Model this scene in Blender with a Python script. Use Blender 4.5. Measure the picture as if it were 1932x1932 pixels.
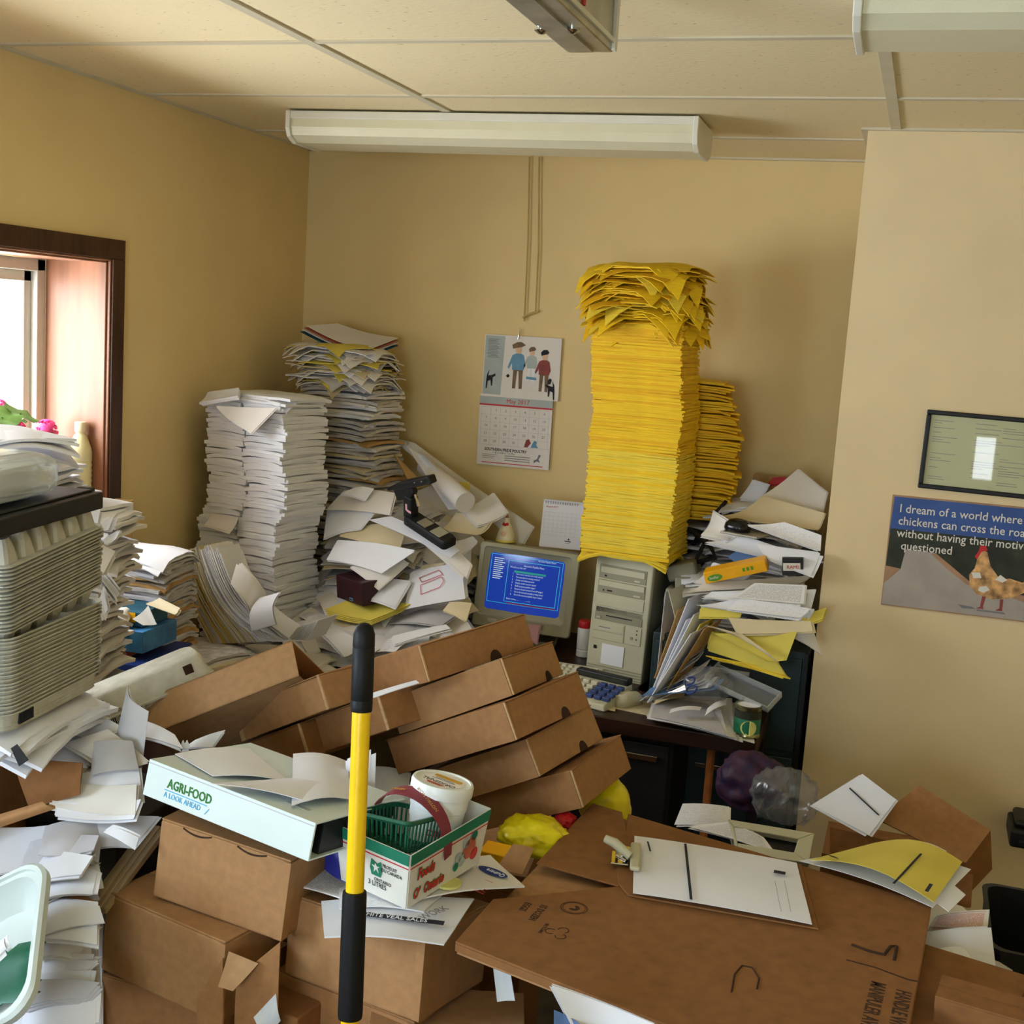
import bpy, bmesh, math, random
from mathutils import Vector, Matrix, Euler

for o in list(bpy.data.objects):
    bpy.data.objects.remove(o, do_unlink=True)
SC = bpy.context.scene
COL = SC.collection

# ------------------------------------------------------------------ camera
CEIL = 2.40
CAM = Vector((0, 0, 1.8058))
FPX, IMG = 2348.64, 1932.0
RT = Vector((0.9474, 0.3164, 0.0649)).normalized()
_yaw, _pit, _rol = 0.31264, 0.14638, 0.06558
FW = Vector((-math.sin(_yaw)*math.cos(_pit), math.cos(_yaw)*math.cos(_pit), -math.sin(_pit)))
_r0 = Vector((math.cos(_yaw), math.sin(_yaw), 0)); _u0 = _r0.cross(FW)
RT = math.cos(_rol)*_r0 + math.sin(_rol)*_u0
UP = -math.sin(_rol)*_r0 + math.cos(_rol)*_u0
cam = bpy.data.cameras.new('camera'); camo = bpy.data.objects.new('camera', cam); COL.objects.link(camo)
cam.sensor_width = 36; cam.lens = 36*FPX/IMG; cam.clip_start = .05
camo.matrix_world = Matrix(((RT.x, UP.x, -FW.x, CAM.x), (RT.y, UP.y, -FW.y, CAM.y), (RT.z, UP.z, -FW.z, CAM.z), (0, 0, 0, 1)))
SC.camera = camo

# ------------------------------------------------------------------ world, daylight at the windows, exposure
w = bpy.data.worlds.new('sky'); SC.world = w; w.use_nodes = True
bg = w.node_tree.nodes['Background']; bg.inputs[0].default_value = (.86, .93, 1, 1); bg.inputs[1].default_value = 5.0

def window_light(name, loc, rot, sx, sy, power, col):
    l = bpy.data.lights.new(name, 'AREA'); l.shape = 'RECTANGLE'; l.size = sx; l.size_y = sy; l.energy = power; l.color = col
    o = bpy.data.objects.new(name, l); COL.objects.link(o); o.location = loc; o.rotation_euler = rot; return o
window_light('daylight_side_window', (-2.62, 2.42, 1.60), (0, -math.pi/2, 0), .78, 1.24, 54, (.90, .95, 1))
window_light('daylight_second_window', (-2.62, .10, 1.55), (0, -math.pi/2, 0), .88, 1.5, 92, (.64, .81, 1))
window_light('daylight_rear_window', (-.60, -1.72, 1.50), (math.pi/2, 0, 0), 1.2, 1.0, 38, (.58, .78, 1))
SC.view_settings.view_transform = 'Standard'; SC.view_settings.look = 'None'
SC.view_settings.gamma = 1; SC.view_settings.use_curve_mapping = False
SC.view_settings.exposure = 0.0
SC.cycles.use_denoising = True
SC.cycles.max_bounces = 6; SC.cycles.diffuse_bounces = 3; SC.cycles.glossy_bounces = 2; SC.cycles.transparent_max_bounces = 8
SC.cycles.use_adaptive_sampling = True; SC.cycles.adaptive_threshold = .06; SC.cycles.adaptive_min_samples = 16

# ------------------------------------------------------------------ helpers: a photo pixel to a point of the room
def ray(x, y): return FW + RT*((x-IMG/2)/FPX) - UP*((y-IMG/2)/FPX)
def pz(x, y, z): d = ray(x, y); return CAM + d*((z-CAM.z)/d.z)
def py(x, y, Y): d = ray(x, y); return CAM + d*(Y/d.y)
def pX(x, y, X): d = ray(x, y); return CAM + d*(X/d.x)
def pn(x, y, P, n): d = ray(x, y); n = Vector(n); return CAM + d*((P-CAM).dot(n)/d.dot(n))
def R(a): return math.radians(a)
rnd = random.Random(7)

# ------------------------------------------------------------------ materials
M = {}
def mat(name, col, rough=.6, var=.06, scale=30, bump=0., bscale=None, metal=0., spec=.4, emit=None, estr=1., trans=0., alpha=1., stretch=None, col2=None, coat=0.):
    m = bpy.data.materials.new(name); m.use_nodes = True
    nt = m.node_tree; b = nt.nodes['Principled BSDF']
    b.inputs['Roughness'].default_value = rough; b.inputs['Metallic'].default_value = metal
    b.inputs['Specular IOR Level'].default_value = spec
    if coat: b.inputs['Coat Weight'].default_value = coat
    if trans: b.inputs['Transmission Weight'].default_value = trans
    if alpha < 1: b.inputs['Alpha'].default_value = alpha
    tc = nt.nodes.new('ShaderNodeTexCoord'); mp = nt.nodes.new('ShaderNodeMapping'); nt.links.new(tc.outputs['Object'], mp.inputs[0])
    if stretch: mp.inputs['Scale'].default_value = stretch
    nz = nt.nodes.new('ShaderNodeTexNoise'); nz.inputs['Scale'].default_value = scale; nz.inputs['Detail'].default_value = 5
    nt.links.new(mp.outputs[0], nz.inputs['Vector'])
    rp = nt.nodes.new('ShaderNodeValToRGB')
    c2 = col2 or tuple(max(0, c*(1-var*2)) for c in col); c1 = tuple(min(1, c*(1+var)) for c in col)
    rp.color_ramp.elements[0].position = .3; rp.color_ramp.elements[1].position = .7
    rp.color_ramp.elements[0].color = (*c2, 1); rp.color_ramp.elements[1].color = (*c1, 1)
    nt.links.new(nz.outputs['Fac'], rp.inputs[0]); nt.links.new(rp.outputs[0], b.inputs['Base Color'])
    if bump:
        bn = nt.nodes.new('ShaderNodeBump'); bn.inputs['Strength'].default_value = bump; bn.inputs['Distance'].default_value = .002
        n2 = nt.nodes.new('ShaderNodeTexNoise'); n2.inputs['Scale'].default_value = bscale or scale*3
        nt.links.new(mp.outputs[0], n2.inputs['Vector']); nt.links.new(n2.outputs['Fac'], bn.inputs['Height']); nt.links.new(bn.outputs[0], b.inputs['Normal'])
    if emit:
        b.inputs['Emission Color'].default_value = (*emit, 1); b.inputs['Emission Strength'].default_value = estr
    M[name] = m; return m
def srgb(r, g, b):
    f = lambda c: (c/255)/12.92 if c/255 <= .04045 else ((c/255+.055)/1.055)**2.4
    return (f(r), f(g), f(b))

mat('paint', srgb(235, 208, 148), .75, .03, 3, .08, 250)
mat('paint_cool_lit', srgb(236, 212, 166), .75, .03, 3, .08, 250)  # more neutral copy of the wall paint, imitating cooler light on the alcove wall
mat('floor', srgb(92, 84, 74), .6, .2, 9)
mat('tee', srgb(214, 204, 176), .5, .03, 8)
mat('dark_wood', srgb(74, 42, 22), .45, .3, 40, .1, stretch=(1, 1, .12))
mat('red_wood', srgb(150, 102, 74), .4, .18, 22, .1, stretch=(1, 1, .1))
mat('vinyl', srgb(206, 206, 196), .4, .03, 10)
mat('pine', srgb(224, 190, 130), .5, .12, 30, stretch=(1, 1, .15))
mat('white_metal', srgb(226, 222, 206), .4, .03, 8)
mat('galv', srgb(176, 172, 156), .35, .15, 14, metal=.7)
mat('paper', srgb(236, 236, 241), .75, .02, 6)
mat('paper_b', srgb(232, 232, 238), .75, .03, 6)
mat('paper_w', srgb(234, 228, 220), .75, .03, 6)
mat('paper_c', srgb(222, 206, 168), .75, .05, 8)
mat('paper_y', srgb(226, 208, 92), .75, .06, 8)
mat('paper_g', srgb(198, 196, 200), .75, .08, 8)
mat('paper_k', srgb(190, 150, 92), .75, .08, 12)
mat('tan_edge', srgb(204, 178, 112), .75, .08, 12)
mat('paper_p', srgb(222, 168, 176), .75, .03, 8)
mat('bluish', srgb(96, 128, 176), .7, .2, 14)
mat('stack_white', srgb(238, 239, 244), .75, .03, 60, .25, 60, stretch=(.6, .6, 8))
mat('stack_mix', srgb(206, 200, 194), .75, .18, 60, .3, 60, stretch=(.6, .6, 7))
mat('yellow_a', srgb(244, 200, 24), .7, .06, 40, .25, 40, stretch=(.6, .6, 7))
mat('yellow_b', srgb(238, 206, 58), .7, .06, 40, .25, 40, stretch=(.6, .6, 7))
mat('yellow_c', srgb(238, 184, 14), .7, .06, 40, .25, 40, stretch=(.6, .6, 7))
mat('card', srgb(170, 126, 82), .8, .06, 60, .05, 200)
mat('card_b', srgb(160, 114, 70), .8, .07, 60, .05, 200)
mat('card_l', srgb(182, 142, 100), .8, .06, 60, .05, 200)
mat('card_d', srgb(138, 92, 48), .8, .08, 40, .05, 200)
mat('card_edge', srgb(196, 158, 114), .85, .12, 120)
mat('slot', srgb(58, 34, 18), .9, .1, 20)
mat('ink_brown', srgb(66, 42, 24), .85, .1, 60)
mat('pulp', srgb(198, 194, 178), .9, .08, 40, .35, 160)
mat('pulp_d', srgb(186, 182, 166), .9, .1, 40, .35, 160)
mat('black', srgb(22, 22, 24), .5, .2, 20)
mat('rubber', srgb(15, 16, 17), .55, .15, 60, .1, 200, spec=.25)
mat('black_gloss', srgb(18, 18, 20), .2, .1, 20)
mat('ink', srgb(40, 40, 46), .8, .1, 40)
mat('ink_l', srgb(132, 132, 138), .8, .1, 40)
mat('pole_yellow', srgb(248, 202, 4), .3, .03, 20, spec=.5)
mat('binder', srgb(220, 232, 228), .35, .02, 10)
mat('green_ink', srgb(44, 120, 40), .6, .05, 20)
mat('blue_ink', srgb(96, 184, 226), .6, .05, 20)
mat('beige', srgb(196, 192, 164), .5, .05, 8)
mat('beige_d', srgb(150, 146, 122), .5, .05, 8)
mat('tub', srgb(236, 240, 236), .35, .02, 8, spec=.5)
mat('tub_wh', srgb(206, 216, 212), .4, .04, 8)
mat('green_pl', srgb(22, 92, 66), .4, .08, 20)
mat('green_band', srgb(28, 124, 94), .55, .06, 20)
mat('maroon', srgb(128, 46, 58), .5, .06, 20)
mat('maroon_d', srgb(58, 22, 34), .4, .1, 10)
mat('gold_ink', srgb(206, 160, 60), .5, .05, 20)
mat('red', srgb(206, 34, 40), .5, .05, 20)
mat('red_ink', srgb(206, 62, 68), .7, .05, 20)
mat('carton_white', srgb(226, 222, 210), .6, .03, 20)
mat('orange', srgb(244, 176, 10), .45, .04, 20)
mat('lime', srgb(90, 150, 40), .5, .05, 20)
mat('bag_yellow', srgb(240, 222, 20), .3, .08, 20, .3, 30)
mat('desk', srgb(52, 30, 20), .35, .25, 30, stretch=(.15, 1, 1))
mat('desk_black', srgb(26, 22, 22), .5, .2, 20)
mat('oak', srgb(170, 98, 42), .5, .15, 30)
mat('chrome', srgb(210, 210, 205), .18, .02, 5, metal=1)
mat('steel_teal', srgb(44, 60, 62), .4, .08, 6)
mat('navy', srgb(36, 58, 128), .5, .1, 14)
mat('teal', srgb(34, 92, 116), .6, .2, 20)
mat('bluebox', srgb(70, 140, 196), .5, .25, 16, col2=srgb(40, 84, 150))
mat('salmon', srgb(196, 104, 80), .6, .2, 20)
mat('cream', srgb(240, 226, 186), .5, .04, 20)
mat('pink_fl', srgb(236, 70, 140), .6, .12, 60)
mat('leaf', srgb(92, 134, 40), .6, .2, 40)
mat('keys', srgb(214, 210, 186), .5, .04, 20)
mat('blue_key', srgb(58, 76, 132), .5, .06, 20)
mat('tin', srgb(150, 150, 110), .25, .1, 20, metal=.9)
mat('green_lbl', srgb(30, 120, 84), .4, .1, 20)
mat('pale_yel', srgb(226, 222, 130), .6, .06, 20)
mat('purple', srgb(60, 24, 42), .6, .5, 40, col2=srgb(24, 24, 62))
mat('brown_bottle', srgb(236, 226, 176), .3, .03, 10, spec=.5)
mat('blue_foil', srgb(46, 52, 150), .4, .1, 20)
mat('string', srgb(196, 172, 108), .8, .05, 20)
mat('glass_doc', srgb(206, 208, 160), .6, .02, 6)
mat('sky_print', srgb(60, 92, 160), .6, .12, 8)
mat('dark_print', srgb(52, 56, 40), .6, .3, 14)
mat('road_print', srgb(176, 166, 156), .6, .08, 12)
mat('sand_print', srgb(176, 136, 102), .6, .12, 12)
mat('white_print', srgb(232, 226, 214), .6, .02, 12)
mat('hen', srgb(222, 170, 110), .6, .35, 40)
mat('skin_print', srgb(226, 186, 150), .6, .05, 20)
mat('blue_print', srgb(100, 150, 182), .6, .1, 20)
mat('brown_print', srgb(124, 96, 66), .6, .15, 20)
mat('wine_print', srgb(150, 66, 60), .6, .15, 20)
mat('grey_print', srgb(176, 186, 182), .6, .04, 20)
mat('screen', srgb(16, 30, 110), .12, .02, 5, emit=srgb(34, 70, 184), estr=.62, spec=.6)
mat('scr_cyan', (.02, .3, .3), .3, .02, 5, emit=srgb(60, 200, 210), estr=.8)
mat('scr_green', (.02, .3, .2), .3, .02, 5, emit=srgb(28, 130, 120), estr=.8)
mat('scr_white', (.3, .3, .3), .3, .02, 5, emit=srgb(190, 210, 210), estr=.8)
mat('scr_red', (.2, .02, .05), .3, .02, 5, emit=srgb(110, 30, 80), estr=.7)
mat('slat_wood', srgb(168, 146, 112), .7, .2, 40, stretch=(.1, 1, 1))
mat('tissue', srgb(232, 226, 214), .8, .03, 20)

def tile_mat():
    m = bpy.data.materials.new('acoustic_tile'); m.use_nodes = True; nt = m.node_tree; b = nt.nodes['Principled BSDF']
    b.inputs['Roughness'].default_value = .9
    tc = nt.nodes.new('ShaderNodeTexCoord'); mp = nt.nodes.new('ShaderNodeMapping'); mp.inputs['Scale'].default_value = (1, 2.2, 1)
    nt.links.new(tc.outputs['Object'], mp.inputs[0])
    v = nt.nodes.new('ShaderNodeTexNoise'); v.inputs['Scale'].default_value = 55; v.inputs['Detail'].default_value = 3
    nt.links.new(mp.outputs[0], v.inputs['Vector'])
    r = nt.nodes.new('ShaderNodeValToRGB'); r.color_ramp.elements[0].position = .27; r.color_ramp.elements[1].position = .33
    r.color_ramp.elements[0].color = (*srgb(166, 148, 116), 1); r.color_ramp.elements[1].color = (*srgb(240, 222, 178), 1)
    nt.links.new(v.outputs['Fac'], r.inputs[0]); nt.links.new(r.outputs[0], b.inputs['Base Color'])
    bn = nt.nodes.new('ShaderNodeBump'); bn.inputs['Strength'].default_value = .3; bn.inputs['Distance'].default_value = .003
    nt.links.new(v.outputs['Fac'], bn.inputs['Height']); nt.links.new(bn.outputs[0], b.inputs['Normal']); M['tile'] = m
tile_mat()

def clear_mat(name, col, gl, rough, tint=.0):
    m = bpy.data.materials.new(name); m.use_nodes = True; nt = m.node_tree; nt.nodes.clear()
    out = nt.nodes.new('ShaderNodeOutputMaterial'); mx = nt.nodes.new('ShaderNodeMixShader')
    tr = nt.nodes.new('ShaderNodeBsdfTransparent'); tr.inputs[0].default_value = (*col, 1)
    g = nt.nodes.new('ShaderNodeBsdfGlossy'); g.inputs['Roughness'].default_value = rough
    last = g
    if tint:
        d = nt.nodes.new('ShaderNodeBsdfDiffuse'); d.inputs[0].default_value = (.8, .85, .87, 1)
        m2 = nt.nodes.new('ShaderNodeMixShader'); m2.inputs[0].default_value = tint
        nt.links.new(g.outputs[0], m2.inputs[1]); nt.links.new(d.outputs[0], m2.inputs[2]); last = m2
    mx.inputs[0].default_value = gl
    nt.links.new(tr.outputs[0], mx.inputs[1]); nt.links.new(last.outputs[0], mx.inputs[2]); nt.links.new(mx.outputs[0], out.inputs[0]); M[name] = m
clear_mat('glass', (1, 1, 1), .06, .02)
clear_mat('film', (.93, .96, .98), .62, .15, .8)
clear_mat('film_grey', (.84, .84, .88), .17, .25, .5)
clear_mat('picture_glass', (1, 1, 1), .10, .02)
clear_mat('mesh_clear', (.98, .98, .95), .35, .2, .6)

def lens_mat():
    m = mat('lens', srgb(226, 220, 188), .35, .02, 10)
    nt = m.node_tree; b = nt.nodes['Principled BSDF']; tc = nt.nodes.new('ShaderNodeTexCoord')
    ck = nt.nodes.new('ShaderNodeTexChecker'); ck.inputs['Scale'].default_value = 160; mp = nt.nodes.new('ShaderNodeMapping')
    mp.inputs['Rotation'].default_value = (.6, 0, .785)
    nt.links.new(tc.outputs['Object'], mp.inputs[0]); nt.links.new(mp.outputs[0], ck.inputs['Vector'])
    bn = nt.nodes.new('ShaderNodeBump'); bn.inputs['Strength'].default_value = .5; bn.inputs['Distance'].default_value = .002
    nt.links.new(ck.outputs['Fac'], bn.inputs['Height']); nt.links.new(bn.outputs[0], b.inputs['Normal'])
lens_mat()

def print_mat(name, paper, ink, lines=46, cover=.55, seed=0.):
    """paper with rows of small broken dark print, by UV"""
    m = bpy.data.materials.new(name); m.use_nodes = True; nt = m.node_tree; b = nt.nodes['Principled BSDF']; b.inputs['Roughness'].default_value = .75
    uv = nt.nodes.new('ShaderNodeUVMap'); sp = nt.nodes.new('ShaderNodeSeparateXYZ'); nt.links.new(uv.outputs[0], sp.inputs[0])
    def math_(op, a, bb=None):
        n = nt.nodes.new('ShaderNodeMath'); n.operation = op
        for i, x in enumerate((a, bb)):
            if x is None: continue
            if isinstance(x, (int, float)): n.inputs[i].default_value = x
            else: nt.links.new(x, n.inputs[i])
        return n.outputs[0]
    row = math_('MULTIPLY', sp.outputs[1], lines); fr = math_('FRACT', row); on = math_('GREATER_THAN', fr, .55)
    fl = math_('FLOOR', row)
    cb = nt.nodes.new('ShaderNodeCombineXYZ'); nt.links.new(math_('MULTIPLY', sp.outputs[0], 26), cb.inputs[0]); nt.links.new(math_('MULTIPLY', fl, 7.3), cb.inputs[1]); cb.inputs[2].default_value = seed
    nz = nt.nodes.new('ShaderNodeTexNoise'); nz.inputs['Scale'].default_value = 1; nz.inputs['Detail'].default_value = 4; nt.links.new(cb.outputs[0], nz.inputs['Vector'])
    word = math_('GREATER_THAN', nz.outputs['Fac'], 1-cover)
    mk = math_('MULTIPLY', on, word)
    for a, lo, hi in ((sp.outputs[0], .07, .93), (sp.outputs[1], .06, .95)):
        mk = math_('MULTIPLY', mk, math_('GREATER_THAN', a, lo)); mk = math_('MULTIPLY', mk, math_('LESS_THAN', a, hi))
    mx = nt.nodes.new('ShaderNodeMix'); mx.data_type = 'RGBA'; mx.inputs[6].default_value = (*paper, 1); mx.inputs[7].default_value = (*ink, 1)
    nt.links.new(mk, mx.inputs[0]); nt.links.new(mx.outputs[2], b.inputs['Base Color']); M[name] = m
print_mat('print', srgb(238, 237, 240), srgb(206, 206, 214), 34, .45)
print_mat('print_d', srgb(232, 230, 228), srgb(168, 168, 174), 54, .55, 3)
print_mat('print_y', srgb(226, 208, 92), srgb(170, 156, 80), 44, .45, 5)
print_mat('print_r', srgb(234, 230, 226), srgb(206, 90, 84), 30, .6, 9)
print_mat('print_doc', srgb(206, 208, 160), srgb(150, 152, 116), 22, .42, 11)

# ------------------------------------------------------------------ mesh helpers
def obj(name, v, f, m, parent=None, smooth=False, uv=None, loc=None, bev=0., mw=None):
    me = bpy.data.meshes.new(name); me.from_pydata([tuple(p) for p in v], [], f); me.update()
    if smooth:
        me.polygons.foreach_set('use_smooth', [True]*len(me.polygons)); me.set_sharp_from_angle(angle=R(42))
    if uv:
        L = me.uv_layers.new(name='UVMap')
        for lp in me.loops: L.data[lp.index].uv = uv[lp.vertex_index]
    me.materials.append(M[m] if isinstance(m, str) else m)
    o = bpy.data.objects.new(name, me); COL.objects.link(o)
    if parent: o.parent = parent
    if loc is not None: o.location = loc
    if mw is not None: o.matrix_world = mw
    if bev:
        b = o.modifiers.new('bevel', 'BEVEL'); b.width = bev; b.segments = 2; b.limit_method = 'ANGLE'
    return o
def tag(o, label, cat, group=None, kind=None):
    o['label'] = label; o['category'] = cat
    if group: o['group'] = group
    if kind: o['kind'] = kind
    return o
def root(name, mw, label, cat, group=None):
    o = bpy.data.objects.new(name, None); o.empty_display_size = .05; COL.objects.link(o)
    o.matrix_world = mw if isinstance(mw, Matrix) else Matrix.Translation(mw)
    return tag(o, label, cat, group)
def struct(o): o['kind'] = 'structure'; return o

class G:
    def __init__(s): s.v = []; s.f = []
    def add(s, v, f, T=None):
        n = len(s.v); s.v += [(T @ Vector(p)) if T else Vector(p) for p in v]; s.f += [tuple(i+n for i in q) for q in f]; return s
    def box(s, a, b, T=None):
        x0, y0, z0 = a; x1, y1, z1 = b
        return s.add([(x0, y0, z0), (x1, y0, z0), (x1, y1, z0), (x0, y1, z0), (x0, y0, z1), (x1, y0, z1), (x1, y1, z1), (x0, y1, z1)],
                     [(3, 2, 1, 0), (4, 5, 6, 7), (0, 1, 5, 4), (1, 2, 6, 5), (2, 3, 7, 6), (3, 0, 4, 7)], T)
    def loft(s, loops, cap0=True, cap1=True, T=None):
        n = len(loops[0]); v = [p for L in loops for p in L]; f = []
        for k in range(len(loops)-1):
            for i in range(n):
                j = (i+1) % n; f.append((k*n+i, k*n+j, (k+1)*n+j, (k+1)*n+i))
        if cap0: f.append(tuple(range(n-1, -1, -1)))
        if cap1: f.append(tuple((len(loops)-1)*n+i for i in range(n)))
        return s.add(v, f, T)
    def lathe(s, prof, n=24, T=None, cap0=True, cap1=True):
        return s.loft([[(r*math.cos(2*math.pi*i/n), r*math.sin(2*math.pi*i/n), z) for i in range(n)] for r, z in prof], cap0, cap1, T)
    def tube(s, pts, r, n=8, T=None):
        pts = [Vector(p) for p in pts]; loops = []
        for i, p in enumerate(pts):
            d = (pts[min(i+1, len(pts)-1)]-pts[max(i-1, 0)]).normalized()
            a = d.orthogonal().normalized() if i == 0 else (prev - d*prev.dot(d)).normalized()
            prev = a; b = d.cross(a); rr = r[i] if isinstance(r, (list, tuple)) else r
            loops.append([p + (a*math.cos(2*math.pi*k/n)+b*math.sin(2*math.pi*k/n))*rr for k in range(n)])
        return s.loft(loops, True, True, T)
    def prism(s, poly, z0, z1, T=None):
        return s.loft([[(x, y, z0) for x, y in poly], [(x, y, z1) for x, y in poly]], True, True, T)
    def o(s, name, m, parent=None, smooth=False, bev=0., mw=None): return obj(name, s.v, s.f, m, parent, smooth, bev=bev, mw=mw)
def rrect(w, d, r, z, n=4, cx=0., cy=0.):
    L = []
    for qx, qy, a0 in ((1, 1, 0), (-1, 1, 90), (-1, -1, 180), (1, -1, 270)):
        for k in range(n+1):
            a = R(a0+90*k/n); L.append((cx+qx*(w/2-r)+r*math.cos(a), cy+qy*(d/2-r)+r*math.sin(a), z))
    return L
def pose(yaw, a, b, t):
    v = Vector((a, b, 0)); ang = v.length
    return Matrix.Translation(t) @ Matrix.Rotation(yaw, 4, 'Z') @ (Matrix.Rotation(ang, 4, v) if ang > 1e-9 else Matrix.Identity(4))
def frame(P, ex, ez):
    """matrix with x along ex and z near ez"""
    ex = Vector(ex).normalized(); ez = Vector(ez); ez = (ez-ex*ez.dot(ex)).normalized(); ey = ez.cross(ex)
    m = Matrix((ex, ey, ez)).transposed().to_4x4(); m.translation = P; return m

def grid_solid(top, nx, ny, t):
    """closed thin solid from a (nx+1)*(ny+1) grid of points, thickness t below along the local normal"""
    def at(i, j): return top[j*(nx+1)+i]
    bot = []
    for j in range(ny+1):
        for i in range(nx+1):
            du = at(min(i+1, nx), j)-at(max(i-1, 0), j); dv = at(i, min(j+1, ny))-at(i, max(j-1, 0))
            n = du.cross(dv); n = n.normalized() if n.length > 1e-12 else Vector((0, 0, 1)); bot.append(at(i, j)-n*t)
    N = (nx+1)*(ny+1); f = []
    for j in range(ny):
        for i in range(nx):
            a = j*(nx+1)+i; f.append((a, a+1, a+nx+2, a+nx+1)); f.append((N+a+nx+1, N+a+nx+2, N+a+1, N+a))
    rim = [i for i in range(nx+1)]+[j*(nx+1)+nx for j in range(1, ny+1)]+[ny*(nx+1)+i for i in range(nx-1, -1, -1)]+[j*(nx+1) for j in range(ny-1, 0, -1)]
    for k, a in enumerate(rim):
        b = rim[(k+1) % len(rim)]; f.append((b, a, N+a, N+b))
    uv = [(i/nx, j/ny) for j in range(ny+1) for i in range(nx+1)]*2
    return list(top)+bot, f, uv

def slab(w, d, t, seed=0, wave=.003, droop=.0, nx=6, ny=5, jag=.0):
    """a limp flat bundle: w*d*t, waves, drooping edges; origin at the centre of its underside"""
    r = random.Random(seed); ph = [r.uniform(0, 6.3) for _ in range(4)]; cd = [r.uniform(-.4, 1.4) for _ in range(4)]
    top = []
    for j in range(ny+1):
        for i in range(nx+1):
            u, v = i/nx, j/ny; x, y = (u-.5)*w, (v-.5)*d
            z = t + wave*(math.sin(5*u+ph[0])*.6+math.sin(4*v+ph[1])*.6)*.7
            e = max(0, abs(u-.5)*2-.55)/.45; g = max(0, abs(v-.5)*2-.55)/.45
            c = cd[(u > .5)+2*(v > .5)]
            z -= droop*((e*e+g*g)*.35 + e*g*c)
            if jag:
                if i in (0, nx): x += r.uniform(-jag, jag)
                if j in (0, ny): y += r.uniform(-jag, jag)
            top.append(Vector((x, y, z)))
    return grid_solid(top, nx, ny, t)

def sheet(name, P, m, label=None, cat='paper', group=None, bulge=0., curl=0., t=.0008, n=8, parent=None, seed=None, rip=.0):
    """a sheet of paper through 4 room points (00, 10, 11, 01), bulged along its normal, ripple seeded"""
    P = [Vector(p) for p in P]; nrm = (P[1]-P[0]).cross(P[3]-P[0]).normalized()
    r = random.Random(seed if seed is not None else int(abs(P[0].x*1e4+P[2].y*7e3)) % 99991); ph = [r.uniform(0, 6.3) for _ in range(4)]
    c = sum(P, Vector())/4; top = []
    for j in range(n+1):
        for i in range(n+1):
            u, v = i/n, j/n
            q = P[0]*(1-u)*(1-v)+P[1]*u*(1-v)+P[2]*u*v+P[3]*(1-u)*v
            q = q + nrm*(bulge*math.sin(math.pi*u)+curl*math.sin(math.pi*v)+rip*(math.sin(6*u+ph[0])+math.sin(5*v+ph[1])))
            top.append(q-c)
    v, f, uv = grid_solid(top, n, n, t)
    o = obj(name, v, f, m, parent, True, uv, loc=c)
    if label: tag(o, label, cat, group)
    return o
def S(px, y0, nrm, m, label, name='paper_sheet', cat='paper', **k):
    """sheet whose 4 corners are photo pixels on the plane through the first at depth y0 with normal nrm"""
    P0 = py(px[0][0], px[0][1], y0); P = [P0]+[pn(x, y, P0, nrm) for x, y in px[1:]]
    pages = k.pop('pages', 2 if cat == 'paper' and not str(m).startswith(('film', 'blue', 'tissue')) else 0)
    k['bulge'] = k.get('bulge', 0)*.7
    o = sheet(name, P, m, label, cat, **k)
    rr = random.Random(len(bpy.data.objects)); nv = (P[1]-P[0]).cross(P[3]-P[0]).normalized(); sg = 1 if nv.dot(CAM-P[0]) > 0 else -1
    ex_, ey_ = (P[1]-P[0]).normalized(), (P[3]-P[0]).normalized()
    for i in range(pages):
        d = ex_*rr.uniform(-.007, .007)+ey_*rr.uniform(-.007, .007)-nv*sg*.0022*(i+1); a = rr.uniform(-.03, .03); c = sum(P, Vector())/4
        Q = [c+(p-c)+nv.cross(p-c)*a+d-o.location for p in P]
        kk = {x_: y_ for x_, y_ in k.items() if x_ in ('bulge', 'curl', 't', 'rip')}; sheet('under_page', Q, m, parent=o, n=6, **kk)
    return o
_txt = {}
def text(s, size, m, T, parent, name='lettering', align='LEFT', depth=.0004, sx=1., spacing=1., bold=0.):
    cu = bpy.data.curves.new('t', 'FONT'); cu.body = s; cu.size = size; cu.align_x = align; cu.extrude = depth; cu.space_character = spacing
    cu.resolution_u = 2
    if bold: cu.offset = bold
    to = bpy.data.objects.new('t', cu); COL.objects.link(to)
    dg = bpy.context.evaluated_depsgraph_get(); me = bpy.data.meshes.new_from_object(to.evaluated_get(dg))
    bpy.data.objects.remove(to, do_unlink=True)
    me.transform(T @ Matrix.Diagonal((sx, 1, 1, 1))); me.materials.clear(); me.materials.append(M[m])
    o = bpy.data.objects.new(name, me); COL.objects.link(o); o.parent = parent; return o
def flat(poly, m, parent, name, T=None, z=0., t=.0005):
    """thin printed patch: polygon in the local xy plane"""
    g = G(); g.prism(poly, z, z+t, T); return g.o(name, m, parent)

# ================================================================== the room
XL, YB, XC, YC, XR, YF = -2.224, 4.203, -0.2238, 3.6077, 1.65, -1.5
struct(G().box((XL-.5, YF-.2, -.1), (XR+.2, YB+.2, 0)).o('floor', 'floor'))
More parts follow.
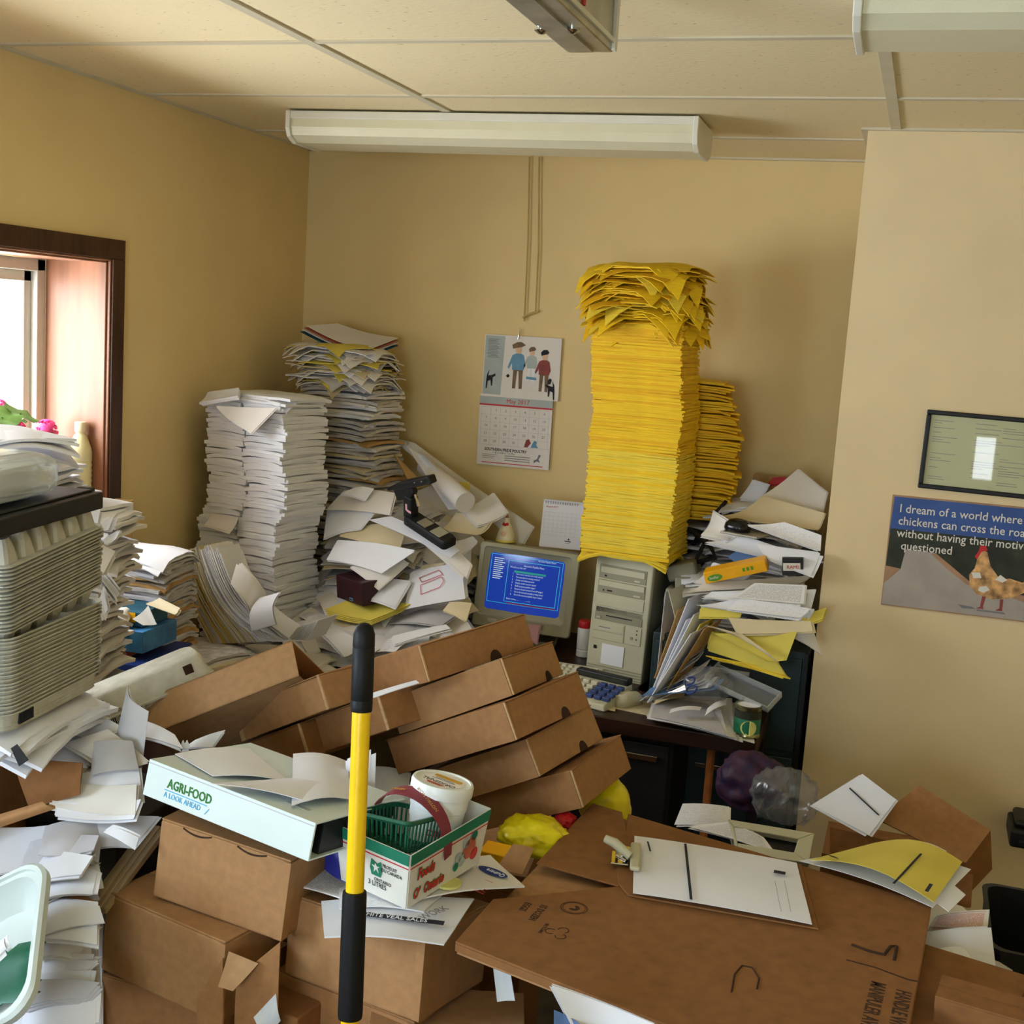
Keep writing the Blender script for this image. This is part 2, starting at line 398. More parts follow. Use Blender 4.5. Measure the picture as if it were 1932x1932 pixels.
# ceiling: slab, tiles and tee grid
cl = struct(G().box((XL-.12, YF-.12, CEIL+.012), (XR+.12, YB+.12, CEIL+.1)).o('ceiling', 'tee'))
RX0, RY0, TW, TD = -1.3704, 2.5722, 1.22, .61
xs = [XL]+[RX0+k*TW for k in range(0, 3)]+[XR]
ys = [YF]+[RY0+k*TD for k in range(-6, 3)]+[YB]
tile_cache = {}
for i in range(len(xs)-1):
    for j in range(len(ys)-1):
        wx, wy = xs[i+1]-xs[i]-.02, ys[j+1]-ys[j]-.02
        if wx < .02 or wy < .02: continue
        if xs[i] > XC-.02 and ys[j] > YC: continue
        key = (round(wx, 3), round(wy, 3))
        if key not in tile_cache:
            o = G().box((-wx/2, -wy/2, 0), (wx/2, wy/2, .012)).o('tile', 'tile', cl, bev=.002); tile_cache[key] = o.data
        else:
            o = bpy.data.objects.new('tile', tile_cache[key]); COL.objects.link(o); o.parent = cl
        o.location = ((xs[i]+xs[i+1])/2, (ys[j]+ys[j+1])/2, CEIL+.003)
for x in xs[1:-1]: G().box((x-.013, YF, CEIL-.002), (x+.013, YB, CEIL+.012)).o('tee_bar', 'tee', cl)
for y in ys[1:-1]: G().box((XL, y-.011, CEIL-.001), (XR, y+.011, CEIL+.012)).o('cross_tee', 'tee', cl)
g = G(); g.box((XL, YF, CEIL-.003), (XL+.018, YB, CEIL+.012)); g.box((XL, YB-.018, CEIL-.003), (XC, YB, CEIL+.012)); g.box((XC-.018, YC-.018, CEIL-.003), (XR, YC, CEIL+.012)); g.box((XC-.018, YC, CEIL-.003), (XC, YB, CEIL+.012))
g.o('wall_angle', 'tee', cl)
struct(G().box((XL-.12, YB, 0), (XC+.2, YB+.12, CEIL+.05)).o('wall_back', 'paint'))
struct(G().box((XC, YC, 0), (XR+.12, YB+.12, CEIL+.05)).o('wall_alcove', 'paint_cool_lit'))
struct(G().box((XR, YF-.12, 0), (XR+.12, YC, CEIL+.05)).o('wall_right', 'paint'))
WALLT = .36
def wall_holes(name, u0, u1, z0, z1, holes, place, m):
    """wall pieces around rectangular openings (u along the wall)"""
    g = G(); us = sorted({u0, u1}|{h[0] for h in holes}|{h[1] for h in holes})
    for a, b in zip(us, us[1:]):
        hs = [h for h in holes if h[0] <= a and h[1] >= b]; z = z0
        for h in sorted(hs, key=lambda h: h[2]):
            if h[2] > z: g.box(*place(a, b, z, h[2]))
            z = h[3]
        if z < z1: g.box(*place(a, b, z, z1))
    return struct(g.o(name, m))
W1 = (1.80, 3.035, 1.215, 1.925); W2 = (-.65, .85, 1.10, 1.98)
wall_holes('wall_left', YF-.12, YB+.12, 0, CEIL+.05, [W1, W2], lambda a, b, c, d: ((XL-WALLT, a, c), (XL, b, d)), 'paint')
W3 = (-1.15, -.05, 1.0, 2.0); D1 = (.02, .92, 0, 2.03)
wall_holes('wall_front', XL-.1, XR+.12, 0, CEIL+.05, [W3, D1], lambda a, b, c, d: ((a, YF-.12, c), (b, YF, d)), 'paint')

def left_window(name, Wd, label):
    y0, y1, z0, z1 = Wd; r = root(name, (XL, y0, z0), label, 'window'); r['kind'] = 'structure'
    inv = Matrix.Translation((-XL, -y0, -z0))
    def P(nm, a, b, m, bev=.002, par=None): return G().box(a, b, inv).o(nm, m, par or r, bev=bev)
    c = .055; e = .016
    P('casing', (XL, y0-c, z1), (XL+e, y1+c, z1+c), 'dark_wood'); P('casing', (XL, y1, z0-.02), (XL+e, y1+c, z1), 'dark_wood'); P('casing', (XL, y0-c, z0-.02), (XL+e, y0, z1), 'dark_wood')
    P('casing_bead', (XL, y1-.006, z0), (XL+e*.6, y1+.0, z1-.006), 'red_wood'); P('casing_bead', (XL, y0, z1-.006), (XL+e*.6, y1, z1), 'red_wood')
    xf = XL-.205
    P('reveal_board', (xf, y1-.012, z0), (XL, y1, z1), 'red_wood'); P('reveal_board', (xf, y0, z0), (XL, y0+.012, z1), 'red_wood')
    P('reveal_board', (xf, y0, z1-.012), (XL, y1, z1), 'red_wood'); P('window_sill', (xf, y0, z0-.02), (XL+.03, y1, z0+.004), 'red_wood')
    fr = G(); k = .035
    for a, b in (((xf-.09, y1-.012-k, z0), (xf, y1-.012, z1-.012)), ((xf-.09, y0+.012, z0), (xf, y0+.012+k, z1-.012)), ((xf-.09, y0+.012, z1-.012-k), (xf, y1-.012, z1-.012)), ((xf-.09, y0+.012, z0), (xf, y1-.012, z0+k))): fr.box(a, b, inv)
    fr.o('window_frame', 'vinyl', r, bev=.003)
    ym = (y0+y1)/2; a0, a1 = y0+.012+k, y1-.012-k; b0, b1 = z0+k, z1-.012-k; s = .03
    for n_, (c0, c1, xo) in enumerate(((a0, ym+.015, -.075), (ym-.015, a1, -.045))):
        sg = G(); X0, X1 = xf+xo, xf+xo+.024
        for a, b in (((X0, c0, b0), (X1, c0+s, b1)), ((X0, c1-s, b0), (X1, c1, b1)), ((X0, c0, b0), (X1, c1, b0+s)), ((X0, c0, b1-s), (X1, c1, b1))): sg.box(a, b, inv)
        so = sg.o('sash', 'vinyl', r, bev=.002)
        G().box((X0+.010, c0+s, b0+s), (X0+.014, c1-s, b1-s), inv).o('pane', 'glass', so)
    return r
left_window('window_1', W1, 'deep window with red-brown wood reveal beside the paper piles')
left_window('window_2', W2, 'second deep window in the window wall behind the camera')
r = root('window_3', (W3[0], YF, W3[2]), 'window in the rear wall beside the door', 'window'); r['kind'] = 'structure'
inv = Matrix.Translation((-W3[0], -YF, -W3[2])); g = G()
for a, b in (((W3[0], YF-.1, W3[2]), (W3[0]+.04, YF-.04, W3[3])), ((W3[1]-.04, YF-.1, W3[2]), (W3[1], YF-.04, W3[3])), ((W3[0], YF-.1, W3[2]), (W3[1], YF-.04, W3[2]+.04)), ((W3[0], YF-.1, W3[3]-.04), (W3[1], YF-.04, W3[3]))): g.box(a, b, inv)
g.o('window_frame', 'vinyl', r); G().box((W3[0]+.04, YF-.07, W3[2]+.04), (W3[1]-.04, YF-.066, W3[3]-.04), inv).o('pane', 'glass', r)
# door with a small lite, behind the camera
r = root('door_1', (D1[0], YF-.06, 0), 'door with a narrow glass lite in the rear wall', 'door'); r['kind'] = 'structure'
g = G(); LX0, LX1, LZ0, LZ1 = .33, .45, 1.02, 1.30
for a, b in (((0, 0, 0), (LX0, .04, D1[3])), ((LX1, 0, 0), (.9, .04, D1[3])), ((LX0, 0, 0), (LX1, .04, LZ0)), ((LX0, 0, LZ1), (LX1, .04, D1[3]))): g.box(a, b)
g.o('door_leaf', 'white_metal', r); G().box((LX0, .018, LZ0), (LX1, .022, LZ1)).o('pane', 'glass', r); G().lathe([(.0, 0), (.022, .0), (.028, .03), (.0, .05)], 12, Matrix.Translation((.84, .04, 1.0)) @ Matrix.Rotation(-math.pi/2, 4, 'X')).o('door_handle', 'chrome', r, True)

# ------------------------------------------------------------------ ceiling lights
def wrap_light(P0, ex, L, W, H, label):
    """surface fluorescent with a prismatic wrap lens; P0 = front end on the ceiling, ex along it"""
    r = root('ceiling_light', frame(P0, ex, (0, 0, 1)), label, 'ceiling light', 'fluorescent wrap lights')
    G().box((.004, .0, -.022), (L-.004, W, 0)).o('housing', 'white_metal', r, bev=.002)
    prof = [(.006, -.022), (.004, -.045), (.014, -H*.8), (.05, -H), (W-.05, -H), (W-.014, -H*.8), (W-.004, -.045), (W-.006, -.022)]
    G().loft([[(.014, y, z) for y, z in prof], [(L-.014, y, z) for y, z in prof]]).o('lens', 'lens', r)
    ep = [(-.004, 0), (-.004, -.05), (.008, -H*.86), (.046, -H-.004), (W-.046, -H-.004), (W-.008, -H*.86), (W+.004, -.05), (W+.004, 0)]
    for x in (0, L-.014): G().loft([[(x, y, z) for y, z in ep], [(x+.014, y, z) for y, z in ep]]).o('end_cap', 'white_metal', r, bev=.002)
    return r
a = pz(540, 208, CEIL-.004); b = pz(1322, 222, CEIL-.004)
wrap_light(a, (b.x-a.x, (b.y-a.y)*.5, 0), (b-a).length, .25, .085, 'long wraparound fluorescent light on the ceiling above the calendar')
a = pz(1627, -12, CEIL-.004); wrap_light(Vector((a.x, a.y-.16, a.z)), (1, .02, 0), 1.23, .25, .085, 'fluorescent light cut off at the top corner above the framed certificate')
e0 = pz(1070, 100, 2.285); e1 = pz(1159, 100, 2.285); wch = (e1-e0).length
r = root('ceiling_heater', frame(Vector((e0.x, e0.y, 2.285)), (1, 0, 0), (0, 0, 1)), 'galvanized metal channel with red louvres hanging from the ceiling', 'heater')
G().box((0, -1.3, 0), (wch, 0, .10)).o('channel', 'galv', r, bev=.004)
g = G(); g.box((.012, -1.3, -.004), (wch*.62, -.02, 0)); g.o('bottom_plate', 'galv', r)
for k in range(9): G().box((wch, -.22-.1*k, .025), (wch+.003, -.205-.1*k, .09)).o('louvre', 'red_ink', r)
G().box((wch, -1.3, .012), (wch+.004, -.004, .02)).o('side_rail', 'white_metal', r); G().box((wch, -.02, .0), (wch+.006, -.004, .1)).o('side_rail', 'white_metal', r)
for y in (-.12, -.13):
    pass
for x, y in ((.0, -.17), (wch*.62, -.17)): G().lathe([(.012, 0), (.012, .003), (.005, .008), (0, .009)], 14, Matrix.Translation((x+.006, y, 0)) @ Matrix.Rotation(math.pi, 4, 'X')).o('bolt', 'chrome', r, True)
for y in (-.3, -1.1): G().box((wch/2-.01, y-.01, .1), (wch/2+.01, y+.01, .114)).o('hanger', 'galv', r)

# ------------------------------------------------------------------ things on the walls
t0, t1 = py(999, 296, YB-.012), py(989, 606, YB-.012); u0, u1 = py(1017, 296, YB-.012), py(1010, 590, YB-.012)
r = root('hanging_string', t1, 'tan string hanging down the wall from ceiling to calendar', 'string')
I = Matrix.Translation(-t1)
G().tube([t0, t0.lerp(t1, .5)+Vector((.004, 0, 0)), t1], .0028, 6, I).o('strand', 'string', r, True)
G().tube([u0, u0.lerp(u1, .6)+Vector((.006, 0, 0)), u1], .0028, 6, I).o('strand', 'string', r, True)
G().tube([t1+Vector((-.006, 0, .012)), t1.lerp(u1, .5)+Vector((0, -.004, .01)), u1+Vector((.012, 0, .006))], .004, 6, I).o('knot', 'string', r, True)

def calendar():
    tl, trr, bl = py(915, 630, YB-.006), py(1060, 637, YB-.006), py(903, 877, YB-.006)
    Wc, Hc = .283, .462
    Mx = frame(Vector((tl.x, YB-.008, tl.z-Hc)), (1, 0, .006), (0, -1, 0))       # x right, y up, z towards the room
    r = root('wall_calendar', Mx, 'wall calendar with three children over a date grid', 'calendar')
    hm = .252
    G().box((.006, hm-.008, -.004), (Wc+.006, Hc, .004)).o('picture_page', 'paper_w', r)
    G().box((0, 0, .0), (Wc-.012, hm, .005)).o('date_page', 'paper_w', r)
    z = .0052
    flat([(.008, hm), (.075, hm), (.082, Hc-.004), (.010, Hc-.004)], 'grey_print', r, 'side_panel', z=.004)
    for k in range(13): flat([(.02, hm+.13+.0052*k), (.062-.004*(k % 3), hm+.13+.0052*k), (.062-.004*(k % 3), hm+.132+.0052*k), (.02, hm+.132+.0052*k)], 'ink_l', r, 'print_line', z=.0046, t=.0003)
    def person(x, y, s, hair, top, leg, hat):
        f = lambda p, m, n, zz: flat([(x+a*s, y+b*s) for a, b in p], m, r, n, z=.0046+zz)
        f([(-.016, 0), (-.006, 0), (-.002, .055), (.003, .055), (.006, 0), (.016, 0), (.017, .062), (-.015, .062)], leg, 'printed_legs', 0)
        f([(-.019, .058), (.018, .058), (.024, .074), (.018, .104), (.008, .11), (-.008, .11), (-.02, .104), (-.034, .066), (-.03, .06), (-.02, .08)], top, 'printed_shirt', .0002)
        f([(.010*math.cos(a*.524), .122+.013*math.sin(a*.524)) for a in range(12)], 'skin_print', 'printed_head', .0004)
        f([(-.013*hat, .124), (-.015*hat, .136), (-.006, .145), (.008, .146), (.015*hat, .137), (.011, .131)], hair, 'printed_hair', .0006)
    person(.135, hm+.026, 1.12, 'brown_print', 'blue_print', 'brown_print', 1.5)
    person(.185, hm+.05, .86, 'brown_print', 'grey_print', 'paper', 1.0)
    person(.232, hm+.022, 1.0, 'ink', 'wine_print', 'brown_print', 1.0)
    flat([(.168, hm+.062), (.205, hm+.060), (.205, hm+.069), (.168, hm+.071)], 'blue_print', r, 'printed_bench', z=.0055)
    flat([(.248, hm+.048), (.258, hm+.05), (.262, hm+.066), (.255, hm+.07), (.247, hm+.062)], 'ink', r, 'printed_hat', z=.0055)
    for x, y, s in ((.032, hm+.02, 1), (.262, hm-.004, -1)):
        flat([(x-.012*s, y+.03), (x-.01*s, y+.05), (x-.002*s, y+.066), (x-.006*s, y+.045), (x+.008*s, y+.048), (x+.02*s, y+.054), (x+.022*s, y+.046), (x+.012*s, y+.04), (x+.011*s, y+.01), (x+.007*s, y+.01), (x+.004*s, y+.03), (x-.006*s, y+.026), (x-.009*s, y), (x-.013*s, y)], 'ink', r, 'printed_dog', z=.0055)
    flat([(.092, hm+.068), (.1, hm+.062), (.107, hm+.069), (.1, hm+.076)], 'ink', r, 'printed_ball', z=.0055)
    flat([(.0, hm-.034), (Wc-.012, hm-.034), (Wc-.012, hm-.008), (0, hm-.008)], 'grey_print', r, 'month_band', z=z)
    flat([(.0, hm-.040), (Wc-.012, hm-.040), (Wc-.012, hm-.034), (0, hm-.034)], 'red_ink', r, 'red_rule', z=z)
    text('May 2017', .022, 'red_ink', Matrix.Translation((.10, hm-.028, z+.0006)), r, 'month_name')
    day = 1
    for row in range(5):
        for c in range(7):
            if row == 0 and c < 1: continue
            if day > 31: break
            text(str(day), .0125, 'ink_l', Matrix.Translation((.028+.036*c, hm-.060-.0275*row, z+.0003)), r, 'date_number', 'CENTER', .0002); day += 1
    for c in range(8): flat([(.008+.036*c, .072), (.0086+.036*c, .072), (.0086+.036*c, hm-.045), (.008+.036*c, hm-.045)], 'grey_print', r, 'grid_line', z=z, t=.0002)
    for k in range(6): flat([(.004, .072+.027*k), (Wc-.016, .072+.027*k), (Wc-.016, .0726+.027*k), (.004, .0726+.027*k)], 'grey_print', r, 'grid_line', z=z, t=.0002)
    flat([(.175, .074), (.188, .074), (.200, .09), (.192, .104), (.182, .1)], 'wine_print', r, 'printed_figure', z=z+.0003); flat([(.2, .074), (.228, .075), (.22, .084), (.222, .096), (.212, .1), (.205, .086)], 'blue_print', r, 'printed_figure', z=z+.0003)
    text('SOUTHERN PRIDE POULTRY', .0145, 'ink', Matrix.Translation((.028, .052, z)), r, 'company_name', sx=.86, bold=.0003)
    text('Ask us Before You Buy', .0085, 'ink_l', Matrix.Translation((.062, .0435, z)), r, 'company_name')
    for k in range(3):
        text('(519) 000-0000', .007, 'ink', Matrix.Translation((.10+.055*(k % 2), .038-.009*(k//2), z)), r, 'phone_line') if False else flat([(.105, .036-.008*k), (.2, .036-.008*k), (.2, .0385-.008*k), (.105, .0385-.008*k)], 'ink_l', r, 'print_line', z=z)
        flat([(.02, .037-.006*k), (.075-.006*k, .037-.006*k), (.075-.006*k, .0385-.006*k), (.02, .0385-.006*k)], 'ink_l', r, 'print_line', z=z)
    flat([(.215, .02), (.225, .028), (.238, .024), (.232, .034), (.24, .05), (.232, .052), (.226, .036), (.214, .03)], 'ink_l', r, 'printed_rooster', z=z)
    flat([(.02, .008), (Wc-.035, .008), (Wc-.035, .0108), (.02, .0108)], 'red_ink', r, 'red_rule', z=z)
    G().tube([(.128, Hc-.012, .005), (.132, Hc+.012, .006), (.131, Hc+.03, .003), (.136, Hc+.012, .006), (.133, Hc-.012, .005)], .0012, 6).o('wire_hook', 'chrome', r, True)
calendar()

def poster():
    tl = py(1685, 933, YC); bl = py(1665, 1140, YC); Wp, Hp = .46, tl.z-bl.z
    r = root('chicken_poster', frame(Vector((tl.x, YC-.001, bl.z)), (1, 0, .003), (0, -1, 0)), 'printed sign of a hen crossing a road below the framed certificate', 'poster')
    G().box((0, 0, 0), (Wp, Hp, .006)).o('board', 'sand_print', r)
    z = .0062
    flat([(.002, Hp*.66), (Wp-.002, Hp*.66), (Wp-.002, Hp-.004), (.006, Hp-.004)], 'sky_print', r, 'printed_sky', z=z)
    flat([(.002, Hp*.36), (Wp-.002, Hp*.20), (Wp-.002, Hp*.70), (.004, Hp*.70)], 'dark_print', r, 'printed_trees', z=z+.0002)
    flat([(.002, Hp*.20), (.035, Hp*.34), (.002, Hp*.36)], 'sand_print', r, 'printed_verge', z=z+.0004)
    flat([(.002, .003), (Wp-.002, .003), (Wp-.002, Hp*.10), (.22, Hp*.30), (.13, Hp*.52), (.05, Hp*.525), (.042, Hp*.34), (.002, Hp*.20)], 'road_print', r, 'printed_road', z=z+.0005)
    flat([(.13, Hp*.52), (.118, Hp*.51), (.16, Hp*.40), (.22, Hp*.27), (.24, Hp*.27)], 'sand_print', r, 'printed_verge', z=z+.0007)
    hx, hy = .265, .045
    H = lambda pts, m, n, k: flat([(hx+a*1.25, hy+b*1.25) for a, b in pts], m, r, n, z=z+.0009+k*.0002)
    H([(-.03, .03), (-.012, .012), (.02, .006), (.055, .012), (.085, .03), (.1, .06), (.075, .05), (.05, .056), (.03, .052), (.008, .078), (-.002, .108), (-.012, .114), (-.02, .1), (-.024, .07), (-.034, .055)], 'hen', 'printed_hen', 0)
    H([(-.024, .048), (-.03, .06), (-.012, .062), (-.008, .05)], 'white_print', 'printed_wing', 1); H([(.02, .05), (.03, .062), (.045, .052), (.036, .045)], 'white_print', 'printed_wing', 1); H([(-.01, .03), (.004, .034), (.012, .026), (.0, .018), (-.012, .022)], 'white_print', 'printed_wing', 1)
    H([(-.027, .096), (-.02, .108), (-.018, .122), (-.006, .122), (-.002, .112), (-.014, .108), (-.022, .09)], 'red', 'printed_comb', 2)
    H([(-.002, .01), (-.004, -.014), (-.012, -.018), (.004, -.018), (.002, -.012), (.006, .01)], 'wine_print', 'printed_leg', 1); H([(.035, .008), (.036, -.012), (.028, -.018), (.042, -.018), (.042, .008)], 'wine_print', 'printed_leg', 1)
    H([(-.05, -.014), (-.02, -.016), (-.012, -.02), (-.04, -.022)], 'ink_l', 'printed_shadow', 0); H([(-.01, -.02), (.045, -.02), (.05, -.024), (-.01, -.024)], 'ink_l', 'printed_shadow', 0)
    for k, (s, x) in enumerate((('I dream of a world where', .022), ('chickens can cross the road', .022), ('without having their motives', .022), ('questioned', .036))):
        text(s, .033, 'white_print', Matrix.Translation((x, Hp-.046-.0345*k, z+.0016)), r, 'poster_line', sx=.93, spacing=1.0, bold=.0002)
poster()
def certificate():
    tl, bl = py(1748, 772, YC), py(1731, 919, YC); Wp, Hp = .30, tl.z-bl.z
    r = root('framed_certificate', frame(Vector((tl.x, YC-.001, bl.z)), (1, 0, -.012), (0, -1, 0)), 'black framed certificate on the wall above the chicken sign', 'picture frame')
    k = .0125
    for a, b in (((0, 0, 0), (Wp, k, .016)), ((0, Hp-k, 0), (Wp, Hp, .016)), ((0, k, 0), (k, Hp-k, .016)), ((Wp-k, k, 0), (Wp, Hp-k, .016))): G().box(a, b).o('frame_rail', 'black', r, bev=.003)
    v = [(k, k, .006), (Wp-k, k, .006), (Wp-k, Hp-k, .006), (k, Hp-k, .006)]
    d = G().box((k, k, .002), (Wp-k, Hp-k, .006)).o('document', 'glass_doc', r)
    rr = random.Random(3)
    for n_ in range(26):
        y = Hp-.028-.0064*n_; 
        if y < k+.008: break
        for x0 in (.022, .13, .2):
            if rr.random() < .55:
                L = rr.uniform(.02, .075); flat([(x0, y), (min(x0+L, Wp-k-.008), y), (min(x0+L, Wp-k-.008), y+.0016), (x0, y+.0016)], 'ink_l', r, 'print_line', z=.0061, t=.0002)
    G().box((k, k, .008), (Wp-k, Hp-k, .0095)).o('glass', 'picture_glass', r)
certificate()

# ================================================================== desk with return, drawers and legs
DZ = .75
r = root('desk', (XL+.02, 3.295, 0), 'dark brown desk carrying the monitor and the paper stacks', 'desk')
I = Matrix.Translation((-XL-.02, -3.295, 0))
g = G(); g.prism([(XL+.012, 3.295), (-.33, 3.285), (-.33, 3.60), (-.73, 3.60), (-.73, YB-.01), (XL+.012, YB-.01)], DZ-.045, DZ, I); g.o('desktop', 'desk', r, bev=.004)
g = G(); g.box((XL+.012, 1.95, DZ-.045), (-1.44, 3.29, DZ), I); g.o('return_top', 'desk', r, bev=.004)
G().box((-1.30, 3.34, .06), (-.56, 3.95, DZ-.046), I).o('pedestal', 'desk_black', r)
for k in range(2):
    d = G().box((-1.29, 3.325, .10+.30*k), (-.57, 3.342, .38+.30*k), I).o('drawer', 'desk_black', r, bev=.003)
    G().box((-1.27, 3.312, .345+.29*k), (-.60, 3.326, .362+.29*k), I).o('drawer_pull', 'chrome' if k else 'black', d, bev=.002)
G().box((-.470, 3.36, 0), (-.452, 3.40, DZ-.045), I).o('leg', 'oak', r, bev=.003); G().box((-.365, 3.54, 0), (-.335, 3.58, DZ-.045), I).o('leg', 'desk_black', r, bev=.003)
G().box((-.365, 3.30, DZ-.10), (-.335, 3.34, DZ-.045), I).o('corner_block', 'oak', r, bev=.002)
for x, y in ((XL+.05, 2.0), (-1.50, 2.0)): G().box((x, y, 0), (x+.045, y+.045, DZ-.045), I).o('leg', 'desk_black', r, bev=.003)
G().box((XL+.03, 3.4, 0), (XL+.06, 4.1, DZ-.045), I).o('side_panel', 'desk_black', r)
# filing cabinet in the alcove
r = root('filing_cabinet', (-.70, 3.625, 0), 'dark green steel filing cabinet under the folders beside the alcove wall', 'cabinet')
G().box((0, 0, 0), (.462, .54, .93)).o('body', 'steel_teal', r, bev=.004)
for k in range(3):
    d = G().box((.012, -.012, .03+.3*k), (.445, .002, .31+.3*k)).o('drawer', 'steel_teal', r, bev=.003); G().box((.16, -.022, .24+.3*k), (.30, -.011, .255+.3*k)).o('handle', 'chrome', d, bev=.002)
G().box((.449, -.014, .0), (.461, .0, .93)).o('edge_strip', 'black', r)

# ------------------------------------------------------------------ tower computer
TM = pose(-.150, -.013, .023, (-.918, 3.691, .7505))
r = root('computer_tower', TM, 'beige tower computer under the tall yellow stack', 'computer')
TW_, TDp, TH = .188, .40, .390
G().box((.002, .02, 0), (TW_-.002, TDp, TH-.002)).o('case', 'beige_d', r, bev=.003)
g = G(); g.box((0, 0, .0), (TW_, .022, TH)); g.o('front_bezel', 'beige', r, bev=.004)
def bay(z0, z1, x0=.016, x1=.172, m='beige', nm='drive_bay', y=-.003): return G().box((x0, y, z0), (x1, .002, z1)).o(nm, m, r, bev=.0012)
b = bay(.312, .355, .014, .170, 'beige_d', 'optical_drive', -.0022); G().box((.020, -.005, .330), (.164, -.002, .349)).o('drive_tray', 'beige', b, bev=.001); G().box((.034, -.0045, .319), (.040, -.002, .324)).o('jack', 'black', b); G().box((.132, -.0045, .317), (.152, -.002, .322)).o('button', 'beige', b)
b = bay(.266, .308, .014, .170, 'beige_d', 'optical_drive', -.0022); G().box((.017, -.005, .288), (.167, -.002, .306)).o('drive_tray', 'beige', b, bev=.001); G().box((.032, -.0045, .273), (.036, -.002, .278)).o('jack', 'black', b); G().box((.046, -.0045, .274), (.062, -.002, .278)).o('jack', 'black', b); G().box((.134, -.0045, .271), (.156, -.002, .276)).o('button', 'beige', b)
bay(.226, .262, .014, .170)
b = bay(.184, .222, .014, .170, 'black', 'floppy_slot', .0); G().box((.014, -.003, .181), (.170, .001, .206)).o('floppy_face', 'beige_d', b, bev=.001); G().box((.052, -.005, .196), (.138, -.002, .199)).o('floppy_lip', 'ink', b); G().box((.02, -.005, .186), (.034, -.002, .191)).o('button', 'beige', b)
b = bay(.146, .176, .012, .116, 'beige', 'floppy_blank'); G().box((.016, -.0042, .150), (.112, -.0028, .172)).o('blank_panel', 'beige', b, bev=.001); G().box((.032, -.0048, .158), (.070, -.004, .161)).o('slot_line', 'ink_l', b)
bay(.120, .144, .012, .116); bay(.120, .176, .120, .172)
for z in (.166, .154, .138): G().box((.156, -.0045, z), (.1595, -.002, z+.0035)).o('indicator', 'black', r)
G().box((.138, -.005, .138), (.146, -.002, .146)).o('power_button', 'beige_d', r)
G().box((.020, -.0026, .088), (.030, -.001, .098)).o('badge', 'black', r); G().box((.048, -.003, .044), (.122, -.0012, .108)).o('paper_label', 'paper', r)
for k in range(4): G().box((.004, -.0018, .008+.0085*k), (.184, .001, .0105+.0085*k)).o('groove', 'beige_d', r)

# ------------------------------------------------------------------ monitor
MM = pose(.206, -.038, .06, (-1.360, 3.840, .8165))
r = root('monitor', MM, 'beige tube monitor showing a blue menu screen', 'monitor')
MW, MH = .334, .285
def ring(w, h, r_, y, cx=MW/2, cz=MH/2): return [(cx+a, y, cz+b) for a, b, _ in rrect(w, h, r_, 0)]
g = G(); g.loft([ring(MW, MH, .012, .0), ring(MW, MH, .012, .05), ring(MW*.93, MH*.93, .015, .07), ring(MW*.74, MH*.72, .03, .30), ring(MW*.66, MH*.62, .03, .33)][::-1], True, False); g.o('shell', 'beige_d', r)
SW, SH = .252, .192; sx, sz = MW/2-.006, MH/2+.014
g = G(); g.loft([ring(MW, MH, .012, 0), ring(MW-.008, MH-.008, .012, -.006), ring(SW+.042, SH+.04, .012, -.006, sx, sz), ring(SW+.036, SH+.034, .012, .002, sx, sz), ring(SW, SH, .012, .012, sx, sz)], False, False); g.o('bezel', 'beige', r)
# bulged glass
n = 12; top = []
for j in range(n+1):
    for i in range(n+1):
        u, v = i/n-.5, j/n-.5; top.append(Vector((sx+u*SW*1.01, .010+.016*(u*u+v*v)*1.2-.004, sz+v*SH*1.01)))
v, f, uv = grid_solid(top, n, n, .004); scr = obj('screen', v, f, 'screen', r, True, uv)
def sb(x0, x1, y0, y1, m, nm='screen_line'):
    """strip on the glass, x and y in 0..1 from the lower left corner of the screen"""
    vs = []
    for (a, b) in ((x0, y0), (x1, y0), (x1, y1), (x0, y1)):
        u, w_ = a-.5, b-.5; vs.append((sx+u*SW, .010+.016*(u*u+w_*w_)*1.2-.0046, sz+w_*SH))
    g = G(); g.v = [Vector(p) for p in vs]+[Vector((p[0], p[1]+.0004, p[2])) for p in vs]; g.f = [(0, 1, 2, 3), (7, 6, 5, 4), (0, 4, 5, 1), (1, 5, 6, 2), (2, 6, 7, 3), (3, 7, 4, 0)]; return g.o(nm, m, scr)
def sframe(x0, x1, y0, y1, m, k=.006):
    for i in range(4):
        a, b = x0+(x1-x0)*i/4, x0+(x1-x0)*(i+1)/4; sb(a, b, y0, y0+k, m); sb(a, b, y1-k, y1, m)
        c, d = y0+(y1-y0)*i/4, y0+(y1-y0)*(i+1)/4; sb(x0, x0+k*.8, c, d, m); sb(x1-k*.8, x1, c, d, m)
sframe(.02, .975, .13, .975, 'scr_cyan'); sframe(.25, .935, .17, .90, 'scr_cyan', .007)
for i in range(6): sb(.29+.108*i, .29+.108*(i+1), .135, .158, 'scr_red')
for i in range(5): sb(.34+.085*i, .34+.085*(i+1), .70, .735, 'scr_green')
def stext(s, x, y, size, w_):
    u, q = x-.5, y-.5; yy = .010+.016*(u*u+q*q)*1.2-.0048
    text(s, size, 'scr_white', Matrix.Translation((sx+u*SW, yy, sz+q*SH)) @ Matrix.Rotation(math.pi/2, 4, 'X'), scr, 'screen_text', sx=w_, depth=.0001)
stext('Accounts Payable Menu', .46, .82, .0095, .75); stext('Accounts Payable Master', .64, .94, .0085, .7); stext('Would you like to?', .28, .775, .0085, .8)
for k, s in enumerate(('Post owner invoices and credit memos?', 'Post payments to existing vendors?', 'Create void disbursements?', 'Display vendor account status?', 'Build accounts payable ledger?', 'Remove all paid invoices from A/P ledger?', 'Go to the accounts payable printing menu?', 'Go to the accounts payable report menu?')):
    stext(s, .375, .665-.052*k, .0085, .66); stext(str(k+1), .325, .665-.052*k, .0085, .7)
stext('Enter number of desired action', .28, .215, .0085, .75)
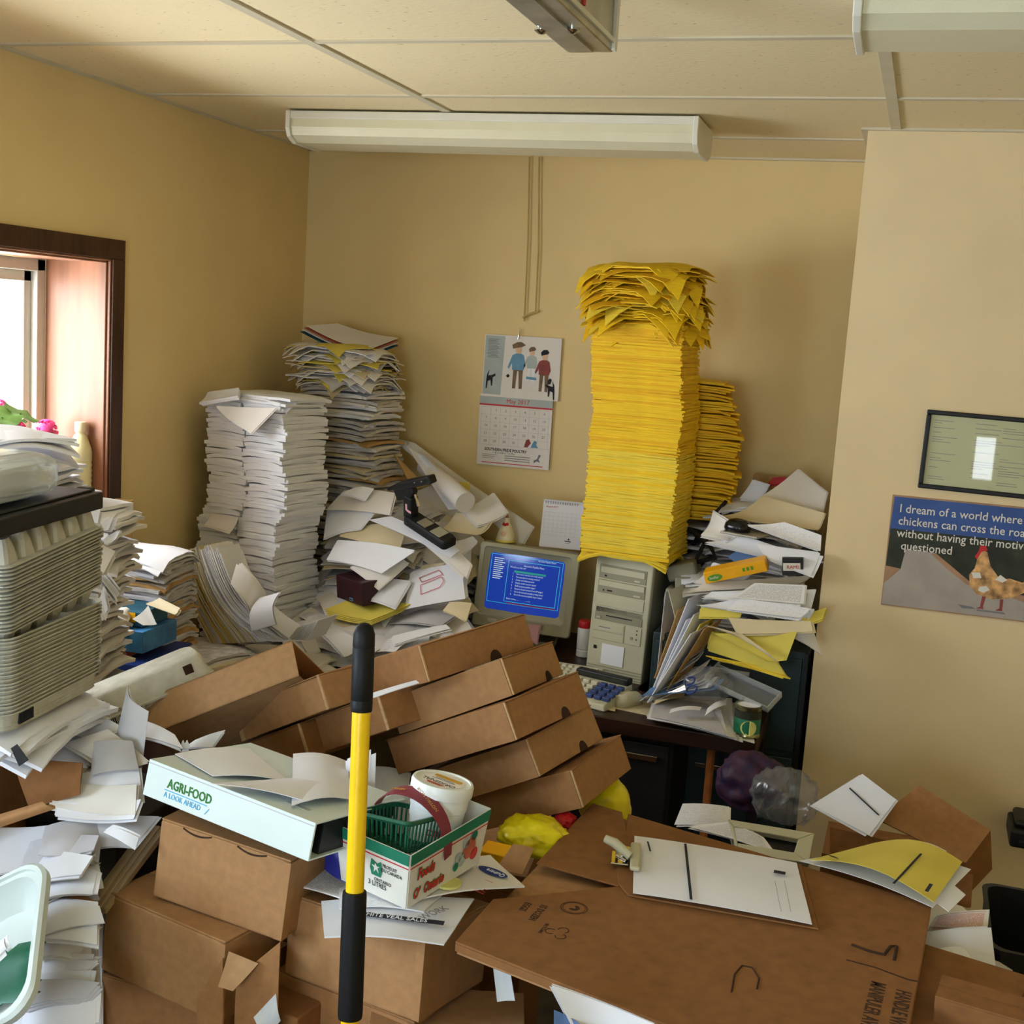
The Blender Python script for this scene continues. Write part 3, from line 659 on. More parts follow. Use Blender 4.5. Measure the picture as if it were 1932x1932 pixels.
for k in range(11): sb(.06, .06+.17*rnd.uniform(.6, 1), .90-.035*k, .913-.035*k, 'scr_white', 'screen_text')
for x in (.20, .225): G().box((x, -.009, .018), (x+.016, -.005, .034)).o('button', 'beige_d', r)
G().box((.055, -.0085, .020), (.085, -.005, .032)).o('maker_badge', 'carton_white', r, bev=.003); text('dtk', .010, 'ink', Matrix.Translation((.060, -.0088, .0225)) @ Matrix.Rotation(math.pi/2, 4, 'X'), r, 'badge_mark') if False else None
g = G(); g.loft([[(MW/2+.08*math.cos(a*.393), .15+.08*math.sin(a*.393), -.03) for a in range(16)], [(MW/2+.07*math.cos(a*.393), .15+.07*math.sin(a*.393), .01) for a in range(16)]]); g.o('swivel', 'beige_d', r, True)
g = G(); g.loft([[(x, y, z) for x, y, _ in rrect(.24, .24, .03, 0, 4, MW/2, .15)] for z in (-.066, -.03)]); g.o('foot', 'beige_d', r, bev=.004)
# pink note stuck on the monitor foot
S([(997, 1178), (1018, 1181), (1012, 1216), (1003, 1210)], 3.78, (0, -1, .05), 'paper_p', 'pink paper slip hanging from the monitor bezel', bulge=.002)

# hen figurine on the monitor
P = MM @ Vector((.075, .05, MH)); r = root('hen_figurine', P, 'cream hen figurine with red comb on the monitor', 'figurine')
G().lathe([(.022, 0), (.031, .004), (.033, .012), (.030, .024), (.024, .042), (.016, .060), (.011, .066), (.011, .074), (.007, .083), (.0, .086)], 20).o('body', 'cream', r, True)
G().lathe([(.0325, .002), (.0345, .005), (.0335, .009), (.0325, .010)], 20, None, False, False).o('base_rim', 'paper_y', r, True)
for k, (x, z) in enumerate(((-.006, .062), (.0, .059), (.006, .063))): G().lathe([(0, -.006), (.005, -.003), (.005, .003), (0, .007)], 10, Matrix.Translation((x, -.013, z))).o('wattle', 'red', r, True)
G().lathe([(.007, 0), (.005, .008), (0, .018)], 10, Matrix.Translation((0, 0, .080))).o('comb', 'salmon', r, True)
g = G(); g.lathe([(0, -.002), (.010, 0), (0, .002)], 12, Matrix.Translation((0, -.028, .033)) @ Matrix.Rotation(R(75), 4, 'X')); g.o('painted_wing', 'skin_print', r, True)
# tent calendar on the monitor
bl = MM @ Vector((.188, .07, MH)); H = .150
r = root('desk_calendar', frame(bl, (1, .22, -.02), (0, 0, 1)), 'white spiral-bound tent calendar standing on the monitor', 'calendar')
Wd = .136
T = Matrix.Rotation(R(-10), 4, 'X')
G().box((0, 0, 0), (Wd, .002, H), T).o('front_page', 'paper', r); G().box((0, .058, 0), (Wd, .06, H), Matrix.Translation((0, 0, 0)) @ Matrix.Translation((0, .0, 0)) @ Matrix.Rotation(R(11), 4, 'X') @ Matrix.Translation((0, -.003, .0))).o('rear_page', 'paper_b', r)
G().box((0, -.002, 0), (Wd, .062, .002)).o('base_board', 'paper_b', r); G().box((-.001, -.003, .001), (Wd+.001, .0, .018), T).o('base_flap', 'paper', r)
T2 = T @ Matrix.Rotation(math.pi/2, 4, 'X')
for k in range(14): G().tube([(.008+k*.0082, .004*math.cos(a), H+.001+.004*math.sin(a)) for a in [i*.9 for i in range(7)]], .0007, 5, T).o('ring', 'ink', r, True)
text('August 2017', .008, 'red_ink', T2 @ Matrix.Translation((.01, H-.016, .0008)), r, 'month_name', depth=.0001)
for k in range(7): flat([(.008, .04+.013*k), (Wd-.008, .04+.013*k), (Wd-.008, .0404+.013*k), (.008, .0404+.013*k)], 'grey_print', r, 'grid_line', T2, .0004, .0002)
for k in range(8): flat([(.008+.0151*k, .04), (.0084+.0151*k, .04), (.0084+.0151*k, .118), (.008+.0151*k, .118)], 'grey_print', r, 'grid_line', T2, .0004, .0002)
flat([(.083, .024), (.104, .023), (.104, .026), (.083, .027)], 'ink', r, 'company_mark', T2, .0005, .0002); flat([(.092, .029), (.096, .036), (.100, .030), (.097, .029)], 'ink', r, 'company_mark', T2, .0005, .0002); flat([(.086, .018), (.1, .018), (.1, .0195), (.086, .0195)], 'ink_l', r, 'company_mark', T2, .0005, .0002)

# canister between monitor and tower
P = pz(1100, 1238, DZ); r = root('canister', P, 'white plastic canister with red screw lid between monitor and tower', 'canister')
G().lathe([(.020, 0), (.024, .002), (.024, .022), (.022, .024), (.022, .026), (.024, .028), (.024, .092), (.021, .098), (.018, .1)], 24).o('body', 'tub', r, True); G().lathe([(.0215, .098), (.0225, .100), (.0225, .118), (.020, .1215), (0, .1215)], 24).o('lid', 'red', r, True)
# keyboard
a, b = pz(1050, 1262, DZ+.02), pz(1108, 1246, DZ+.02)
r = root('keyboard', frame(Vector((-1.30, 3.50, DZ)), (1, -.03, 0), (0, 0, 1)), 'beige keyboard half hidden behind the cardboard trays', 'keyboard')
G().loft([[(0, 0, 0), (.45, 0, 0), (.45, .17, 0), (0, .17, 0)], [(.004, .004, .016), (.446, .004, .016), (.446, .166, .036), (.004, .166, .036)]]).o('case', 'beige', r, bev=.003)
key = G().loft([rrect(.016, .016, .002, 0), rrect(.0125, .0125, .003, .007)]).o('key', 'keys', r)
for j in range(6):
    for i in range(21):
        if i == 0 and j == 0: o = key
        else: o = bpy.data.objects.new('key', key.data); COL.objects.link(o); o.parent = r
        o.location = (.022+.0203*i, .022+.0235*j, .0165+.0028*j+.001); o.rotation_euler = (R(7), 0, 0)
# adding machine
C = pz(1130, 1302, DZ+.03); r = root('desk_calculator', frame(Vector((C.x-.005, C.y-.01, DZ)), (1, -.28, 0), (0, 0, 1)), 'grey desk calculator with blue keys beside the mouse', 'calculator')
G().loft([[(-.11, -.08, 0), (.075, -.08, 0), (.075, .09, 0), (-.11, .09, 0)], [(-.106, -.076, .018), (.071, -.076, .018), (.071, .086, .05), (-.106, .086, .05)]]).o('case', 'beige', r, bev=.004)
G().box((-.105, .055, .046), (.072, .086, .066)).o('display_housing', 'black', r, bev=.004); G().box((-.09, .0545, .050), (.06, .056, .060)).o('display', 'dark_print', r)
for j in range(4):
    for i in range(6):
        x, y = -.088+.028*i, -.058+.026*j; G().box((x, y, .020+(y+.076)*.19), (x+.021, y+.017, .031+(y+.076)*.19)).o('key', 'blue_key' if i > 2 else 'keys', r, bev=.002)
# mouse on a mat of card
P = pz(1182, 1328, DZ+.002)
G().box((-.06, -.06, 0), (.10, .10, .002)).o('mouse_mat', 'paper_c', mw=Matrix.Translation((P.x, P.y, DZ)) @ Matrix.Rotation(R(-8), 4, 'Z'))
tag(bpy.data.objects['mouse_mat'], 'tan card under the computer mouse at the desk edge', 'mat')
sheet('yellow_note', [pz(1124, 1334, DZ+.003), pz(1160, 1342, DZ+.003), pz(1166, 1322, DZ+.003), pz(1128, 1312, DZ+.003)], 'paper_c', 'small tan note on the desk edge beside the mouse', 'paper')
r = root('computer_mouse', Matrix.Translation((P.x, P.y, DZ+.0025)) @ Matrix.Rotation(R(-28), 4, 'Z'), 'beige computer mouse at the front edge of the desk', 'mouse')
G().loft([rrect(.058, .098, .024, 0, 6), rrect(.064, .104, .027, .010, 6), rrect(.058, .096, .026, .024, 6), rrect(.040, .074, .02, .033, 6), rrect(.016, .034, .008, .036, 6)]).o('shell', 'beige', r, True); G().box((-.0006, .012, .018), (.0006, .05, .0375)).o('button_gap', 'ink', r)
G().tube([(0, .05, .012), (.02, .09, .008), (.06, .10, .006), (.09, .13, .006)], .0022, 6).o('cord', 'beige_d', r, True)

# ------------------------------------------------------------------ stacks of paper
def pile(name, variants, mats, n, z0, z1, place, label, cat, group, yawj, offj, seed, tilt=.01, parts=None):
    """n limp bundles laid one on another, each an object; place(z) gives centre x, y and yaw"""
    rr = random.Random(seed)
    for i in range(n):
        z = z0+(z1-z0)*i/n; x, y, yaw = place(z); k = rr.randrange(len(variants)); m = mats(rr, i/n) if callable(mats) else rr.choice(mats)
        key = (id(variants), k, m)
        if key not in _mc:
            v, f, uv = variants[k]; me = bpy.data.meshes.new(name); me.from_pydata([tuple(p) for p in v], [], f); me.polygons.foreach_set('use_smooth', [True]*len(me.polygons)); me.set_sharp_from_angle(angle=R(30))
            L = me.uv_layers.new(name='UVMap')
            for lp in me.loops: L.data[lp.index].uv = uv[lp.vertex_index]
            me.materials.append(M[m]); _mc[key] = me
        o = bpy.data.objects.new(name, _mc[key]); COL.objects.link(o)
        o.location = (x+rr.uniform(-offj, offj), y+rr.uniform(-offj, offj), z)
        o.rotation_euler = (rr.uniform(-tilt, tilt), rr.uniform(-tilt, tilt), yaw+rr.uniform(-yawj, yawj)+(math.pi if rr.random() < .5 else 0))
        tag(o, label, cat, group)
_mc = {}; _keep = []
def variants(*a): _keep.append(a[0]); return a[0]
def lerp_path(pts):
    pts = sorted(pts, key=lambda p: p[0])
    def f(z):
        if z <= pts[0][0]: return pts[0][1]
        for (a, u), (b, v) in zip(pts, pts[1:]):
            if z <= b: t = (z-a)/(b-a); return u+(v-u)*t
        return pts[-1][1]
    return f
# tall yellow stack on the tower
YS = 3.635
pth = lerp_path([(p.z, p.x) for p in (py(x, y, YS) for x, y in ((1094, 1052), (1098, 990), (1108, 905), (1111, 840), (1118, 770), (1115, 690), (1118, 600), (1118, 480)))])
def yplace(z): yaw = R(-3); x = pth(z); return (x+.138*math.cos(yaw)-.11*math.sin(yaw), YS+.11+.138*math.sin(yaw), yaw)
ztop = py(1120, 604, YS).z; zmax = py(1200, 480, YS).z-.02
VY = [slab(.276, .218, .0058, 100+k, .0013, .0012, 7, 5, .003) for k in range(10)]
pile('yellow_envelope', VY, lambda r_, t: r_.choice(['yellow_b', 'yellow_b', 'yellow_a'] if t < .45 else ['yellow_a', 'yellow_a', 'yellow_c']), 165, TH+.7505+.006, ztop, yplace, 'yellow paper in the neat part of the tall stack on the tower', 'yellow paper', 'neat sheets of the tall yellow stack', R(1.6), .003, 11, .006)
VD = [slab(.276, .218, .006, 160+k, .003, .022, 8, 6, .003) for k in range(3)]
pile('yellow_envelope', VD, ['yellow_b', 'yellow_b'], 4, TH+.7505+.004, TH+.7505+.016, lambda z: (yplace(z)[0]-.004, YS+.10, R(-3)), 'drooping yellow paper at the foot of the tall stack on the tower', 'yellow paper', 'drooping lowest yellow sheets', R(2), .004, 12, .004)
VM = [slab(.285, .225, .0025, 200+k, .006, .042, 8, 6, .006) for k in range(10)]
pile('yellow_envelope', VM, ['yellow_a', 'yellow_c', 'yellow_b', 'yellow_a'], 92, ztop, zmax, lambda z: (yplace(z)[0]+.0, YS+.11, R(-3)), 'crooked yellow paper in the ragged top of the tall stack', 'yellow paper', 'ragged top of the tall yellow stack', R(24), .034, 13, .07)
# second yellow stack behind it
pth2 = lerp_path([(p.z, p.x) for p in (py(x, y, 3.93) for x, y in ((1312, 972), (1330, 930), (1338, 880), (1342, 830), (1335, 780), (1322, 715)))])
VB = [slab(.276, .218, .006, 240+k, .003, .008, 7, 5, .004) for k in range(8)]
z0, z1 = py(1320, 975, 3.93).z, py(1320, 716, 3.93).z
pile('yellow_envelope', VB, ['yellow_c', 'yellow_a', 'yellow_c'], 66, z0, z1, lambda z: (pth2(z)-.06, 3.99, R(10)), 'yellow paper in the shorter stack behind the tall one', 'yellow paper', 'shorter yellow stack', R(5), .008, 14, .02)
# support of the second yellow stack: a paper bundle pile on the cabinet
VP = [slab(.279, .216, .009, 300+k, .003, .008, 6, 5, .003) for k in range(8)]
pile('paper_bundle', VP, ['stack_mix', 'stack_white', 'paper_g'], 10, .932, z0-.004, lambda z: (pth2(z0)-.06, 3.99, R(6)), 'paper bundle under the shorter yellow stack', 'paper', 'bundles under the shorter yellow stack', R(6), .01, 15)

# white stack, two columns of folded bundles
WP = lerp_path([(p.z, p.x) for p in (py(x, y, 3.40) for x, y in ((520, 1225), (520, 1110), (514, 1060), (521, 1037), (515, 1009), (533, 975), (540, 930), (534, 890), (531, 876), (537, 830), (532, 778), (540, 745)))])
wd = Vector((-.987, .16, 0)); we = Vector((.16, .987, 0)); wyaw = math.atan2(-wd.y, -wd.x)
zt = py(540, 748, 3.40).z
VW = [slab(.152, .222, .0115, 330+k, .003, .004, 6, 5, .004) for k in range(10)]
for c, lab in ((0, 'folded white bundle in the tall white stack, column at the front corner'), (1, 'folded white bundle in the tall white stack, column nearer the window wall')):
    def wplace(z, c=c): q = Vector((WP(z), 3.40, 0))+wd*(.077+.156*c)+we*.112; return (q.x, q.y, wyaw)
    pile('white_bundle', VW, ['stack_white', 'stack_white', 'paper'], 72, DZ+.002, zt-.02, wplace, lab, 'paper', lab[lab.index('column'):]+' of the white stack', R(2.6), .0055, 20+c, .02)
VW2 = [slab(.30, .225, .008, 350+k, .005, .02, 7, 5, .003) for k in range(4)]
pile('white_bundle', VW2, ['paper', 'stack_white'], 3, zt-.024, zt+.0, lambda z: (WP(z)-.12, 3.53, wyaw), 'wide white sheet bundle topping the tall white stack', 'paper', 'top bundles of the white stack', R(5), .01, 24, .03)
S([(407, 766), (521, 770), (474, 818), (430, 790)], 3.385, (-.1, -1, .35), 'paper_w', 'white sheet corner hanging down over the tall white stack', bulge=.004)
S([(378, 762), (394, 742), (452, 734), (450, 750)], 3.38, (-.2, -.5, .9), 'paper', 'small folded white packet lying on the white stack edge', bulge=.006, t=.006)
S([(386, 990), (400, 968), (450, 976), (436, 1004)], 3.405, (-.15, -1, .3), 'paper_w', 'bent white sheet poking from the middle of the white stack', bulge=.006)

# mixed stack behind the white one
zA, zB = DZ+.002, py(650, 720, 3.86).z
mpth = lerp_path([(p.z, p.x) for p in (py(x, y, 3.86) for x, y in ((640, 1150), (640, 1000), (655, 930), (650, 880), (640, 820), (645, 770), (640, 720), (632, 640)))])
VX = [slab(.285, .222, .009, 400+k, .004, .008, 7, 5, .006) for k in range(12)]
mm = lambda r_, t: r_.choice(['stack_mix', 'paper_g', 'paper_w', 'paper_k', 'paper_c', 'stack_mix', 'paper_g', 'paper_b'])
pile('mixed_bundle', VX, mm, 84, zA, zB, lambda z: (mpth(z)+.0, 3.94, R(-6)), 'grey and tan bundle in the mixed stack behind the white stack', 'paper', 'mixed paper stack', R(9), .012, 30, .035)
VX2 = [slab(.285, .222, .003, 430+k, .006, .028, 8, 6, .006) for k in range(10)]
pile('mixed_bundle', VX2, lambda r_, t: r_.choice(['paper', 'paper_w', 'paper_y', 'paper_c', 'paper_g', 'paper_w', 'tan_edge']), 42, zB, py(650, 650, 3.86).z, lambda z: (mpth(z)-.01, 3.93, R(-14)), 'splayed bundle in the crooked top of the mixed stack', 'paper', 'crooked top of the mixed stack', R(22), .03, 31, .07)
zq = py(650, 652, 3.86).z
for k, (m, dz, lab) in enumerate((('teal', .0, 'dark green folder near the top of the mixed stack'), ('paper_w', .006, 'cream sheet under the top page of the mixed stack'), ('salmon', .010, 'reddish folder edge under the top page of the mixed stack'), ('paper_w', .015, 'large pale page covering the mixed stack'))):
    o = S([(566+4*k, 622-k), (690, 672-2*k), (752, 648-2*k), (628+3*k, 618-k)], 3.90, (.25, -.3, .9), m, lab, name='folder_sheet', bulge=-.012, t=.002, pages=0); o.location.z += dz-.006
S([(600, 662), (626, 615), (652, 650), (630, 668)], 3.95, (0, -1, .3), 'paper_w', 'paper corner sticking up behind the top of the mixed stack', bulge=.002)

# ================================================================== loose heaps
VS = [slab(.279, .216, .0012, 500+k, .007, .020, 8, 6, .001) for k in range(12)]
VS2 = [slab(.24, .16, .0012, 520+k, .008, .018, 7, 5, .001) for k in range(8)]
def heap(name, vs, mats, n, xr, yr, h, label, cat, group, seed, lift=.02, jit=.18):
    """n single sheets lying on the surface z = h(x, y), each an object"""
    rr = random.Random(seed)
    for i in range(n):
        x, y = rr.uniform(*xr), rr.uniform(*yr); e = .03
        nx, ny = -(h(x+e, y)-h(x-e, y))/(2*e), -(h(x, y+e)-h(x, y-e))/(2*e)
        nz = Vector((nx+rr.gauss(0, jit), ny+rr.gauss(0, jit), 1)).normalized()
        k = rr.randrange(len(vs)); m = rr.choice(mats); key = (id(vs), k, m)
        if key not in _mc:
            v, f, uv = vs[k]; me = bpy.data.meshes.new(name); me.from_pydata([tuple(p) for p in v], [], f); me.polygons.foreach_set('use_smooth', [True]*len(me.polygons)); me.set_sharp_from_angle(angle=R(42))
            L = me.uv_layers.new(name='UVMap')
            for lp in me.loops: L.data[lp.index].uv = uv[lp.vertex_index]
            me.materials.append(M[m]); _mc[key] = me
        o = bpy.data.objects.new(name, _mc[key]); COL.objects.link(o)
        q = Vector((0, 0, 1)).rotation_difference(nz)
        o.rotation_mode = 'QUATERNION'; o.rotation_quaternion = q @ Euler((0, 0, rr.uniform(0, 6.28))).to_quaternion()
        o.location = (x, y, h(x, y)+lift*i/n); tag(o, label, cat, group)
def hc(x, y):
    a = .77+max(0, y-3.45)*.58; s = min(1, max(0, (-1.30-x)/.22)); return max(DZ+.012, DZ+.02+(a-DZ)*(.55+.45*s))
# body of the central heap: short stacks stepping up towards the wall
for k, (x, y, zt_) in enumerate(((-1.58, 3.56, .83), (-1.58, 3.76, .95), (-1.52, 3.98, 1.06), (-1.72, 3.66, .90), (-1.42, 4.04, 1.0))):
    pile('paper_bundle', VX, lambda r_, t: r_.choice(['paper', 'paper_b', 'paper_w', 'paper_c', 'paper_g', 'stack_mix']), max(3, int((zt_-DZ)/.013)), DZ+.002, zt_-.02, lambda z, x=x, y=y: (x, y, R(rnd.uniform(-20, 20))), 'paper bundle inside the sloping heap between white stack and monitor', 'paper', 'body of the sloping paper heap', R(25), .02, 40+k, .06)
heap('loose_sheet', VS+[], ['paper', 'paper_b', 'paper_b', 'paper_w', 'print', 'paper', 'paper_c'], 64, (-1.74, -1.44), (3.56, 4.02), hc, 'loose sheet on the sloping heap between white stack and monitor', 'paper', 'loose sheets of the sloping heap', 50, .05, .16)
SL = (-.05, -.55, .83)
S([(745, 830), (782, 838), (1005, 995), (985, 1028)], 4.10, (0, -1, .42), 'paper_w', 'long pale sheet leaning on the wall beside the hen figurine', bulge=.0)
S([(768, 842), (800, 860), (884, 945), (846, 962)], 3.98, (.0, -.9, .5), 'paper', 'wide curled sheet leaning behind the black stapler', bulge=.03)
S([(744, 858), (760, 872), (800, 912), (778, 920)], 3.97, (.2, -.9, .4), 'paper_k', 'brown cardboard strip under the curled sheet by the stapler', bulge=.004, t=.003)
# rolled paper tube
a, b = py(842, 908, 3.93), py(882, 946, 3.80)
g = G(); L_ = []
G().tube([py(800, 880, 4.02), py(846, 918, 3.92), py(878, 948, 3.84)], [.028, .034, .036], 18).o('paper_roll', 'paper_w', smooth=True); tag(bpy.data.objects['paper_roll'], 'thick roll of pale paper beyond the black stapler', 'paper roll')
S([(852, 908), (882, 910), (880, 938), (856, 930)], 3.96, (0, -1, .4), 'paper_y', 'small yellow-green note standing behind the paper roll', bulge=.004)
S([(870, 962), (930, 930), (958, 968), (900, 992)], 3.90, SL, 'paper_w', 'cream flyer with dark scribble beside the hen figurine', bulge=.01)
S([(832, 1000), (860, 968), (925, 985), (900, 1010)], 3.82, SL, 'paper_c', 'tan sheet lying in front of the paper roll', bulge=.012)
S([(838, 1022), (892, 1012), (902, 1022), (860, 1050)], 3.72, SL, 'paper', 'white folded sheet beside the monitor top corner', bulge=.01)
VH = [slab(.279, .216, .003, 700+k, .006, .020, 8, 6, .003) for k in range(12)]
pile('paper_bundle', VH, lambda r_, t: r_.choice(['paper', 'paper_b', 'paper_b', 'paper_w', 'paper_g', 'paper_c']), 40, .88, 1.10, lambda z: (-1.69+.10*(z-.88), 3.76, R(-8)), 'sheet in the layered shoulder of the heap beside the mixed stack', 'paper', 'layered shoulder of the heap', R(24), .028, 48, .07)
# main visible sheets, top of the slope to the bottom
for px, y0, n_, m, lab, bu in (
    ([(615, 962), (735, 972), (745, 930), (650, 925)], 3.66, (-.1, -.6, .8), 'paper_w', 'cream sheet high on the heap beside the white stack', .012),
    ([(645, 932), (690, 945), (706, 922), (672, 920)], 3.66, (.2, -.8, .5), 'paper', 'small folded white leaflet beside the mixed stack foot', .012),
    ([(612, 1016), (680, 998), (712, 960), (620, 958)], 3.60, (-.2, -.7, .7), 'paper_b', 'white folded sheet against the white stack side', .015),
    ([(640, 1012), (752, 1046), (766, 1000), (700, 990)], 3.58, (.1, -.6, .8), 'paper_c', 'tan sheet slanting down the middle of the heap', .012),
    ([(700, 980), (850, 1052), (868, 1038), (738, 974)], 3.60, (.1, -.6, .8), 'paper_b', 'long folded sheet slanting under the stapler', .012),
    ([(770, 1000), (880, 1090), (890, 1064), (800, 985)], 3.62, (.15, -.7, .7), 'paper_w', 'cream sheet draped towards the monitor', .016),
    ([(616, 1056), (720, 1082), (780, 1042), (636, 1020)], 3.52, (-.1, -.7, .7), 'paper', 'wide white sheet above the dark maroon box', .016),
    ([(660, 1070), (716, 1112), (770, 1062), (730, 1040)], 3.50, (.1, -.8, .6), 'paper_w', 'white flap folded over the corner of the maroon box', .014),
    ([(690, 1128), (745, 1146), (775, 1096), (712, 1092)], 3.47, (.1, -.7, .7), 'paper_b', 'lavender-white sheet beside the maroon box', .008),
    ([(764, 1096), (800, 1066), (838, 1062), (800, 1110)], 3.56, (.0, -.8, .6), 'paper_c', 'curled cream sheet under the red-ink drawing', .02)):
    S(px, y0, n_, m, lab, bulge=bu)
# thick pad with two red outlines
P4 = [(766, 1146), (880, 1126), (872, 1058), (776, 1078)]
P0 = py(*P4[0], 3.50); nn = (.05, -.78, .62)
r = root('drawing_pad', frame(P0, pn(*P4[1], P0, nn)-P0, nn), 'thick white pad with two red box outlines beside the monitor', 'paper pad')
I = r.matrix_world.inverted(); c = [I @ pn(x, y, P0, nn) for x, y in P4]
for k in range(5):
    o = sheet('page', [p+Vector((.002*k-.004, .004*k-.006, -.004*k)) for p in c], 'paper' if k else 'paper_b', parent=r, bulge=.004, t=.0022, seed=k)
def stroke(p, q):
    a, b = [c[0]*(1-u)*(1-v)+c[1]*u*(1-v)+c[2]*u*v+c[3]*(1-u)*v+Vector((0, 0, .0016+.0062*math.sin(math.pi*u))) for u, v in (p, q)]
    d = (b-a); nrm = Vector((-d.y, d.x, 0)).normalized()*.0009
    g = G(); g.v = [a-nrm, b-nrm, b+nrm, a+nrm]; g.v += [p_+Vector((0, 0, .0006)) for p_ in g.v]; g.f = [(0, 1, 2, 3), (4, 5, 6, 7), (0, 1, 5, 4), (1, 2, 6, 5), (2, 3, 7, 6), (3, 0, 4, 7)]; g.o('red_outline', 'red_ink', r)
for pts in ([(.18, .74), (.55, .84), (.62, .70), (.24, .60), (.18, .74)], [(.22, .53), (.60, .64), (.64, .50), (.57, .36), (.24, .26), (.22, .53)]):
    for p, q in zip(pts, pts[1:]): stroke(p, q)
# maroon box
r = root('maroon_box', pose(R(-30), .1, .0, py(666, 1138, 3.47)), 'dark maroon cardboard box wedged in the heap beside the white stack', 'box')
G().box((-.09, 0, 0), (.055, .10, .075)).o('carton', 'maroon_d', r, bev=.002)
r2 = G().box((-.018, -.0008, .006), (.0, .0004, .015)).o('label', 'blue_ink', r); G().box((-.016, -.0012, .008), (-.002, -.0006, .013)).o('label_field', 'maroon_d', r)
# yellow folders under it
for k in range(4):
    o = S([(612+2*k, 1150+4*k), (700, 1170+3*k), (775-4*k, 1140+4*k), (690, 1118)], 3.45-.003*k, (-.02, -.55, .84), 'paper_y', ['yellow-green folder on top under the maroon box', 'second yellow-green folder under the maroon box', 'third yellow-green folder under the maroon box', 'lowest yellow-green folder under the maroon box'][k], name='folder', cat='folder', bulge=-.01)
for px, y0, m, lab, bu in (
    ([(604, 1182), (690, 1186), (720, 1166), (640, 1160)], 3.44, 'paper_c', 'tan sheet under the yellow folders', .006),
    ([(630, 1212), (700, 1215), (725, 1184), (625, 1184)], 3.40, 'paper_w', 'cream card under the tan sheet by the pole top', .004),
    ([(700, 1214), (820, 1200), (832, 1168), (706, 1180)], 3.42, 'print_d', 'printed form lying in front of the drawing pad', .008),
    ([(720, 1180), (830, 1182), (862, 1160), (790, 1150)], 3.48, 'paper_g', 'grey curled sheet in front of the drawing pad', .02),
    ([(836, 1152), (880, 1172), (890, 1138), (848, 1136)], 3.48, 'paper_c', 'tan slip beside the monitor foot', .004),
    ([(600, 1190), (650, 1240), (690, 1222), (640, 1188)], 3.36, 'paper_b', 'white slip with torn edge at the desk front', .012),
    ([(690, 1232), (745, 1216), (740, 1190), (690, 1196)], 3.36, 'paper_b', 'bluish-white sheet behind the black pole grip', .004),
    ([(745, 1216), (850, 1186), (842, 1178), (740, 1200)], 3.34, 'paper', 'white sheet edge just above the cardboard trays', .004)):
    S(px, y0, (-.02, -.45, .9), m, lab, bulge=bu)
heap('loose_sheet', VS2, ['paper', 'paper_g', 'paper_w', 'paper_b', 'print'], 26, (-1.72, -1.38), (3.36, 3.56), lambda x, y: .775+max(0, y-3.33)*.35, 'loose sheet at the foot of the heap along the desk front', 'paper', 'loose sheets along the desk front', 51, .03, .15)
# curled letter at the end of the top tray, with a red seal
S([(548, 1206), (585, 1238), (600, 1262), (572, 1238)], 3.3, (.3, -.9, .3), 'paper', 'narrow curled paper strip beside the open tray', bulge=.01)
S([(568, 1210), (594, 1204), (604, 1226), (582, 1236)], 3.32, (.1, -.9, .4), 'paper_w', 'small cream card beside the open tray end', bulge=.002)

# ------------------------------------------------------------------ black heavy stapler
HB = py(790, 975, 3.62)
r = root('stapler', frame(py(772, 975, 3.60), (.88, -.40, -.28), (0, -.35, .93)), 'black heavy-duty stapler standing open on the heap', 'stapler')
G().loft([[(x, y, z) for x, y, _ in rrect(.20-.01*k, .056-.008*k, .012, 0, 4, .10, 0)] for k, z in ((0, -.012), (0, .008), (1, .016))]).o('base', 'black', r, True); G().box((.06, -.018, .016), (.10, .018, .0185)).o('anvil_plate', 'galv', r); G().box((.125, -.02, .0165), (.17, .02, .0185)).o('label', 'beige_d', r)
T = Matrix.Rotation(R(-31), 4, 'Y')
G().box((-.012, -.016, .0), (.030, .016, .085), Matrix.Translation((0, 0, .0))).o('column', 'black', r, bev=.006)
G().loft([[(-.014, -.014, .06), (-.014, .014, .06), (-.014, .014, .10), (-.014, -.014, .10)], [(.06, -.013, .058), (.06, .013, .058), (.06, .013, .10), (.06, -.013, .10)], [(.085, -.010, .075), (.085, .010, .075), (.085, .010, .10), (.085, -.010, .10)]], True, True, T).o('magazine', 'black', r, bev=.003)
G().loft([[(-.05, -.014, .096), (-.05, .014, .096), (-.05, .014, .106), (-.05, -.014, .106)], [(.04, -.016, .092), (.04, .016, .092), (.04, .016, .118), (.04, -.016, .118)], [(.200, -.015, .094), (.200, .015, .094), (.200, .015, .120), (.200, -.015, .120)]], True, True, T).o('handle', 'black', r, bev=.005)
for x in (.12, .16): G().lathe([(.003, 0), (.002, .0015), (0, .002)], 8, T @ Matrix.Translation((x, -.0155, .108)) @ Matrix.Rotation(math.pi/2, 4, 'X')).o('rivet', 'chrome', r)
G().box((.004, -.018, .035), (.012, -.0155, .058)).o('red_tab', 'paper_p', r); G().box((.012, -.018, .033), (.03, -.0155, .040)).o('red_tab', 'paper_p', r); G().box((.070, -.004, .03), (.076, .004, .08), T).o('guide_plate', 'chrome', r)

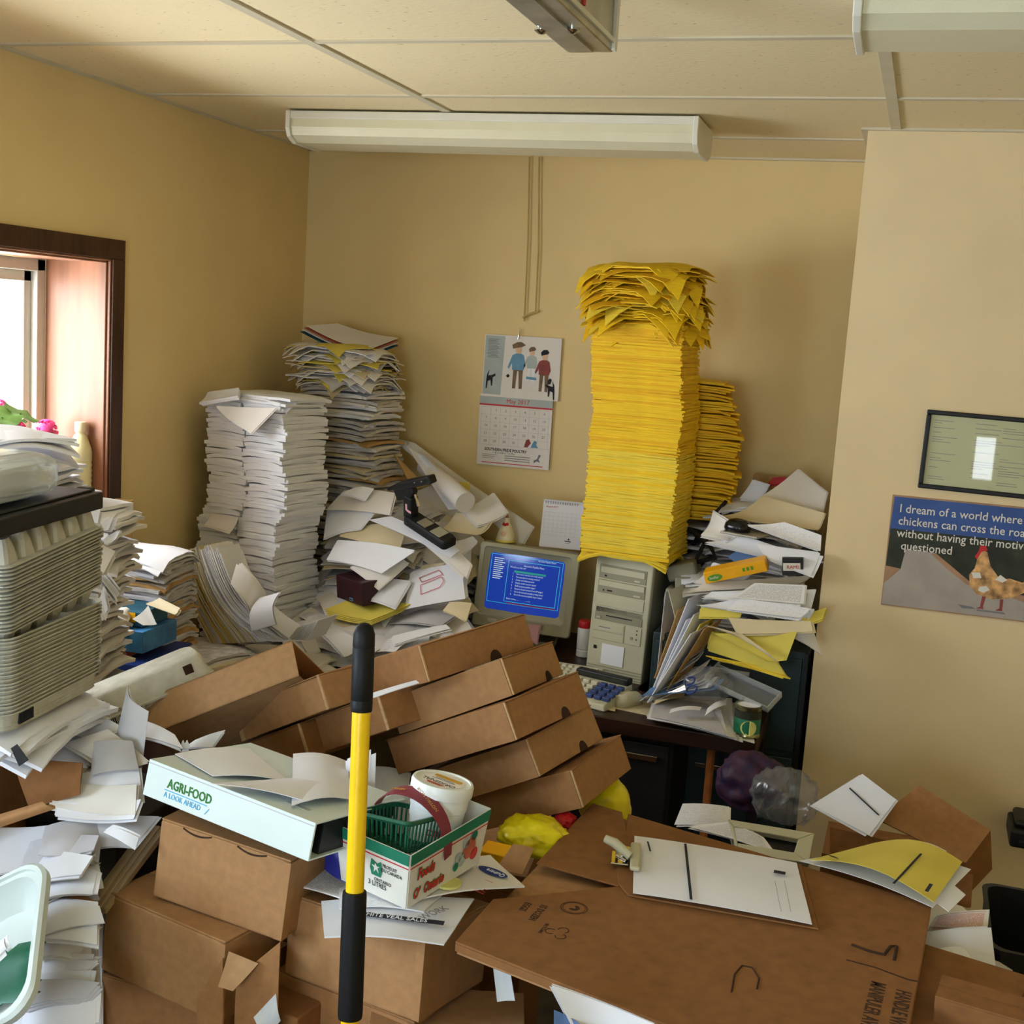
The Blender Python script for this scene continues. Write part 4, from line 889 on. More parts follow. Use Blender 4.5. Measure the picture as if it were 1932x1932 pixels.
# ================================================================== right-hand pile on the cabinet and desk end
VF = [slab(.285, .222, .006, 560+k, .007, .020, 8, 6, .005) for k in range(12)]
rm = lambda r_, t: r_.choice(['paper', 'paper_w', 'paper_b', 'paper_g', 'print', 'paper_y', 'paper_c'])
pile('paper_bundle', VF, rm, 18, .934, 1.10, lambda z: (-.50, 3.80, R(8)), 'sheet bundle in the lower half of the pile beside the alcove wall', 'paper', 'lower bundles beside the alcove wall', R(14), .02, 60, .05)
pile('paper_bundle', VF, lambda r_, t: r_.choice(['paper', 'paper_w', 'paper_b', 'paper_g']), 16, 1.10, 1.33, lambda z: (-.44, 3.95, R(-6)), 'sheet bundle in the upper half of the pile beside the alcove wall', 'paper', 'upper bundles beside the alcove wall', R(18), .02, 61, .07)
for px, y0, n_, m, lab, bu in (
    ([(1420, 918), (1425, 893), (1520, 905), (1530, 930)], 4.12, (0, -1, .1), 'paper_k', 'brown card leaning on the wall at the top of the pile', .002),
    ([(1450, 915), (1455, 904), (1480, 902), (1482, 912)], 4.08, (0, -1, .1), 'red_ink', 'red printed slip tucked behind the pink sheet', .002),
    ([(1430, 940), (1505, 885), (1560, 930), (1545, 985)], 3.88, (.1, -.8, .55), 'paper_w', 'pinkish white sheet peaking at the top of the pile', .02),
    ([(1352, 976), (1440, 936), (1556, 968), (1540, 1000)], 3.72, (.05, -.5, .85), 'paper_c', 'tan envelope curving over the top of the pile', .03),
    ([(1395, 940), (1420, 905), (1450, 915), (1432, 945)], 3.95, (0, -1, .3), 'paper_b', 'crumpled white wrapper behind the tan envelope', .015),
    ([(1322, 1010), (1345, 965), (1400, 1000), (1370, 1020)], 3.66, (-.3, -.8, .5), 'paper_w', 'white sheet curling under the dark computer mouse', .02),
    ([(1330, 1024), (1400, 1010), (1555, 1060), (1470, 1058)], 3.62, (0, -.75, .65), 'paper', 'long white sheet sloping across the upper pile', .012),
    ([(1410, 990), (1480, 985), (1550, 1010), (1548, 1040)], 3.64, (0, -.75, .65), 'print', 'printed white sheet beside the alcove wall edge', .008),
    ([(1378, 1048), (1430, 1020), (1440, 1058), (1400, 1066)], 3.62, (0, -.9, .5), 'bluish', 'blue-grey folder corner above the orange box', .006),
    ([(1455, 1060), (1430, 1026), (1548, 1044), (1530, 1086)], 3.55, (0, -.85, .5), 'paper', 'white sheet draped over the orange box end', .008),
    ([(1308, 1100), (1345, 1062), (1420, 1080), (1370, 1110)], 3.56, (-.1, -.6, .8), 'paper_b', 'bluish plastic sleeve behind the orange box', .015),
    ([(1290, 1118), (1330, 1100), (1530, 1086), (1500, 1104)], 3.47, (0, -.35, .94), 'paper_w', 'wide cream sheet directly below the orange box', .008),
    ([(1328, 1128), (1345, 1118), (1540, 1112), (1530, 1150)], 3.46, (0, -.7, .7), 'paper', 'white sheet with pale print below the orange box', .006),
    ([(1380, 1128), (1424, 1100), (1520, 1104), (1516, 1140)], 3.44, (0, -.8, .6), 'print_d', 'grey printed form in the middle of the pile', .004),
    ([(1314, 1142), (1378, 1132), (1530, 1150), (1515, 1172)], 3.43, (0, -.75, .65), 'paper_b', 'lavender-white sheet below the grey form', .008),
    ([(1374, 1150), (1396, 1128), (1530, 1148), (1510, 1166)], 3.42, (0, -.8, .6), 'print', 'printed slip overlapping the lavender sheet', .006),
    ([(1322, 1164), (1325, 1145), (1400, 1156), (1396, 1166)], 3.42, (0, -.8, .6), 'paper_y', 'yellow slip edge under the printed slip', .002),
    ([(1375, 1166), (1530, 1172), (1534, 1192), (1392, 1196)], 3.41, (0, -.8, .6), 'paper_c', 'tan card under the lavender sheet', .006),
    ([(1505, 1160), (1560, 1146), (1552, 1168), (1520, 1176)], 3.44, (.1, -.6, .8), 'paper_y', 'small yellow paper point sticking out past the wall edge', .006),
    ([(1500, 1205), (1550, 1236), (1535, 1190), (1500, 1190)], 3.45, (.2, -.8, .6), 'paper_w', 'cream paper point hanging in front of the alcove wall', .01)):
    S(px, y0, n_, m, lab, bulge=bu)
# folded yellow file with drooping points
S([(1334, 1180), (1400, 1200), (1470, 1250), (1400, 1196)], 3.40, (-.1, -.8, .6), 'paper_c', 'tan folded strip above the yellow file', bulge=.012)
S([(1352, 1196), (1504, 1192), (1484, 1246), (1452, 1248)], 3.39, (0, -.95, .3), 'paper_y', 'yellow file page hanging in a point beside the cabinet', bulge=.012)
S([(1336, 1228), (1345, 1196), (1440, 1212), (1484, 1276)], 3.42, (0, -.9, .45), 'paper_y', 'open yellow file folder sagging over the cabinet front', bulge=-.02)
S([(1338, 1240), (1400, 1252), (1486, 1278), (1470, 1262)], 3.41, (0, -.7, .7), 'yellow_b', 'lower edge of a yellow folder over the cabinet front', bulge=-.008, t=.004)
# fan of leaning envelopes beside the tower
fan = [(1256, 1118, 1238, 1290, 'paper_g'), (1262, 1115, 1290, 1230, 'beige'), (1280, 1150, 1235, 1280, 'paper_k'), (1300, 1130, 1232, 1300, 'paper'), (1296, 1170, 1230, 1316, 'paper_b'), (1310, 1160, 1228, 1320, 'paper_b'), (1322, 1178, 1240, 1322, 'paper_y'), (1330, 1186, 1244, 1326, 'paper_k'), (1304, 1196, 1222, 1326, 'paper')]
for k, (xt, yt, xb, yb, m) in enumerate(fan):
    y0 = 3.62-.03*k; a, b = py(xt, yt, y0), py(xb, yb, y0-.03); dpt = Vector((.03, .13, .01))
    lab = ['grey envelope farthest back in the fan beside the tower', 'stiff grey card leaning beside the tower', 'brown envelope leaning beside the tower', 'tall white envelope in the fan beside the tower', 'white envelope behind the bluish one in the fan', 'bluish-white envelope in the middle of the fan', 'yellow envelope in the leaning fan', 'tan envelope at the outer side of the fan', 'front white envelope of the leaning fan'][k]
    sheet('envelope', [b, b+dpt, a+dpt, a], m, lab, 'envelope', bulge=.004, t=.0025)
rr = random.Random(77)
for k in range(16):
    xb, yb = 1205+rr.uniform(0, 30), 1326-k*.8; xt, yt = 1290+k*3.2+rr.uniform(-8, 8), 1225+k*5.5+rr.uniform(-6, 6); y0 = 3.44-.006*k
    a, b = py(xt, yt, y0), py(xb, yb, y0); sheet('receipt', [b, b+Vector((.02, .06, .012)), a+Vector((.02, .06, .02)), a], rr.choice(['paper_b', 'paper_g', 'paper_g', 'paper', 'paper_w', 'bluish']), 'slip of paper in the loose fan of receipts at the desk end', 'paper', 'fan of receipts at the desk end', bulge=.004)
# newsprint lying on the desk end
for k in range(9):
    z = DZ+.003+.004*k; j = [rr.uniform(-9, 9) for _ in range(8)]
    sheet('newspaper', [pz(1228+j[0], 1352+j[1]*.4, z), pz(1415+j[2]-6*k, 1402-2*k, z), pz(1405+j[4]-8*k, 1322+j[5], z), pz(1240+j[6], 1318+j[7]*.4, z)], ['print_d', 'print', 'paper_g', 'print_d', 'paper', 'print_d'][k % 6], 'newsprint sheet in the flat pile at the desk end', 'newspaper', 'newsprint on the desk end', bulge=.003, t=.0015)
for k, (px, m, lab) in enumerate((([(1232, 1330), (1290, 1316), (1296, 1296), (1240, 1316)], 'paper_c', 'tan envelope lying across the newsprint'), ([(1262, 1346), (1320, 1340), (1324, 1334), (1266, 1338)], 'paper', 'white tube of paper lying on the newsprint'), ([(1330, 1350), (1370, 1330), (1372, 1318), (1335, 1336)], 'paper', 'white slip near the tin can'))):
    sheet('paper_sheet', [pz(x, y, DZ+.05+.008*k) for x, y in px], m, lab, 'paper', bulge=.006)
# plastic bag and the tray leaning on the newsprint
def blob(name, C, rad, m, label, cat, seed, n=14, rough=.22, M2=None, fq=3.2):
    r_ = random.Random(seed); bm = bmesh.new(); bmesh.ops.create_icosphere(bm, subdivisions=4, radius=1)
    ph = [(Vector((r_.gauss(0, 1), r_.gauss(0, 1), r_.gauss(0, 1)))*fq, r_.uniform(0, 6.3)) for _ in range(n)]
    for v in bm.verts:
        d = sum(abs(math.sin(v.co.dot(k)+p)) for k, p in ph[:n//2])/n*1.4+sum(abs(math.sin(v.co.dot(k)*2.3+p)) for k, p in ph[n//2:])/n*.7-.6
        q = v.co*(1+rough*d*2); v.co = Vector((q.x*rad[0], q.y*rad[1], max(q.z, -.75)*rad[2]))
    me = bpy.data.meshes.new(name); bm.to_mesh(me); bm.free(); me.polygons.foreach_set('use_smooth', [True]*len(me.polygons)); me.materials.append(M[m])
    o = bpy.data.objects.new(name, me); COL.objects.link(o); o.location = C; tag(o, label, cat)
    if M2: o.rotation_euler = M2
    return o
blob('plastic_bag', py(1335, 1292, 3.40), (.07, .05, .05), 'film_grey', 'crumpled clear plastic bag between receipts and cabinet', 'bag', 5)
a, b = py(1345, 1275, 3.42), py(1462, 1328, 3.34)
r = root('plastic_tray', frame(a, b-a, (0, -.5, .8)), 'clear plastic tray sloping down over the cabinet front', 'tray')
L_ = (b-a).length
G().box((0, -.035, -.004), (L_, .035, 0)).o('floor_panel', 'film_grey', r); 
for y in (-.035, .032): G().box((0, y, -.004), (L_, y+.003, .016)).o('side', 'mesh_clear', r)
G().box((L_-.003, -.035, -.004), (L_, .035, .016)).o('end', 'mesh_clear', r); G().box((0, -.035, -.004), (.003, .035, .03)).o('end', 'mesh_clear', r)
# scissors
P = py(1285, 1300, 3.36); r = root('scissors', frame(P, (.75, -.1, .45), (-.3, -.8, .5)), 'scissors with dark blue handles on the receipts', 'scissors')
for s in (-1, 1):
    G().tube([(.03+.013*math.cos(t)*1.3, s*.013+.011*math.sin(t), 0) for t in [i*.5 for i in range(14)]], .0028, 6).o('handle', 'navy', r, True); G().box((-.09, s*.002-.004, -.001), (.014, s*.002+.004, .001), Matrix.Rotation(R(4*s), 4, 'Z')).o('blade', 'chrome', r)
# tin can
P = pz(1404, 1394, DZ+.004); r = root('tin_can', P+Vector((.0, .035, 0)), 'open tin can with green label and pale yellow oval at the desk corner', 'can')
G().lathe([(.035, 0), (.0365, .002), (.0365, .006), (.0355, .008), (.0355, .080), (.0365, .082), (.0365, .088), (.033, .088), (.033, .006), (0, .006)], 28, None, True, False).o('wall', 'tin', r, True)
G().lathe([(.0358, .012), (.0362, .013), (.0362, .052), (.0358, .053)], 28, None, False, False).o('label', 'green_lbl', r, True); G().lathe([(.0362, .053), (.0362, .074)], 28, None, False, False).o('label_band', 'dark_print', r, True); G().lathe([(0, .085), (.0325, .085)], 24, None, False, False).o('contents', 'paper', r)
g = G(); n = 14
lo = [[((.0366+o_)*math.sin(.25+x*.62), -(.0366+o_)*math.cos(.25+x*.62), .030+.021*y) for x, y in ((math.cos(i*.449), math.sin(i*.449)) for i in range(n))] for o_ in (0, .0006)]; g.loft(lo); g.o('label_oval', 'pale_yel', r)
# orange box with green oval, and the small dark box beside it
a, b = py(1332, 1102, 3.52), py(1448, 1078, 3.52)
r = root('orange_box', frame(a, b-a, (0, -.1, 1)), 'orange-yellow carton with green oval lying on the pile', 'box'); L_ = (b-a).length
G().box((0, 0, 0), (L_, .06, .034)).o('carton', 'orange', r, bev=.0015)
g = G(); n = 18; lo = [[(.030+.022*math.cos(i*.349), -.0006*k, .013+.010*math.sin(i*.349)) for i in range(n)] for k in (0, 1)]; g.loft(lo); g.o('oval_mark', 'lime', r); 
text('Swiffer', .011, 'carton_white', Matrix.Translation((.014, -.0012, .010)) @ Matrix.Rotation(math.pi/2, 4, 'X'), r, 'brand_lettering', sx=.9, depth=.0002)
for k in range(3): G().box((.112+.012*k, -.001, .014), (.119+.012*k, .0, .024)).o('print_mark', 'lime', r)
a = py(1476, 1086, 3.54); r = root('small_carton', frame(a, (1, .1, .10), (0, 0, 1)), 'small dark carton with red lettering beside the orange carton', 'box')
G().box((0, 0, 0), (.058, .05, .05)).o('carton', 'black', r, bev=.0015); G().box((.002, -.001, .014), (.050, 0, .036)).o('label', 'carton_white', r); text('RAMS', .014, 'red', Matrix.Translation((.012, -.0015, .020)) @ Matrix.Rotation(math.pi/2, 4, 'X'), r, 'lettering', depth=.0002)
# dark mouse half under the envelope
P = py(1392, 992, 3.66); r = root('dark_mouse', Matrix.Translation(P) @ Matrix.Rotation(R(-20), 4, 'Z'), 'dark glossy pointing device half buried at the top of the pile', 'mouse')
G().loft([rrect(.072, .06, .026, -.016, 6), rrect(.08, .066, .03, -.006, 6), rrect(.074, .06, .028, .008, 6), rrect(.05, .04, .02, .018, 6), rrect(.02, .016, .008, .022, 6)]).o('shell', 'black_gloss', r, True); G().box((-.03, -.05, -.022), (.09, .03, -.015)).o('foot_plate', 'galv', r, bev=.002)
# dark cable tangle behind the tower
P = [py(x, y, Y) for x, y, Y in ((1300, 1040, 3.92), (1322, 1004, 3.88), (1300, 998, 3.85), (1340, 1030, 3.80), (1350, 1052, 3.74), (1310, 1062, 3.78), (1370, 945, 3.9), (1352, 965, 3.85))]
r = root('cable_tangle', P[0], 'tangle of black cables between yellow stack and paper pile', 'cable')
g = G(); g.tube([p-P[0] for p in P[:6]], .008, 8); g.o('cable', 'black', r, True); g = G(); g.tube([p-P[0] for p in P[5:]], .006, 8); g.o('cable', 'black', r, True)
for k, (x, y, Y) in enumerate(((1285, 1080, 3.72), (1300, 1105, 3.70), (1280, 1130, 3.68))):
    P_ = py(x, y, Y); o = G().box((-.045, 0, -.025), (.045, .10, .025)).o('device_box', 'beige_d', bev=.008, mw=Matrix.Translation(P_) @ Matrix.Rotation(R(-18+12*k), 4, 'Y')); tag(o, ['grey-green plastic device just below the black cables', 'middle grey-green plastic device beside the tower', 'lowest grey-green plastic device beside the tower'][k], 'device')

# ================================================================== cardboard trays
def tray_box(name, yaw, a, b, t, dims, label, m='card', notch=.62, group='cardboard trays in the leaning stack', open_end=False, flap=True):
    L, D, H = dims; r = root(name, pose(R(yaw), R(a), R(b), t), label, 'box', group); k = .003
    if open_end:
        g = G(); g.box((0, 0, 0), (L, D, k)); g.box((0, 0, H-k), (L, D, H)); g.box((0, 0, 0), (L, k, H)); g.box((0, D-k, 0), (L, D, H)); g.box((0, 0, 0), (k, D, H)); g.o('sleeve', m, r)
        G().box((L-.05, k, k), (L-.047, D-k, H-k)).o('inner_panel', 'card_d', r)
    else:
        G().box((0, 0, 0), (L, D, H-.002)).o('body', m, r, bev=.0018)
        G().box((-.002, -.002, H-.002), (L+.001, D+.001, H)).o('lid', m, r, bev=.0008)
    if flap:
        G().box((-.0022, .002, .0), (.0, D*.94, H*.985)).o('side_flap', m, r, bev=.0006)
        G().box((-.0026, -.0026, .001), (.0008, .0008, H*.99)).o('lit_corner_fold', 'card_edge', r)  # lighter strip along the fold, painting in its bright edge highlight
    if notch:
        n = 10; poly = [(notch*L+.015*math.cos(math.pi*i/n), .020*math.sin(math.pi*i/n)) for i in range(n+1)]
        G().loft([[(x, -.0012, z) for x, z in poly], [(x, .001, z) for x, z in poly]]).o('thumb_notch', 'slot', r)
    return r
tray_box('cardboard_tray', 64.2, -23.3, -5.1, (-.811, 2.082, 1.150), (.287, .30, .070), 'top cardboard tray of the leaning stack, just below the monitor', 'card_b', .62)
tray_box('cardboard_tray', 86.7, -27.2, 5.2, (-.664, 2.137, 1.133), (.27, .256, .072), 'second cardboard tray from the top of the leaning stack', 'card', .70)
tray_box('cardboard_tray', 74.8, -26.9, -1.2, (-.634, 2.078, 1.069), (.266, .30, .072), 'middle cardboard tray of the leaning stack', 'card_b', .66)
tray_box('cardboard_tray', 77.4, -28.5, -1.1, (-.606, 2.151, .981), (.263, .30, .074), 'fourth cardboard tray from the top of the leaning stack', 'card', .68)
tray_box('cardboard_tray', 82.4, -24.8, .2, (-.528, 2.188, .921), (.259, .32, .074), 'lowest cardboard tray of the leaning stack above the yellow bag', 'card_b', 0)
tray_box('cardboard_tray', R(0)+math.degrees(.125), math.degrees(-.661), math.degrees(-.490), (-1.358, 1.999, .979), (.322, .22, .081), 'open-ended cardboard tray lying beside the grey egg carton', 'card_l', 0, open_end=True, flap=False)
def flat_tray(t, dims, label, m): 
    r = tray_box('cardboard_tray', math.degrees(-.341), math.degrees(.006), math.degrees(-.483), t, dims, label, m, 0, flap=False)
    L, D, H = dims
    G().box((.0, -.0025, .0), (.012, .0, H)).o('lit_corner_fold', 'card_edge', r); G().box((.012, -.002, .0), (.05, .0, H*.98)).o('overlap_flap', m, r)
    G().box((L-.006, -.0025, .0), (L, .0, H)).o('lit_corner_fold', 'card_edge', r)
m2 = pose(-.341, .006, -.483, (-1.225, 2.132, .950))
flat_tray((-1.225, 2.132, .950), (.273, .25, .068), 'flat cardboard tray under the open-ended one behind the binder', 'card')
flat_tray(m2 @ Vector((.10, .05, -.072)), (.26, .25, .070), 'cardboard tray just behind the pole, below the flat tray', 'card_b')
flat_tray(m2 @ Vector((-.09, .01, -.075)), (.26, .25, .070), 'lowest flat cardboard tray behind the binder papers', 'card_d')
# props under the leaning trays: a plain carton standing on the floor
r = root('cardboard_box', Matrix.Translation((-1.16, 2.24, 0)) @ Matrix.Rotation(R(8), 4, 'Z'), 'tall brown carton carrying the leaning trays behind the binder', 'box')
G().box((0, 0, 0), (.50, .34, .70)).o('body', 'card_d', r, bev=.003); G().box((0, 0, .70), (.247, .34, .703)).o('top_flap', 'card', r); G().box((.253, 0, .70), (.50, .34, .703)).o('top_flap', 'card', r)
S([(476, 1322), (545, 1296), (548, 1300), (470, 1332)], 2.12, (0, -.6, .8), 'wine_print', 'thin red card edge between the open tray and the flat tray', name='card_sheet', cat='card', t=.002)
S([(700, 1318), (802, 1285), (800, 1279), (700, 1308)], 2.05, (0, -.6, .8), 'paper_b', 'pale blue paper edge squeezed between two cardboard trays', bulge=.002, t=.002, pages=0)

# ================================================================== window corner, left side
# sill plants and bottle
def geranium(P, label, s, seed, fl):
    r_ = random.Random(seed); r = root('geranium', P, label, 'plant', 'geraniums on the window sill')
    G().lathe([(.045*s, 0), (.06*s, .09*s), (.064*s, .09*s), (.064*s, .105*s), (.055*s, .105*s), (.05*s, .08*s), (0, .08*s)], 18).o('pot', 'salmon', r, True)
    for k in range(14):
        a, e = r_.uniform(0, 6.28), r_.uniform(.02, .10); h = r_.uniform(.11, .20); c = Vector((e*math.cos(a), e*math.sin(a), h))*s
        G().tube([(0, 0, .08*s), c*.6+Vector((0, 0, .02)), c], .0018*s, 5).o('stem', 'leaf', r, True)
        n = 14; R0 = r_.uniform(.022, .036)*s; q = Vector((math.cos(a)*.5, math.sin(a)*.5, 1)).normalized().to_track_quat('Z', 'Y').to_matrix().to_4x4()
        lo = [(R0*(1+.10*math.cos(5*t))*math.cos(t), R0*(1+.10*math.cos(5*t))*math.sin(t), .004*math.cos(5*t)) for t in [6.28*i/n for i in range(n)]]
        g = G(); g.add([(0, 0, -.004)]+lo, [(0, i+1, (i+1) % n+1) for i in range(n)], Matrix.Translation(c) @ q); g.add([(0, 0, -.005)]+[(x, y, z-.001) for x, y, z in lo], [(0, (i+1) % n+1, i+1) for i in range(n)], Matrix.Translation(c) @ q); g.o('leaf', 'leaf', r, True)
    for k, (dx, dy, dz, rad) in enumerate(fl):
        c = Vector((dx, dy, dz)); G().tube([(0, 0, .09*s), c*.6+Vector((0, 0, .03)), c], .002, 5).o('stem', 'leaf', r, True)
        g = G()
        for i in range(60):
            d = Vector((r_.gauss(0, 1), r_.gauss(0, 1), r_.gauss(0, 1))).normalized()*rad
            g.lathe([(0, -.005), (rad*.20, -.001), (rad*.24, .003), (0, .004)], 7, Matrix.Translation(c+d*.85) @ d.to_track_quat('Z', 'Y').to_matrix().to_4x4())
        o = g.o('flower_head', 'pink_fl', r, True); o['kind'] = 'stuff'
f1 = pX(88, 812, -2.36); ba = Vector((-2.34, f1.y-.05, W1[2]+.005))
geranium(ba, 'pink geranium on the sill beside the plastic bottle', 1.0, 3, [((f1-ba).x, (f1-ba).y, (f1-ba).z, .034), (.0, -.1, .22, .03)])
f2 = pX(20, 790, -2.36); bb = Vector((-2.33, f2.y-.11, W1[2]+.005))
geranium(bb, 'leafy geranium at the edge of the frame on the sill', 1.45, 4, [((f2-bb).x, (f2-bb).y-.05, (f2-bb).z+.03, .028)])
P = pX(150, 938, -2.285); P.z = W1[2]+.004; s = (pX(150, 796, -2.285).z-P.z)/.25
r = root('plastic_bottle', Vector((P.x, P.y, P.z)), 'tall ribbed pale yellow plastic bottle on the window sill', 'bottle')
pr = [(.030, 0), (.034, .004)]
for k in range(8): pr += [(.034, .012+.016*k), (.0322, .018+.016*k), (.034, .024+.016*k)]
pr += [(.034, .16), (.031, .175), (.018, .210), (.0135, .216), (.0135, .222)]
G().lathe([(a*s*1.02, b*s) for a, b in pr], 24).o('body', 'brown_bottle', r, True); G().lathe([(.0165*s, .220*s), (.0172*s, .222*s), (.0172*s, .246*s), (.0155*s, .25*s), (0, .25*s)], 20).o('cap', 'cream', r, True)
a = pX(227, 940, -2.20)
r = root('pine_board', (-2.208, a.y-.20, a.z-.16), 'short pine board under the window casing beside the bottle', 'board')
G().box((0, 0, 0), (.055, .20, .16)).o('plank', 'pine', r, bev=.002); G().box((-.001, .19, .002), (.054, .202, .158)).o('end_grain', 'paper_c', r)

# left pile on the desk return, from the desk up to the sill height
VL = [slab(.285, .22, .008, 600+k, .005, .012, 7, 5, .004) for k in range(12)]
lp = lerp_path([(p.z, p.x) for p in (py(x, y, 2.22) for x, y in ((150, 1300), (150, 1150), (168, 1090), (180, 1010), (150, 965), (60, 940), (40, 870), (40, 820)))])
ztl = py(100, 835, 2.2).z
pile('paper_bundle', VL, lambda r_, t: r_.choice(['paper', 'paper_b', 'paper_g', 'paper_b', 'stack_mix', 'paper_w']), 58, DZ+.002, ztl-.05, lambda z: (lp(z)-.14, 2.30, R(12)), 'paper bundle in the pile beside the egg cartons and window', 'paper', 'pile beside the egg cartons', R(10), .014, 70, .05)
for k, (px, m, lab, bu) in enumerate((
    ([(-60, 900), (150, 880), (120, 842), (-60, 850)], 'paper_g', 'grey-white curved sheet stack above the clear plastic bag', .035),
    ([(-60, 868), (152, 860), (128, 836), (-60, 836)], 'paper_b', 'curved white sheet under the topmost page by the window', .028),
    ([(-60, 850), (150, 838), (128, 828), (-60, 826)], 'paper', 'thick white pad near the top of the window pile', .018),
    ([(-80, 838), (145, 828), (40, 804), (-80, 806)], 'paper', 'topmost white page of the window pile below the geranium', .006))):
    P0 = py(*px[0], 2.02); n_ = (.0, -.14, 1); sheet('paper_sheet', [pn(x, y, P0, n_) if i else P0 for i, (x, y) in enumerate(px)], m, lab, 'paper', bulge=bu, t=.006)
for px, y0, n_, m, lab, bu in (
    ([(125, 930), (190, 962), (182, 1000), (120, 955)], 2.16, (.3, -.6, .7), 'paper_b', 'blue-white sheet spilling out beside the black case', .015),
    ([(150, 985), (205, 1010), (196, 1018), (155, 1005)], 2.17, (.2, -.5, .8), 'paper_b', 'white sheet edge beside the pine board', .01),
    ([(180, 985), (215, 975), (205, 1000), (190, 1000)], 2.2, (.3, -.7, .6), 'paper', 'small white point of paper below the pine board', .004),
    ([(196, 1015), (228, 1000), (220, 1016), (200, 1028)], 2.2, (.2, -.5, .8), 'paper', 'folded white leaflet low beside the pine board', .004),
    ([(158, 1010), (215, 1045), (186, 1100), (160, 1050)], 2.10, (.8, -.55, .2), 'paper_w', 'cream sheet hanging down beside the stacked egg cartons', .014),
    ([(190, 1092), (205, 1082), (228, 1112), (222, 1136)], 2.10, (.8, -.55, .25), 'paper', 'curled white sheet end beside the egg cartons', .02),
    ([(180, 1160), (196, 1110), (204, 1150), (194, 1172)], 2.08, (.7, -.7, .1), 'paper_b', 'torn bluish sheet hanging beside the lower egg cartons', .008)):
    S(px, y0, n_, m, lab, bulge=bu)

# egg cartons: nested open cartons and nested lids
def cups(g, nx, ny, px_, py_, h, T, up=1):
    for i in range(nx):
        for j in range(ny):
            cx, cy = (i+.5-nx/2)*px_, (j+.5-ny/2)*py_
            g.loft([rrect(px_*.92, py_*.92, .010, 0, 2, cx, cy), rrect(px_*.74, py_*.74, .010, up*h*.6, 2, cx, cy), rrect(px_*.5, py_*.5, .008, up*h, 2, cx, cy)], False, True, T)
ex = Vector((-.138, .990, 0)); C0 = Vector((-1.322, 1.562, 1.118))
def carton_mesh(kind):
    """open carton half, long axis x (0.30), origin at the middle of its long near side"""
    g = G(); T = Matrix.Translation((0, .075, 0))
    if kind == 'lid':
        L = [rrect(.30, .15, .03, .0, 4), rrect(.296, .146, .03, .001, 4), rrect(.304, .154, .03, .028, 4), rrect(.314, .164, .03, .029, 4), rrect(.314, .164, .03, .031, 4), rrect(.300, .150, .028, .029, 4), rrect(.29, .14, .028, .004, 4)]
        g.loft(L, True, True, T)
    else:
        L = [rrect(.308, .158, .02, .0, 4), rrect(.308, .158, .02, .0025, 4), rrect(.286, .136, .016, .0035, 4), rrect(.286, .136, .016, .0005, 4)]
        g.loft(L, True, True, T); cups(g, 6, 3, .048, .046, .03, T, -1)
    return g
def nest(name, kind, n, dz, org, ux, tilt, label, group, m, dark):
    base = carton_mesh(kind); me = None; rr = random.Random(n); made = []
    for k in range(n):
        if me is None: o = base.o(name, m, smooth=False); me = o.data
        else: o = bpy.data.objects.new(name, me); COL.objects.link(o)
        z = org+Vector((0, 0, dz*k)); fr = frame(z, ux, (0, 0, 1))
        o.matrix_world = fr @ Matrix.Rotation(tilt+rr.uniform(-.006, .006), 4, 'Y') @ Matrix.Translation((rr.uniform(-.003, .003), rr.uniform(-.002, .002), 0)); tag(o, label, 'egg carton', group); made.append(o)
    return made
mid = C0+ex*.15
low = nest('egg_carton', 'lid', 20, .0066, mid, ex, R(-.5), 'pulp egg carton half in the lower nested stack beside the window', 'lower nested egg cartons', 'pulp', 'pulp_d')
zl = C0.z+20*.0066+.03
nest('egg_carton', 'base', 17, .0062, Vector((mid.x, mid.y, zl+.012)), ex, R(-5), 'open pulp egg carton in the upper nested stack with cups', 'upper nested egg cartons', 'pulp_d', 'pulp')
# barcode printed on the lowest carton
low[0]['label'] = 'lowest pulp egg carton of the nested stack, with a printed barcode'; del low[0]['group']
rr = random.Random(9); x = -.115
while x < -.073: w_ = rr.choice((.0008, .0014, .002)); G().box((x, -.0030, .006), (x+w_, .0020, .024)).o('barcode_bar', 'ink', low[0]); x += w_+rr.choice((.0008, .0012, .0018))
# top carton upside down with cups up, black case, bag
zc = zl+.012+17*.0062
g = G(); T = Matrix.Translation((0, .075, 0)); g.loft([rrect(.306, .156, .02, 0, 4), rrect(.306, .156, .02, .003, 4)], True, True, T); cups(g, 6, 3, .048, .046, .038, Matrix.Translation((0, .075, .003)), 1)
o = g.o('egg_carton', 'pulp', mw=frame(Vector((mid.x, mid.y, zc)), ex, (0, 0, 1)) @ Matrix.Rotation(R(-5), 4, 'Y')); tag(o, 'upturned pulp egg carton with cups under the black case', 'egg carton')
zk = zc+.042
r = root('black_case', frame(Vector((mid.x-.005, mid.y, zk)), ex, (0, 0, 1)) @ Matrix.Rotation(R(-1), 4, 'Y'), 'black flat plastic case lying on the egg cartons', 'case')
G().box((-.20, -.006, 0), (.145, .24, .030)).o('body', 'black', r, bev=.003); G().box((-.20, .012, .030), (.14, .23, .034)).o('lid', 'black', r, bev=.002); G().box((.145, .02, .010), (.165, .05, .034)).o('latch', 'black', r, bev=.004); G().box((.165, .028, .015), (.167, .042, .026)).o('latch_plate', 'galv', r)
zb = zk+.036
r = root('wrapped_trays', frame(Vector((mid.x-.02, mid.y-.06, zb)), ex, (0, 0, 1)), 'foam trays in a shiny clear plastic bag on the black case', 'bag')
g = G()
for k in range(4): g = G(); g.loft([rrect(.20, .15, .03, .006+.013*k, 4, -.02, .10), rrect(.215, .165, .035, .016+.013*k, 4, -.02, .10)]); g.o('foam_tray', 'tub_wh', r)
